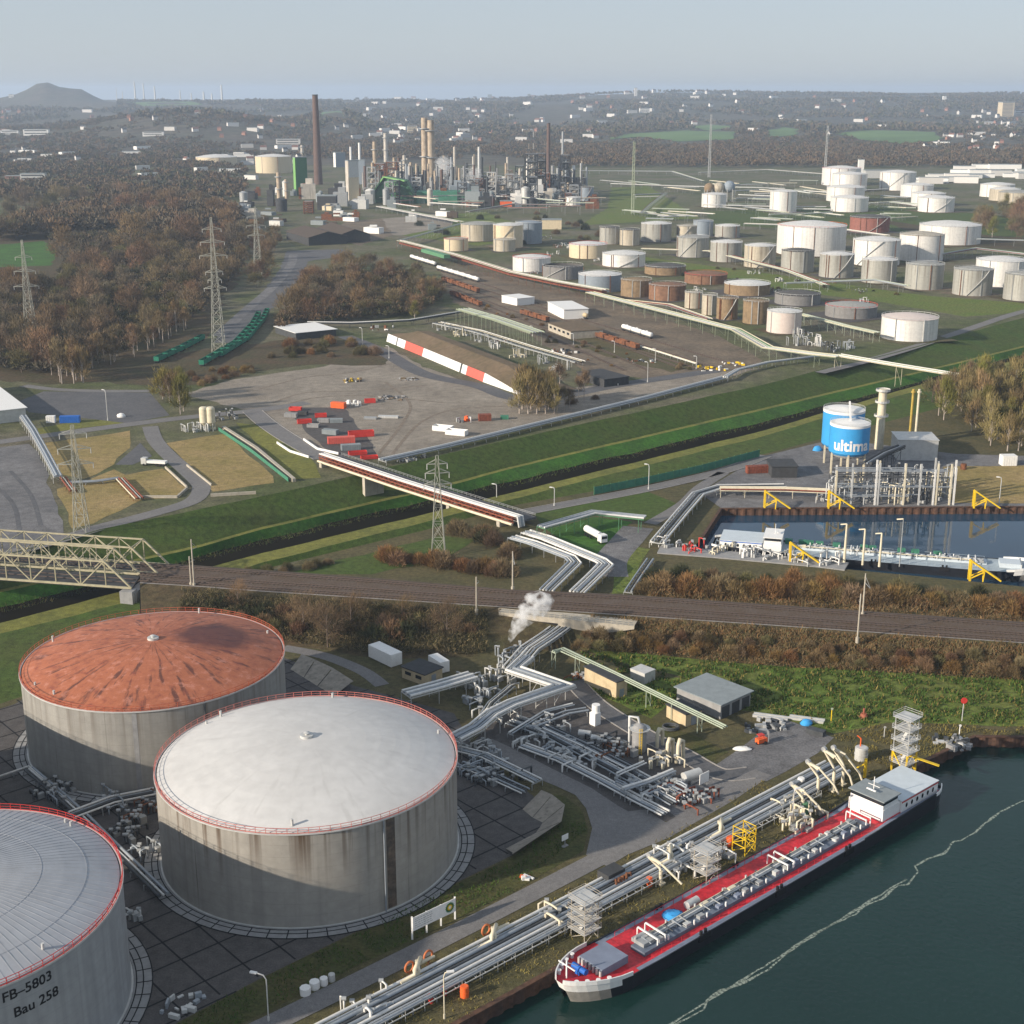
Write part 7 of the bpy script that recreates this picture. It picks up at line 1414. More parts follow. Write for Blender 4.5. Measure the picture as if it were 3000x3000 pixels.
for px, yt, yb, w, m, lb in cols: stack(lb, px, yt, yb, w, m, .85, name='column', plat=2 if w > 9 else 0, group='refinery columns')
for i in range(120):
    px = rs.uniform(1060, 1720) if i % 3 else rs.uniform(1080, 1420); yb = rs.uniform(535, 592); stack('thin process column in the crowded refinery skyline', px, yb - rs.uniform(35, 95), yb, rs.uniform(4, 10), rs.choice(('stack_brown', 'pipe_dark', 'col_pale', 'concrete_grey', 'col_rust', 'steel', 'pipe_grey')), .9, name='process_column', group='thin process columns of the refinery')
def frame_tower(label, px, ytop, ybase, wpx, m='dark_steel', lv=6):
    p = G(px, ybase); d = p.y * CP + H * SP; w = wpx * d / F; h = ZAT(p.y, ytop); t = E('process_tower', label, 'process tower', p, 'refinery frames'); mb = MB(); C = [p + Vector((i * w / 2, j * w / 2, 0)) for i, j in ((-1, -1), (1, -1), (1, 1), (-1, 1))]
    for q in C: mb.bar(q, q + Vector((0, 0, h)), w * .09)
    for k in range(lv):
        for i in range(4): a, b = C[i], C[(i + 1) % 4]; mb.bar(a + Vector((0, 0, h * k / lv)), b + Vector((0, 0, h * (k + 1) / lv)), w * .05); mb.bar(a + Vector((0, 0, h * (k + 1) / lv)), b + Vector((0, 0, h * (k + 1) / lv)), w * .07)
    mb.build('frame', m, t)
    for k in range(1, lv + 1):
        mb = MB(); mb.box(p.x, p.y, h * k / lv, w * .9, w * .9, .5); mb.build('floor', 'steel', t)
        if k % 2: mb = MB(); mb.cyl(p + Vector((w * .1, -w * .1, h * (k - 1) / lv + .6)), p + Vector((w * .1, -w * .1, h * k / lv - .3)), w * .28, n=10); mb.build('vessel', rs.choice(('galv', 'col_pale', 'col_rust', 'pipe_dark')), t)
    return t
for a in ((1556, 452, 582, 36, 'black framework tower left of the slim brown chimney', 'dark_steel'), (1583, 450, 578, 30, 'second black framework tower beside the white column', 'dark_steel'), (1549, 370, 470, 6, 'thin black framework mast, left of two', 'dark_steel'), (1562, 368, 470, 6, 'thin black framework mast, right of two', 'dark_steel'), (1655, 455, 580, 28, 'dark tower with a white cap right of the chimney', 'dark_steel'), (1115, 480, 580, 28, 'brown framework under the pale tip column', 'rust'), (1150, 475, 575, 30, 'rusty framework left of the tall rusty pair', 'rust'), (1090, 490, 585, 24, 'grey framework behind the green hall', 'steel'), (1300, 500, 580, 22, 'grey framework right of the tall rusty pair', 'steel'), (1440, 505, 585, 24, 'pale framework under the slim columns', 'galv'), (1220, 520, 585, 26, 'white framework over the green hall', 'galv'), (905, 590, 625, 26, 'rusty conveyor frame under the green slab', 'rust'), (1515, 520, 585, 20, 'grey framework left of the black towers', 'steel'), (1380, 515, 585, 22, 'grey framework behind the long green hall', 'steel')): frame_tower(a[4], *a[:4], a[5])
mb = MB(); a, b = G(1618, 575) + Vector((0, 0, 6)), G(1650, 560) + Vector((0, 0, 50)); mb.bar(a, b, 7, 6); one('conveyor', mb, 'dark_steel', 'dark sloping conveyor between the chimney and white capped tower', 'conveyor')
for i in range(48):
    px = rs.uniform(1070, 1720); yb = rs.uniform(550, 600); frame_tower('dark low framework in the refinery clutter', px, yb - rs.uniform(28, 84), yb, rs.uniform(13, 28), rs.choice(('dark_steel', 'steel', 'rust', 'pipe_dark')), 4)['group'] = 'low frameworks in the refinery'
for i in range(90):
    px = rs.uniform(1040, 1740) if i < 66 else rs.uniform(700, 1000); y = rs.uniform(545, 612) if i < 66 else rs.uniform(560, 640); m = rs.choice(('galv', 'pipe_white', 'roof_dark', 'pipe_grey', 'dark_steel', 'rust', 'col_pale', 'roof_grey', 'steel')); p = G(px, y); mb = MB(); s = rs.uniform(8, 22); h = rs.uniform(6, 22)
    if i % 3: mb.box(p.x, p.y, 0, s, s * .7, h, rs.uniform(-.3, .3)); mb.box(p.x + s * .1, p.y, h, s * .5, s * .4, h * .35)
    else: mb.cyl(p, p + Vector((0, 0, h)), s * .35, n=12); mb.cyl(p + Vector((0, 0, h)), p + Vector((0, 0, h + 2)), s * .36, s * .1, 12)
    one('process_block', mb, m, 'small plant block in the low clutter of the refinery', 'plant block', 'low plant blocks of the refinery')
for i in range(22):
    x = rs.uniform(1040, 1700); y = rs.uniform(565, 612); pipe_rack('pipe_rack', 'pipe rack threading the low clutter of the refinery', zp([(x, y), (x + rs.uniform(60, 150), y + rs.uniform(-6, 12))], rs.uniform(6, 12)), [rs.choice(('pipe_white', 'pipe_cream', 'pale_green', 'pipe_grey', 'pipe_rust')) for _ in range(3)], .4, 2.2, 20, 'steel', group='pipe racks inside the refinery')
for i in range(34):
    x = rs.uniform(620, 1330); y = rs.uniform(600, 690); 
    if 850 < x < 1010 and y > 690: continue
    p = G(x, y); mb = MB(); s = rs.uniform(8, 20); mb.box(p.x, p.y, 0, s, s * .5, rs.uniform(3, 7), rs.uniform(-.6, .2)); mb.box(p.x, p.y, rs.uniform(7, 8), s * .4, s * .3, 1.5); one('yard_shed', mb, rs.choice(('galv', 'roof_dark', 'rust', 'white_paint', 'sleeper', 't_cream', 'roof_grey')), 'low shed or wagon in the sidings before the refinery', 'shed', 'sheds in the sidings before the refinery')
for i in range(64):
    x = rs.uniform(2180, 2440) if i < 20 else (rs.uniform(2550, 2660) if i < 34 else rs.uniform(1800, 2420)); y = rs.uniform(525, 640); p = G(x, y); pipe_rack('pipe_rack', 'pipe row in the maze between the far white tanks', zp([(x - 40, y), (x + rs.uniform(30, 70), y + rs.uniform(-5, 12))], rs.uniform(3, 9)), [rs.choice(('pipe_white', 'pipe_cream', 'pale_green', 'pipe_grey')) for _ in range(3)], .35, 2.0, 22, 'steel', group='pipe rows in the far maze')
# steam clouds in the refinery
def cloud(label, px, py, s, seed):
    rn = random.Random(seed); c = G(px, 560); c.z = max(4, ZAT(c.y, py)); mb = MB()
    mb.sphere(c, s, 14, 1.2); mb.v = [(x + rn.uniform(-.2, .2) * s, y, z + rn.uniform(-.2, .2) * s) for x, y, z in mb.v]; o = mb.build('steam', 'steam_far'); tag(o, label, 'steam', kind='stuff')
m = bpy.data.materials.new('steam_far'); m.use_nodes = True; N = m.node_tree.nodes; N.remove(N['Principled BSDF']); v = N.new('ShaderNodeVolumePrincipled'); v.inputs['Density'].default_value = .05; v.inputs['Color'].default_value = (.97, .97, .97, 1); m.node_tree.links.new(v.outputs[0], N['Material Output'].inputs['Volume']); MT['steam_far'] = m
cloud('white steam cloud right of the tall rusty columns', 1300, 488, 14, 1); cloud('pale steam wisp over the refinery pipes', 1390, 515, 12, 2); cloud('thin steam wisp before the long green hall', 1345, 560, 9, 3)
# ---- terrain beyond, fields, town
def ss(a, b, x): t = max(0., min(1., (x - a) / (b - a))); return t * t * (3 - 2 * t)
def px_of(X, Y): return 1500 + F * X / (Y * CP + H * SP)
HX, HY = G(150, 300).x, 0
def land(X, Y):
    x = px_of(X, Y); n = noise.noise(Vector((X / 1400, Y / 1400, 0))); n2 = noise.noise(Vector((X / 420, Y / 420, 3)))
    z = ss(3000, 5200, Y) * (14 + 14 * n + 6 * n2)
    z += 66 * ss(3400, 4600, Y) * math.exp(-((Y - 4900) / 900) ** 2) * math.exp(-((x - 560) / 330) ** 2)       # wooded ridge left of the chimney
    z += 52 * math.exp(-((Y - 5600) / 700) ** 2) * math.exp(-((x - 990) / 90) ** 2)
    z += 74 * ss(5200, 9500, Y) * (1 + .12 * n) + (46 + 10 * n) * ss(6000, 10500, Y) * ss(1300, 1950, x)
    z += 118 * math.exp(-((Y - 9300) / 420) ** 2) * (1.0 * math.exp(-((x - 140) / 62) ** 2) + .62 * math.exp(-((x - 240) / 48) ** 2) + .30 * math.exp(-((x - 40) / 70) ** 2))
    return z
mat('hill', (.060, .062, .040), .95, var=.5, scale=.02, col2=(.095, .075, .055), amt=.5, scale2=.004)
ys = []; y = 2500.0
while y < 14500: ys.append(y); y *= 1.012
nx = 210; V = []; mb = MB()
for y in ys:
    for i in range(nx + 1): X = (i / nx * 2 - 1) * .80 * y; V.append((X, y, land(X, y) - (.5 if y < 3000 else 0)))
mb.add(V, [(j * (nx + 1) + i, j * (nx + 1) + i + 1, (j + 1) * (nx + 1) + i + 1, (j + 1) * (nx + 1) + i) for j in range(len(ys) - 1) for i in range(nx)], True)
struct('hills', mb, 'hill')
def hit(px, py):
    """where the sight line of a pixel meets the land"""
    lo = 2500.0; d = lo
    while d < 14000:
        u = (px - 1500) / F; v = (py - 1500) / F; s = d / (CP - v * SP); X = u * s; z = H - s * (SP + v * CP)
        if z <= land(X, d): return Vector((X, d, land(X, d)))
        d *= 1.004
    return Vector((u * 14000, 14000, land(u * 14000, 14000)))
mat('field', (.13, .22, .06), .95, var=.12, scale=.01, col2=(.07, .13, .04), amt=.3, scale2=.003)
FIELDS = [[(1780, 410), (1830, 395), (2000, 384), (2160, 388), (2150, 410), (1990, 416), (1880, 402)], [(2250, 382), (2300, 374), (2345, 380), (2325, 398), (2250, 402)], [(2450, 392), (2560, 383), (2740, 390), (2765, 412), (2640, 422), (2520, 410)], [(2000, 372), (2080, 366), (2160, 374), (2080, 384)], [(930, 330), (1000, 326), (1010, 340), (940, 345)], [(350, 300), (560, 298), (600, 308), (420, 312)], [(200, 528), (330, 520), (340, 535), (215, 545)]]
for f in FIELDS:
    P = [hit(*q) for q in f]; P = [p + Vector((0, 0, 0)) for p in rough_poly(P, 12, 60)]; mb = MB(); P2 = [Vector((p.x, p.y, (land(p.x, p.y) if p.y > 2500 else 0) + 1.5)) for p in P]; mb.add(P2, tessellate_polygon([P2])); struct('field', mb, 'field')
infield = [[(p.x, p.y) for p in [hit(*q) for q in f]] for f in [[(x, y + (9 if y > sum(b for _, b in f_) / len(f_) else 0)) for x, y in f_] for f_ in FIELDS]]
# houses of the far town
def house_mesh(L, W, h, g, wall, roof):
    mb = MB(); mb.box(0, 0, -3, L, W, h + 3); mb.quad((-L / 2, -W / 2, h), (-L / 2, W / 2, h), (-L / 2, 0, h + g)); mb.quad((L / 2, -W / 2, h), (L / 2, W / 2, h), (L / 2, 0, h + g)); mb.cm = 1
    for s in (1, -1): mb.quad((-L / 2 - .4, s * (W / 2 + .4), h - .2), (L / 2 + .4, s * (W / 2 + .4), h - .2), (L / 2 + .4, 0, h + g + .15), (-L / 2 - .4, 0, h + g + .15))
    o = mb.build('house', [wall, roof], origin='raw'); return o
mat('house_wall', (.62, .60, .57), .7, var=.05, objr=.2)
mat('house_roof', (.17, .085, .065), .85, var=.2); HP = [house_mesh(24, 14, 9, 6, 'house_wall', 'house_roof'), house_mesh(18, 13, 10, 6, 'house_wall', 'roof_dark'), house_mesh(46, 16, 12, .8, 'house_wall', 'roof_grey'), house_mesh(16, 12, 8, 5, 'brick', 'house_roof'), house_mesh(70, 24, 10, 1, 'white_paint', 'roof_grey')]
TOWN = [('pale house scattered among the woods left of the chimney', (0, 880, 325, 530), 62), ('pale house on the far slope between chimney and masts', (950, 1750, 285, 420), 80), ('pale house on the far right hillside', (1750, 2600, 262, 400), 46), ('white house in the hamlet at the right skyline', (2700, 3000, 325, 450), 42)]
used = set(); HPOS = []
for lb, (x0, x1, y0, y1), n in TOWN:
    for k in range(n):
        px, py = rs.uniform(x0, x1), y0 + (y1 - y0) * rs.random() ** 1.3; p = hit(px, py)
        if any(inside(f, p.x, p.y) for f in infield): continue
        pr = rs.choice(HP[:4]) if py < 420 or rs.random() < .7 else HP[4]
        o = pr if pr.name not in used else dup(pr, p); used.add(pr.name); sc = .55 + (p.y - 2500) / 9000
        HPOS.append((p.x, p.y)); o.location = p; o.rotation_euler = (0, 0, rs.uniform(-.9, .9)); o.scale = (sc, sc, sc * 1.1); tag(o, lb, 'house', lb.replace('pale house', 'pale houses').replace('white house', 'white houses'))
def far_block(label, px, py, wpx, hpx, m='house_wall', dep=.5, name='apartment_block', cat='building'):
    p = hit(px, py); HPOS.append((p.x, p.y)); d = p.y * CP + (H - p.z) * SP; L = wpx * d / F; h = hpx * d / F; t = E(name, label, cat, p); mb = MB(); mb.box(p.x, p.y, p.z - 5, L, L * dep, h + 5, .1); mb.build('wall', m, t); mb = MB(); mb.box(p.x, p.y, p.z + h, L * 1.02, L * dep * 1.02, h * .05 + .5, .1); mb.build('roof', 'roof_grey', t)
    if wpx > 12:
        mb = MB(); n = max(2, int(h / 6))
        for k in range(n): mb.box(p.x - .1 * L * .0, p.y - L * dep * .5 - .6, p.z + h * (k + .45) / n, L * .86, .6, h / n * .35, .1)
        mb.build('window_band', 'pipe_dark', t)
for a in (('tall cream tower block standing above the white hamlet', 2945, 340, 36, 38, 't_cream', .9), ('white domed hall beside the cream tower block', 2985, 338, 34, 14, 'white_paint', .7), ('long white terrace beyond the wood at the left', 108, 395, 72, 15, 'white_paint', .3), ('long low white hall beyond the wood at the left edge', 30, 393, 50, 10, 'white_paint', .3), ('long white warehouse beyond the large cream tank', 450, 398, 60, 10, 'white_paint', .3), ('white warehouse beyond the chimney on its left', 845, 423, 70, 14, 'house_wall', .3), ('white flat block on the hillside between the masts', 1888, 330, 30, 12, 'white_paint', .4), ('cream block on the slope above the tall rusty columns', 1208, 388, 28, 18, 't_cream', .6), ('white office block with windows before the left wood', 100, 535, 70, 18, 'galv', .4), ('brown brick block next to the white office block', 45, 540, 50, 12, 'brick', .5), ('white water tower on the right skyline', 2766, 295, 9, 12, 'white_paint', 1.0), ('pale church tower on the far skyline', 1862, 282, 8, 22, 'house_wall', 1), ('grey tower block on the far skyline in the middle', 1435, 292, 12, 14, 'roof_grey', .6), ('distant grey tower on the skyline left of the church', 1550, 290, 9, 13, 'roof_grey', .6), ('pale block on the skyline at the right', 2345, 268, 12, 9, 'house_wall', .6), ('tiny grey block on the skyline further right', 2290, 268, 8, 8, 'roof_grey', .6), ('white hall on the flank of the distant hill', 34, 287, 14, 8, 'white_paint', .5)): far_block(*a)
for i in range(30):
    px, py = rs.uniform(2700, 3020), rs.uniform(492, 545); p = G(px, py)
    if px > 2860 and py > 530: continue
    o = dup(HP[4] if i % 3 else HP[2], p, rs.uniform(-.4, .1), rs.uniform(.5, .9)); tag(o, 'low white warehouse or trailer in the depot before the far trees', 'warehouse', 'warehouses in the depot before the far trees')
for i, (px, yt, w) in enumerate(((393, 238, 5), (419, 243, 4), (452, 252, 5), (527, 264, 4), (596, 268, 6), (648, 248, 6), (358, 268, 3), (340, 258, 2), (560, 272, 4), (620, 274, 5))):
    d = 10800.; u = (px - 1500) / F; v = (yt - 1500) / F; s = d / (CP - v * SP); X = u * s; zt = H - s * (SP + v * CP); zb = land(X, d); mb = MB(); r = w / 2 * d / F; mb.cyl((X, d, zb - 5), (X, d, zt), r * 1.2, r * .7, 10); one('power_stack', mb, 'galv', ('tallest hazy stack on the skyline right of the hill', 'second hazy stack on the skyline right of the hill', 'third hazy stack on the skyline right of the hill', 'short hazy stack in the middle of the skyline works', 'broad hazy tower of the skyline works', 'hazy stack at the right end of the skyline works', 'faint thin mast beside the distant hill', 'faintest mast beside the distant hill', 'low hazy tower in the skyline works', 'low broad hazy tower in the skyline works')[i], 'stack')
# ================================================================ TREES, BUSHES, WOODS
def leafmat(name, col, objr=.3, hue=.02): return mat(name, col, .95, var=.35, scale=.35, objr=objr, hue=hue, spec=.1)
leafmat('twig_brown', (.175, .128, .075)); leafmat('twig_grey', (.15, .122, .083)); leafmat('twig_red', (.185, .122, .068)); leafmat('twig_yellow', (.22, .165, .075)); leafmat('twig_green', (.18, .165, .045)); leafmat('twig_olive', (.12, .105, .05)); leafmat('shrub_rust', (.21, .125, .05)); leafmat('shrub_dark', (.04, .045, .022))
mat('bark', (.13, .10, .08), .95, var=.3, objr=.2); mat('bark_pale', (.36, .31, .27), .9, var=.25)
def tri_mesh(name, c, d, w, m, up=.0):
    """many thin twig blades: centres c, direction vectors d, widths w"""
    n = len(c); s = rng.normal(size=(n, 3)); s = np.cross(d, s); s /= np.linalg.norm(s, axis=1)[:, None] + 1e-9
    v = np.empty((n, 4, 3)); v[:, 0] = c - s * w[:, None] / 2; v[:, 1] = c + s * w[:, None] / 2; v[:, 2] = c + d + s * w[:, None] * .2; v[:, 3] = c + d - s * w[:, None] * .2
    me = bpy.data.meshes.new(name); me.vertices.add(n * 4); me.vertices.foreach_set('co', v.reshape(-1)); me.loops.add(n * 4); me.loops.foreach_set('vertex_index', np.arange(n * 4, dtype=np.int32)); me.polygons.add(n); me.polygons.foreach_set('loop_start', np.arange(0, n * 4, 4, dtype=np.int32)); me.polygons.foreach_set('loop_total', np.full(n, 4, dtype=np.int32)); me.materials.append(MT[m]); me.update(); me.validate(); return me
def tree_proto(kind, h, rw, n, m, bark, seed, tw=.16, tl=1.6, base=.3):
    """bare crown: a trunk with limbs, and twigs clustered round limb tips inside an uneven crown"""
    rn = random.Random(seed); t = E(kind, 'x', 'tree'); mb = MB(); r0 = h * .018; top = Vector((rn.uniform(-.5, .5), rn.uniform(-.5, .5), h * .9)); mb.cyl((0, 0, -.5), (0, 0, h * .35), r0, r0 * .75, 6, False); mb.cyl((0, 0, h * .35), top, r0 * .75, r0 * .15, 5, False)
    tips = []; K = 16
    for k in range(K):
        a = k * 2.4 + rn.uniform(-.4, .4); f = base + (1 - base) * rn.random() ** .8 * .95; z = h * f; q = (f - base) / (1 - base + 1e-6); rr = rw * (math.sin(math.pi * min(1, .22 + q * .72)) ** .75) * rn.uniform(.55, 1.08) if kind != 'poplar' else rw * (1 - q * .6) * rn.uniform(.5, 1)
        b = Vector((0, 0, z * (.62 if kind != 'poplar' else .5))); e = Vector((rr * math.cos(a), rr * math.sin(a), z)); mb.cyl(b, b.lerp(e, .55) + Vector((0, 0, .03 * h)), r0 * .38, r0 * .2, 4, False); mb.cyl(b.lerp(e, .55) + Vector((0, 0, .03 * h)), e, r0 * .2, r0 * .06, 4, False); tips.append((b, e))
    mb.build('trunk', bark, t)
    idx = rng.integers(0, K, n); u = rng.random(n) ** .6; B = np.array([tips[i][0] for i in idx]); Ed = np.array([tips[i][1] for i in idx]); c = B + (Ed - B) * (.45 + .6 * u)[:, None] + rng.normal(size=(n, 3)) * (rw * .19) * np.array([1, 1, .8])
    out = c - np.array([0, 0, h * .45]); out /= np.linalg.norm(out, axis=1)[:, None] + 1e-9
    d = out * .8 + rng.normal(size=(n, 3)) * .55 + np.array([0, 0, .9 if kind != 'poplar' else 1.6]); d /= np.linalg.norm(d, axis=1)[:, None]; d *= (tl * rng.uniform(.5, 1.3, n))[:, None]
    c[:, 2] = np.maximum(c[:, 2], .3); me = tri_mesh('crown', c, d, rng.uniform(.6, 1.3, n) * tw, m); o = bpy.data.objects.new('crown', me); COL.objects.link(o); o.parent = t; return t
def shrub_proto(r, h, n, m, seed, tw=.09, tl=.8):
    rn = random.Random(seed); a = rng.uniform(0, 6.283, n); q = rng.random(n) ** .5; lob = 1 + .25 * np.sin(a * 3 + seed) + .15 * np.sin(a * 5 + seed * 2); z = rng.random(n) ** .8 * np.sqrt(np.maximum(0, 1 - q ** 2)) * h
    c = np.stack([q * r * lob * np.cos(a), q * r * lob * np.sin(a), z], 1); c += rng.normal(size=c.shape) * .15; d = np.stack([np.cos(a) * q, np.sin(a) * q, np.full(n, 1.0)], 1) + rng.normal(size=(n, 3)) * .35; d /= np.linalg.norm(d, axis=1)[:, None]; d *= (tl * rng.uniform(.5, 1.3, n))[:, None]
    me = tri_mesh('shrub', c, d, rng.uniform(.6, 1.3, n) * tw, m); o = bpy.data.objects.new('shrub', me); COL.objects.link(o); o['category'] = 'shrub'; return o
PR = {}
for nm, k, h, rw, n, m, bk, tw, tl in (('b1', 'bare_tree', 17, 7.5, 1500, 'twig_brown', 'bark', .20, 2.2), ('b2', 'bare_tree', 15, 6.5, 1300, 'twig_grey', 'bark', .20, 2.1), ('b3', 'bare_tree', 19, 8.5, 1700, 'twig_red', 'bark', .21, 2.3), ('b4', 'bare_tree', 13, 6.0, 1200, 'twig_olive', 'bark', .20, 1.8), ('y1', 'poplar', 17, 3.8, 900, 'twig_yellow', 'bark_pale', .14, 2.2), ('y2', 'poplar', 14, 4.4, 1300, 'twig_green', 'bark_pale', .14, 2.0), ('s1', 'birch', 15, 3.6, 800, 'twig_red', 'bark_pale', .14, 1.8), ('s2', 'birch', 13, 3.4, 800, 'twig_brown', 'bark_pale', .14, 1.7), ('n1', 'bare_tree', 11, 4.6, 2600, 'twig_brown', 'bark', .055, 1.2), ('n2', 'bare_tree', 12, 5.0, 2600, 'twig_red', 'bark', .05, 1.3)):
    PR[nm] = tree_proto(k, h, rw, n, m, bk, len(PR) + 3, tw, tl, .42 if k == 'birch' else .2)
mat('blade_reed', (.06, .085, .02), .95, var=.4, scale=.4); SH = [shrub_proto(2.4, 3.2, 1500, m, i + 1, .085, 1.0) for i, m in enumerate(('shrub_rust', 'twig_brown', 'twig_red', 'shrub_dark', 'twig_olive', 'twig_yellow'))]
seen = set(); NT = {}
def plant(pr, p, label, group, sc=None, rz=None):
    o = PR[pr] if isinstance(pr, str) else pr
    if o.name in seen: o = dup(o, p)
    else: seen.add(o.name)
    s = sc or random.uniform(.8, 1.2); o.location = p; o.rotation_euler = (0, 0, random.uniform(0, 6.28)); o.scale = (s * random.uniform(.9, 1.1), s * random.uniform(.9, 1.1), s * random.uniform(.85, 1.15)); o['label'] = label; o['group'] = group; return o
def fill(px, n, kinds, label, group, sep, sc=(.8, 1.2), z=0.0, zf=None):
    P = path(px); x0, x1 = min(p.x for p in P), max(p.x for p in P); y0, y1 = min(p.y for p in P), max(p.y for p in P); pts = []; tr = 0
    while len(pts) < n and tr < n * 60:
        tr += 1; x, y = random.uniform(x0, x1), random.uniform(y0, y1)
        if inside([(p.x, p.y) for p in P], x, y) and all((x - a) ** 2 + (y - b) ** 2 > sep * sep for a, b in pts): pts.append((x, y))
    for x, y in pts: plant(random.choice(kinds), Vector((x, y, z if zf is None else zf(x, y))), label, group, random.uniform(*sc))
    return pts
wood = [(-60, 1085), (100, 1105), (160, 1100), (300, 1072), (430, 1012), (560, 942), (630, 878), (705, 800), (720, 720), (690, 650), (560, 605), (300, 600), (0, 640), (-60, 660)]
wood2 = [(-60, 1085), (100, 1105), (160, 1100), (300, 1075), (430, 1015), (560, 945), (630, 880), (690, 800), (470, 720), (330, 745), (205, 800), (175, 842), (-60, 846)]
fill(wood2, 150, ['b1', 'b2', 'b3', 'b4', 'b1', 'b4'], 'bare brown tree in the wood left of the coal wagons', 'bare trees of the wood left of the coal wagons', 9)
fill([(120, 1105), (280, 1088), (440, 1030), (560, 965), (550, 950), (430, 1010), (280, 1065)], 26, ['s1', 's2'], 'slim pale stemmed birch on the sunny edge of the wood', 'birches on the sunny edge of the wood', 4)
fill([(300, 620), (520, 600), (660, 640), (720, 700), (690, 780), (520, 715), (400, 700)], 42, ['b1', 'b2', 'b3'], 'tall bare tree at the back of the wood by the tank tracks', 'tall bare trees at the back of the wood', 14, (1.15, 1.5))
fill([(-40, 720), (-40, 590), (260, 570), (420, 570), (430, 610), (280, 680)], 34, ['b2', 'b1', 'b4'], 'tall bare tree behind the small green field', 'tall bare trees behind the small green field', 16, (1.3, 1.6))
plant('b3', G(185, 760), 'large lone bare tree at the corner of the small green field', 'lone trees', 1.35); plant('b3', G(385, 745), 'broadest orange brown tree rising over the wood', 'lone trees', 1.8)
fill([(705, 800), (745, 850), (800, 790), (815, 700), (770, 660), (730, 690)], 26, ['b4', 'b1', 'b3'], 'bare brown tree between the pylon and the coal yard road', 'bare trees beside the coal yard road', 8, (.7, 1.0))
fill([(815, 985), (830, 920), (905, 800), (1000, 780), (1130, 790), (1280, 850), (1290, 885), (1200, 930), (1010, 945), (870, 950)], 78, ['b1', 'b4', 'b3', 's1', 'b4', 'b2'], 'bare brown tree in the copse between the road and the sidings', 'bare trees of the copse by the sidings', 7.5, (.7, 1.05))
plant('y2', G(1215, 935), 'yellow green tree at the tip of the copse', 'lone trees', .8); plant('b4', G(1240, 915), 'olive tree behind the yellow green tree', 'lone trees', .7)
for i in range(13): plant('y1', G(1522 + i * 8.5, 1212 - (i * 7 % 3) * 13), 'yellow upright poplar before the earth mound', 'poplars before the earth mound', 1.3 - .03 * i + .1 * (i % 2))
fill([(1630, 1215), (1760, 1165), (1640, 1140), (1560, 1160)], 12, ['s2', SH[0], SH[1]], 'low brown bush beside the poplars', 'bushes beside the poplars', 3, (.7, 1.1))
fill([(450, 1190), (500, 1150), (545, 1150), (560, 1200), (520, 1222)], 7, ['y2', 'y1', 'y2'], 'yellow green willow at the corner of the asphalt yard', 'yellow green willows by the asphalt yard', 3.5, (.9, 1.25))
fill([(155, 1125), (250, 1128), (265, 1095), (160, 1098)], 11, ['s1', 's2', 'y1'], 'slim reddish birch standing by the curving pale path', 'birches by the curving pale path', 3.0, (1.1, 1.4))
fill([(540, 1150), (620, 1125), (760, 1090), (700, 1060), (560, 1085), (460, 1100)], 18, [SH[0], SH[2], SH[1], SH[5]], 'rusty scrub bush between the wagons and the gravel lot', 'scrub between the wagons and the gravel lot', 5, (.6, 1.1))
fill([(800, 1010), (1000, 1000), (1100, 1040), (960, 1060), (780, 1055)], 20, [SH[0], SH[4], SH[1]], 'low brown bush on the slope below the white roofed shed', 'bushes below the white roofed shed', 4, (.8, 1.5))
fill([(2730, 1180), (2850, 1130), (3100, 1120), (3150, 1330), (2960, 1325), (2800, 1280), (2745, 1240)], 84, ['y1', 'y1', 'b4', 's2', 'y2'], 'bare yellowish tree in the stand beside the silos', 'bare yellowish trees beside the silos', 4.2, (.85, 1.25))
plant('y2', G(2875, 1165), 'big yellow green tree overlapping the white pipe bridge', 'lone trees', 1.25)
fill([(2850, 660), (2900, 620), (3100, 600), (3100, 695), (2900, 705)], 34, ['b1', 'b3', 'y2', 'b4'], 'bare brown tree at the right edge behind the white tanks', 'bare trees behind the white tanks at the right edge', 12, (1.0, 1.4))
# bushes along the railway bank
bz = lambda x, y: 0.0
def row(px, n, kinds, label, group, jit=2.0, sc=(.8, 1.3), z=0.0):
    l = path(px, z); Ls = sum((b - a).length for a, b in zip(l, l[1:]))
    for p, d in along(l, Ls / n)[:n]: plant(random.choice(kinds), p + Vector((random.uniform(-jit, jit), random.uniform(-jit, jit), 0)), label, group, random.uniform(*sc))
row([(1900, 1735), (2250, 1745), (2700, 1775), (3050, 1800)], 30, [SH[0], SH[0], SH[2], SH[5], SH[1]], 'rust coloured bush in the row between tracks and dock', 'rust coloured bushes between tracks and dock', 2.0, (1.1, 1.7)); row([(1930, 1700), (2300, 1715), (2700, 1745), (3050, 1775)], 20, [SH[0], SH[3], SH[4], SH[1]], 'dark bush under the quay of the blue grey barge', 'dark bushes under the dock', 2, (.9, 1.4))
row([(1720, 1895), (2000, 1905), (2400, 1935), (3050, 1975)], 34, [SH[1], SH[2], SH[4], SH[0]], 'brown bramble bush on the bank above the river meadow', 'brambles on the bank above the river meadow', 2.2, (.5, .9), 1.2); row([(1720, 1868), (2000, 1875), (2400, 1903), (3050, 1945)], 24, [SH[1], SH[2], SH[4]], 'reddish bramble bush high on the railway bank', 'brambles high on the railway bank', 1.8, (.45, .8), 3.2)
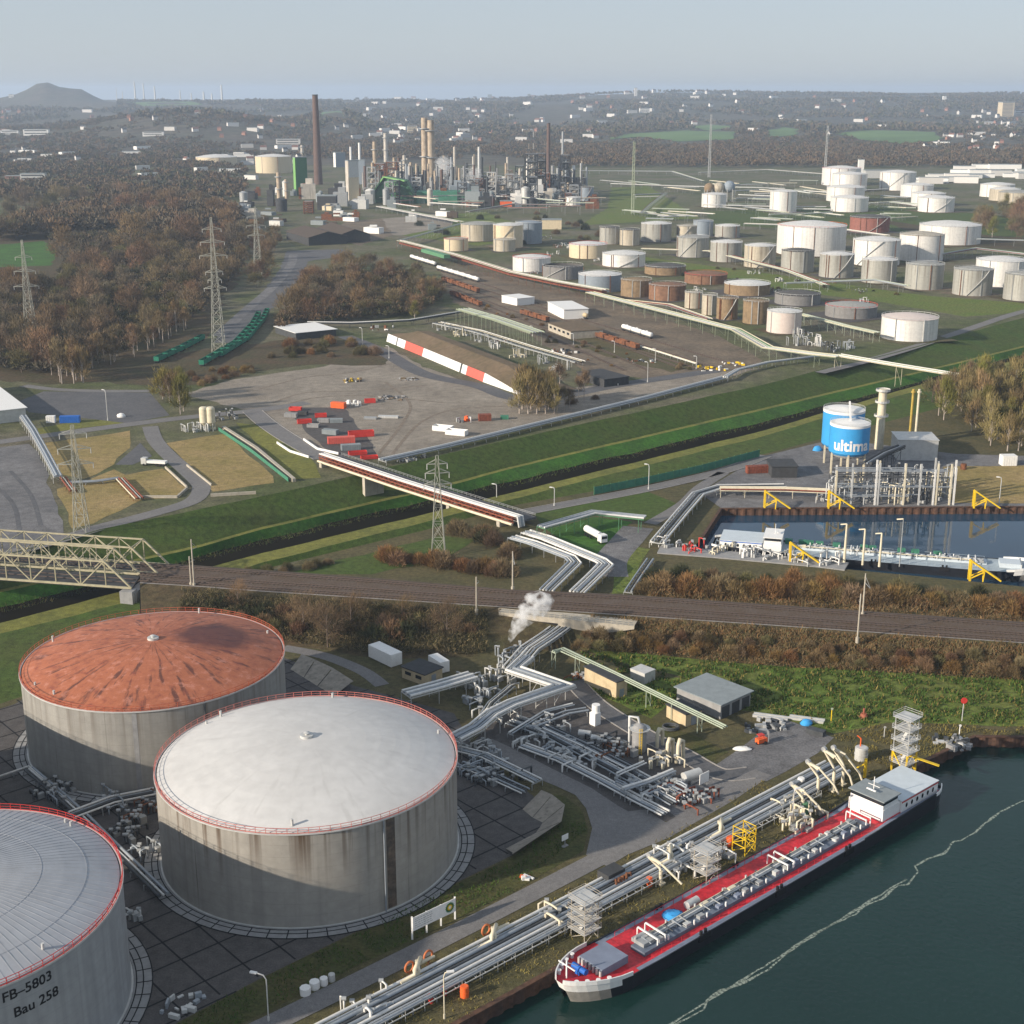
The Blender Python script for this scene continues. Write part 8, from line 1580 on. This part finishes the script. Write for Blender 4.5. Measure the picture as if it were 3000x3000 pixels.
row([(1130, 1640), (1250, 1655), (1400, 1672), (1500, 1690)], 14, [SH[2], SH[0], SH[1]], 'reddish bush at the foot of the lattice pylon', 'reddish bushes at the foot of the pylon', 2, (.9, 1.5)); row([(1350, 1560), (1450, 1590), (1520, 1640)], 10, [SH[2], SH[1], SH[3]], 'brown bush under the end of the canal bridge', 'bushes under the end of the canal bridge', 3, (.9, 1.5)); row([(620, 1690), (800, 1680), (1000, 1650)], 10, [SH[1], SH[4]], 'low brown bush between canal and tracks', 'low bushes between canal and tracks', 2.5, (.5, .9))
fill([(530, 1790), (850, 1800), (1350, 1850), (1400, 1900), (1080, 1890), (850, 1870), (560, 1845)], 36, [SH[1], SH[3], SH[4], SH[2], SH[3]], 'dark bush on the shaded bank behind the containers', 'dark bushes on the shaded bank', 3, (.8, 1.5), 1.2)
for i, (px, py) in enumerate(((960, 1890), (1030, 1855), (1310, 1870), (700, 1800), (890, 1850), (1180, 1840))): plant(('n1', 'n2')[i % 2], G(px, py, 1), ('bare reddish tree on the bank behind the large container', 'tall bare reddish tree crossing the railway tracks', 'bare tree left of the steam plume', 'bare tree behind the red roofed tank', 'forked bare tree by the bund wall', 'thin bare tree over the dark bushes')[i], 'lone trees on the bank', (1.0, 1.15, .9, .8, .9, .9)[i])
def thicket(name, A, B, n, mats, label, hi, off=(0, 1), k0=0, k1=None):
    k1 = k1 or len(A) - 1; per = n // len(mats)
    for m in mats:
        i = rng.uniform(k0, k1 - .001, per); t = rng.uniform(off[0], off[1], per); a = i.astype(int); f = (i - a)[:, None]; AA = np.array([tuple(p) for p in A]); BB = np.array([tuple(p) for p in B]); p = (AA[a] * (1 - f) + AA[a + 1] * f) * (1 - t[:, None]) + (BB[a] * (1 - f) + BB[a + 1] * f) * t[:, None]
        nz = np.array([noise.noise(Vector((q[0] * .12, q[1] * .2, 2))) for q in p]); h = hi * np.clip(.55 + nz * 1.5, .05, 1.4); c = p.copy(); c[:, 2] += h * rng.random(per) ** .7; d = rng.normal(size=(per, 3)) * .6 + [0, 0, .7]; d /= np.linalg.norm(d, axis=1)[:, None]; d *= rng.uniform(.5, 1.3, per)[:, None]
        me = tri_mesh(name, c, d, rng.uniform(.08, .2, per), m); o = bpy.data.objects.new(name, me); COL.objects.link(o); tag(o, label, 'thicket', kind='stuff')
kw = max(i for i, p in enumerate(T2) if px_of(p.x, p.y) < 1700)
thicket('thicket', T2, N1, 60000, ('shrub_rust', 'twig_brown', 'twig_olive', 'twig_red'), 'brown bramble thicket covering the bank above the river meadow', 1.3, (.12, 1.02), kw + 1)
thicket('thicket', T2, N1, 26000, ('twig_brown', 'shrub_dark', 'twig_olive'), 'dark thicket on the bank behind the red roofed tank', 1.5, (.1, .95), 2, max(i for i, p in enumerate(T2) if px_of(p.x, p.y) < 1440))
NB = [p + Vector((0, 20, 0)) for p in N2]; thicket('thicket', N2, NB, 36000, ('shrub_rust', 'twig_brown', 'twig_yellow', 'twig_olive'), 'rust coloured thicket between tracks and tanker dock', 2.6, (-.3, 1.0), max(i for i, p in enumerate(T1) if px_of(p.x, p.y) < 1880) + 1)
thicket('reeds', dC, dW, 9000, ('twig_olive', 'blade_reed', 'blade_reed'), 'brown reeds along the dark water of the canal', .6, (-.10, .22), 4, len(dC) - 3)
thicket('reeds', dW, dD, 12000, ('twig_olive', 'blade_reed'), 'olive reeds on the near bank of the canal', .9, (-.1, .3), 4, len(dC) - 3)
# scattered grass tufts (nobody could count them)
def tufts(name, px, n, m, label, w=.10, tl=.35, z=0.0, sc=1.0):
    P = path(px); x0, x1 = min(p.x for p in P), max(p.x for p in P); y0, y1 = min(p.y for p in P), max(p.y for p in P); q = rng.random((n * 3, 2)) * [x1 - x0, y1 - y0] + [x0, y0]; pl = [(p.x, p.y) for p in P]; q = np.array([a for a in q if inside(pl, *a)])[:n]; k = len(q); nz = np.array([noise.noise(Vector((a[0] * .25, a[1] * .25, 0))) for a in q]); q = q[nz > -.15]; k = len(q)
    c = np.column_stack([q, np.full(k, z)]); d = rng.normal(size=(k, 3)) * .5 + [0, 0, 1]; d *= (tl * rng.uniform(.4, 1.6, k))[:, None]; me = tri_mesh(name, c, d, rng.uniform(.5, 1.5, k) * w, m); o = bpy.data.objects.new(name, me); COL.objects.link(o); tag(o, label, 'grass', kind='stuff')
mat('blade', (.05, .095, .014), .95, var=.5, scale=.3); mat('blade_dry', (.17, .14, .04), .95, var=.5, scale=.4); mat('blade_brown', (.10, .065, .035), .95, var=.5, scale=.4)
mead = [(1700, 1908), (2250, 1952), (3000, 1992), (3200, 2005), (3200, 2128), (2600, 2115), (2450, 2140), (2200, 2082), (1960, 2058), (1900, 2100), (1740, 2030)]
tufts('meadow_grass', mead, 22000, 'blade', 'green tufted grass of the river meadow', .30, .4); tufts('meadow_grass', mead, 7000, 'blade_dry', 'yellow tufted grass of the river meadow', .28, .45)
tufts('verge_grass', [(480, 3020), (758, 2875), (1500, 2515), (1640, 2415), (1700, 2380), (1720, 2430), (1500, 2612), (789, 2955), (640, 3030)], 16000, 'blade', 'short grass on the strip between tank court and quay road', .16, .28); tufts('verge_grass', [(900, 3012), (1500, 2690), (1900, 2480), (2230, 2290), (2560, 2290), (2672, 2252), (1612, 2847), (1335, 2998)], 16000, 'blade_dry', 'dry brown grass on the quay between pipes and barge', .16, .3); tufts('verge_grass', [(2440, 2155), (2600, 2116), (3000, 2130), (3100, 2150), (2860, 2157), (2690, 2236), (2560, 2290)], 6000, 'blade_dry', 'dry grass round the tall stair tower', .18, .3)
# far woods: one mass each
hgrid = {}
for hx, hy in HPOS: hgrid.setdefault((int(hx // 60), int(hy // 200)), []).append((hx, hy))
def clear(x, y):
    i, j = int(x // 60), int(y // 200)
    return not any(abs(x - hx) < 26 + y * .003 and -30 < hy - y < 60 + y * .035 for a in (-1, 0, 1) for b in (-1, 0, 1, 2) for hx, hy in hgrid.get((i + a, j + b), ()))
def woods(name, label, regions, mats, size, dens, faces=9, thin=1.0, lng=1.0):
    C = []
    for f, area in regions:
        C.append(area)
    c = np.concatenate(C); c = np.array([a for a in c if clear(*a)]); n = len(c); zz = np.array([land(a[0], a[1]) if a[1] > 2500 else 0.0 for a in c]); sz = size * rng.uniform(.6, 1.4, n)
    for gi, m in enumerate(mats):
        k = rng.random(n) if len(mats) > 1 else None; sel = np.arange(n) % len(mats) == gi; cc = np.column_stack([c[sel], zz[sel]]); s = sz[sel]; K = len(s); r = np.repeat(s, faces); ctr = np.repeat(cc, faces, 0); o = rng.normal(size=(K * faces, 3)); o /= np.linalg.norm(o, axis=1)[:, None]; o[:, 2] = np.abs(o[:, 2]); p = ctr + o * (r * .42 * np.cbrt(rng.random(K * faces)))[:, None] * [1, 1, .9] + np.stack([np.zeros_like(r), np.zeros_like(r), r * .35], 1)
        d = o * .7 + rng.normal(size=o.shape) * .5 + [0, 0, .3]; d /= np.linalg.norm(d, axis=1)[:, None]; d *= (r * (2.0 / faces ** .5 + .05))[:, None] * .55 * lng; me = tri_mesh(name, p, d, r * (1.15 / faces ** .5) * thin, m); ob = bpy.data.objects.new(name, me); COL.objects.link(ob); tag(ob, label, 'woodland', kind='stuff')
fill([(1350, 870), (1700, 990), (1900, 1060), (2180, 1070), (2000, 1095), (1720, 1075), (1500, 960)], 30, [SH[1], SH[4], SH[0]], 'small brown weed bush along the yard tracks', 'weed bushes along the yard tracks', 4, (.3, .7)); fill([(1180, 640), (1700, 620), (1800, 700), (1660, 730), (1250, 690)], 26, [SH[4], SH[1], SH[3]], 'low bush in the rough ground before the refinery', 'low bushes in the rough ground before the refinery', 12, (1.0, 2.0)); fill([(1830, 730), (2280, 800), (2900, 880), (2800, 910), (2300, 870), (1900, 800)], 16, [SH[4], SH[3]], 'low bush on the grass band of the tank farm', 'low bushes on the grass band', 12, (.4, .8))
leafmat('wood_brown', (.125, .094, .06), 0, 0); leafmat('wood_grey', (.10, .086, .062), 0, 0); leafmat('wood_olive', (.08, .078, .042), 0, 0); leafmat('wood_red', (.14, .096, .058), 0, 0)
def scatter_px(x0, x1, y0, y1, n, test=None):
    out = []
    Ya, Yb = G(0, y1).y, G(0, y0).y if y0 > 300 else 9000
    while len(out) < n:
        Y = math.sqrt(random.uniform(Ya * Ya, Yb * Yb)); px = random.uniform(x0, x1); X = (px - 1500) / F * (Y * CP + H * SP)
        if any(inside(f, X, Y) for f in infield): 
            continue
        if test is None or test(X, Y, px): out.append((X, Y))
    return np.array(out)
cl = lambda X, Y, px: noise.noise(Vector((X / 170, Y / 260, 9))) > -.28
woods('woodland', 'brown woods and gardens between the refinery and the hills', [(0, scatter_px(-150, 3150, 385, 468, 16000, cl)), (0, scatter_px(-150, 720, 460, 590, 4200, lambda X, Y, px: Y > 1750 and cl(X, Y, px)))], ['wood_brown', 'wood_grey', 'wood_olive', 'wood_red'], 13, 1, 26, .8)
woods('woodland', 'dark wood edge behind the far tank farm', [(0, scatter_px(1600, 3150, 440, 492, 5000)), (0, scatter_px(900, 1600, 430, 470, 700, cl))], ['wood_brown', 'wood_red', 'wood_grey'], 14, 1, 30, .8)
Yd = np.sqrt(rng.uniform(4600 ** 2, 10500 ** 2, 30000)); Xd = rng.uniform(-.42, .42, 30000) * Yd; ok = np.array([noise.noise(Vector((x / 420, y / 600, 5))) > -.12 and not (y > 7900 and px_of(x, y) < 350) and not any(inside(f, x, y) for f in infield) for x, y in zip(Xd, Yd)])
woods('woodland', 'hazy woods on the distant slopes', [(0, np.column_stack([Xd, Yd])[ok])], ['wood_grey', 'wood_olive', 'wood_brown'], 19, 1, 9)
us = [(x, y) for x, y in zip(rng.uniform(-480, -120, 8000), rng.uniform(700, 1900, 8000)) if inside([(p.x, p.y) for p in path(wood)], x, y) and not inside([(p.x, p.y) for p in path([(-90, 842), (-90, 703), (140, 700), (195, 745), (178, 838)])], x, y)]
woods('undergrowth', 'brown undergrowth filling the wood beneath the bare trees', [(0, np.array(us))], ['wood_brown', 'wood_grey', 'wood_olive'], 9, 1, 64, .45, 1.3)
us = [(x, y) for x, y in zip(rng.uniform(-190, -20, 3600), rng.uniform(820, 1150, 3600)) if inside([(p.x, p.y) for p in path([(815, 985), (830, 920), (905, 800), (1000, 780), (1130, 790), (1280, 850), (1290, 885), (1200, 930), (1010, 945), (870, 950)])], x, y)]
woods('undergrowth', 'brown undergrowth filling the copse by the sidings', [(0, np.array(us))], ['wood_brown', 'wood_red', 'wood_olive'], 7, 1, 60, .5, 1.3)
us = [(x, y) for x, y in zip(rng.uniform(-560, -120, 3400), rng.uniform(1380, 2300, 3400)) if inside([(p.x, p.y) for p in path([(-60, 712), (-60, 585), (330, 560), (520, 590), (690, 640), (700, 690), (520, 700), (300, 694)])], x, y)]
woods('woodland', 'tall brown wood behind the small green field', [(0, np.array(us))], ['wood_brown', 'wood_red', 'wood_grey'], 20, 1, 90, .6, 1.2)
# ================================================================ CAMERA, SUN, SKY, HAZE
cam = bpy.data.cameras.new('camera'); co = bpy.data.objects.new('camera', cam); COL.objects.link(co)
cam.sensor_fit = 'HORIZONTAL'; cam.sensor_width = 36; cam.lens = 36 * F / 3000; cam.clip_start = 1; cam.clip_end = 60000
co.location = (0, 0, H); co.rotation_euler = (math.pi / 2 - PIT, 0, 0); SC.camera = co
AZ, EL = R(-118), R(20)      # where the sun stands: compass angle from the view direction, elevation
sd = Vector((math.sin(AZ) * math.cos(EL), math.cos(AZ) * math.cos(EL), math.sin(EL)))
sun = bpy.data.lights.new('sun', 'SUN'); so = bpy.data.objects.new('sun', sun); COL.objects.link(so)
sun.energy = 3.0; sun.angle = R(1.0); sun.color = (1, .88, .73); so.rotation_euler = sd.to_track_quat('Z', 'Y').to_euler()
w = bpy.data.worlds.new('World'); SC.world = w; w.use_nodes = True; N = w.node_tree.nodes; L = w.node_tree.links
sky = N.new('ShaderNodeTexSky'); sky.sky_type = 'NISHITA'; sky.sun_disc = False; sky.sun_elevation = EL; sky.sun_rotation = AZ
sky.air_density = 1.0; sky.dust_density = 0.5; sky.ozone_density = 3.0; sky.altitude = 100
bg = N['Background']; bg.inputs['Strength'].default_value = .078
tint = N.new('ShaderNodeMix'); tint.data_type = 'RGBA'; tint.blend_type = 'MULTIPLY'; tint.inputs[0].default_value = 1; tint.inputs[7].default_value = (.97, .92, 1.07, 1)
L.new(sky.outputs[0], tint.inputs[6]); veil = N.new('ShaderNodeMix'); veil.data_type = 'RGBA'; veil.inputs[0].default_value = .78; veil.inputs[7].default_value = (2.92, 3.24, 3.50, 1)      # the even pale veil of a hazy sky
L.new(tint.outputs[2], veil.inputs[6]); L.new(veil.outputs[2], bg.inputs['Color'])
if HAZE:
    mb = MB(); mb.box(0, 12500, -12, 22000, 26000, 275); o = mb.build('haze', [])
    m = bpy.data.materials.new('haze'); m.use_nodes = True; n = m.node_tree.nodes; n.remove(n['Principled BSDF'])
    v = n.new('ShaderNodeVolumePrincipled'); v.inputs['Color'].default_value = (.66, .80, 1, 1); v.inputs['Density'].default_value = .000074; v.inputs['Anisotropy'].default_value = .2
    m.node_tree.links.new(v.outputs[0], n['Material Output'].inputs['Volume']); o.data.materials.append(m)
    tag(o, 'pale grey haze lying over the whole industrial valley', 'haze', kind='stuff')
SC.view_settings.view_transform = 'Standard'; SC.view_settings.look = 'None'; SC.view_settings.gamma = 1; SC.view_settings.exposure = 1.13
SC.cycles.max_bounces = 5; SC.cycles.diffuse_bounces = 3; SC.cycles.glossy_bounces = 3; SC.cycles.volume_bounces = 3; SC.cycles.transparent_max_bounces = 12
SC.cycles.use_denoising = True
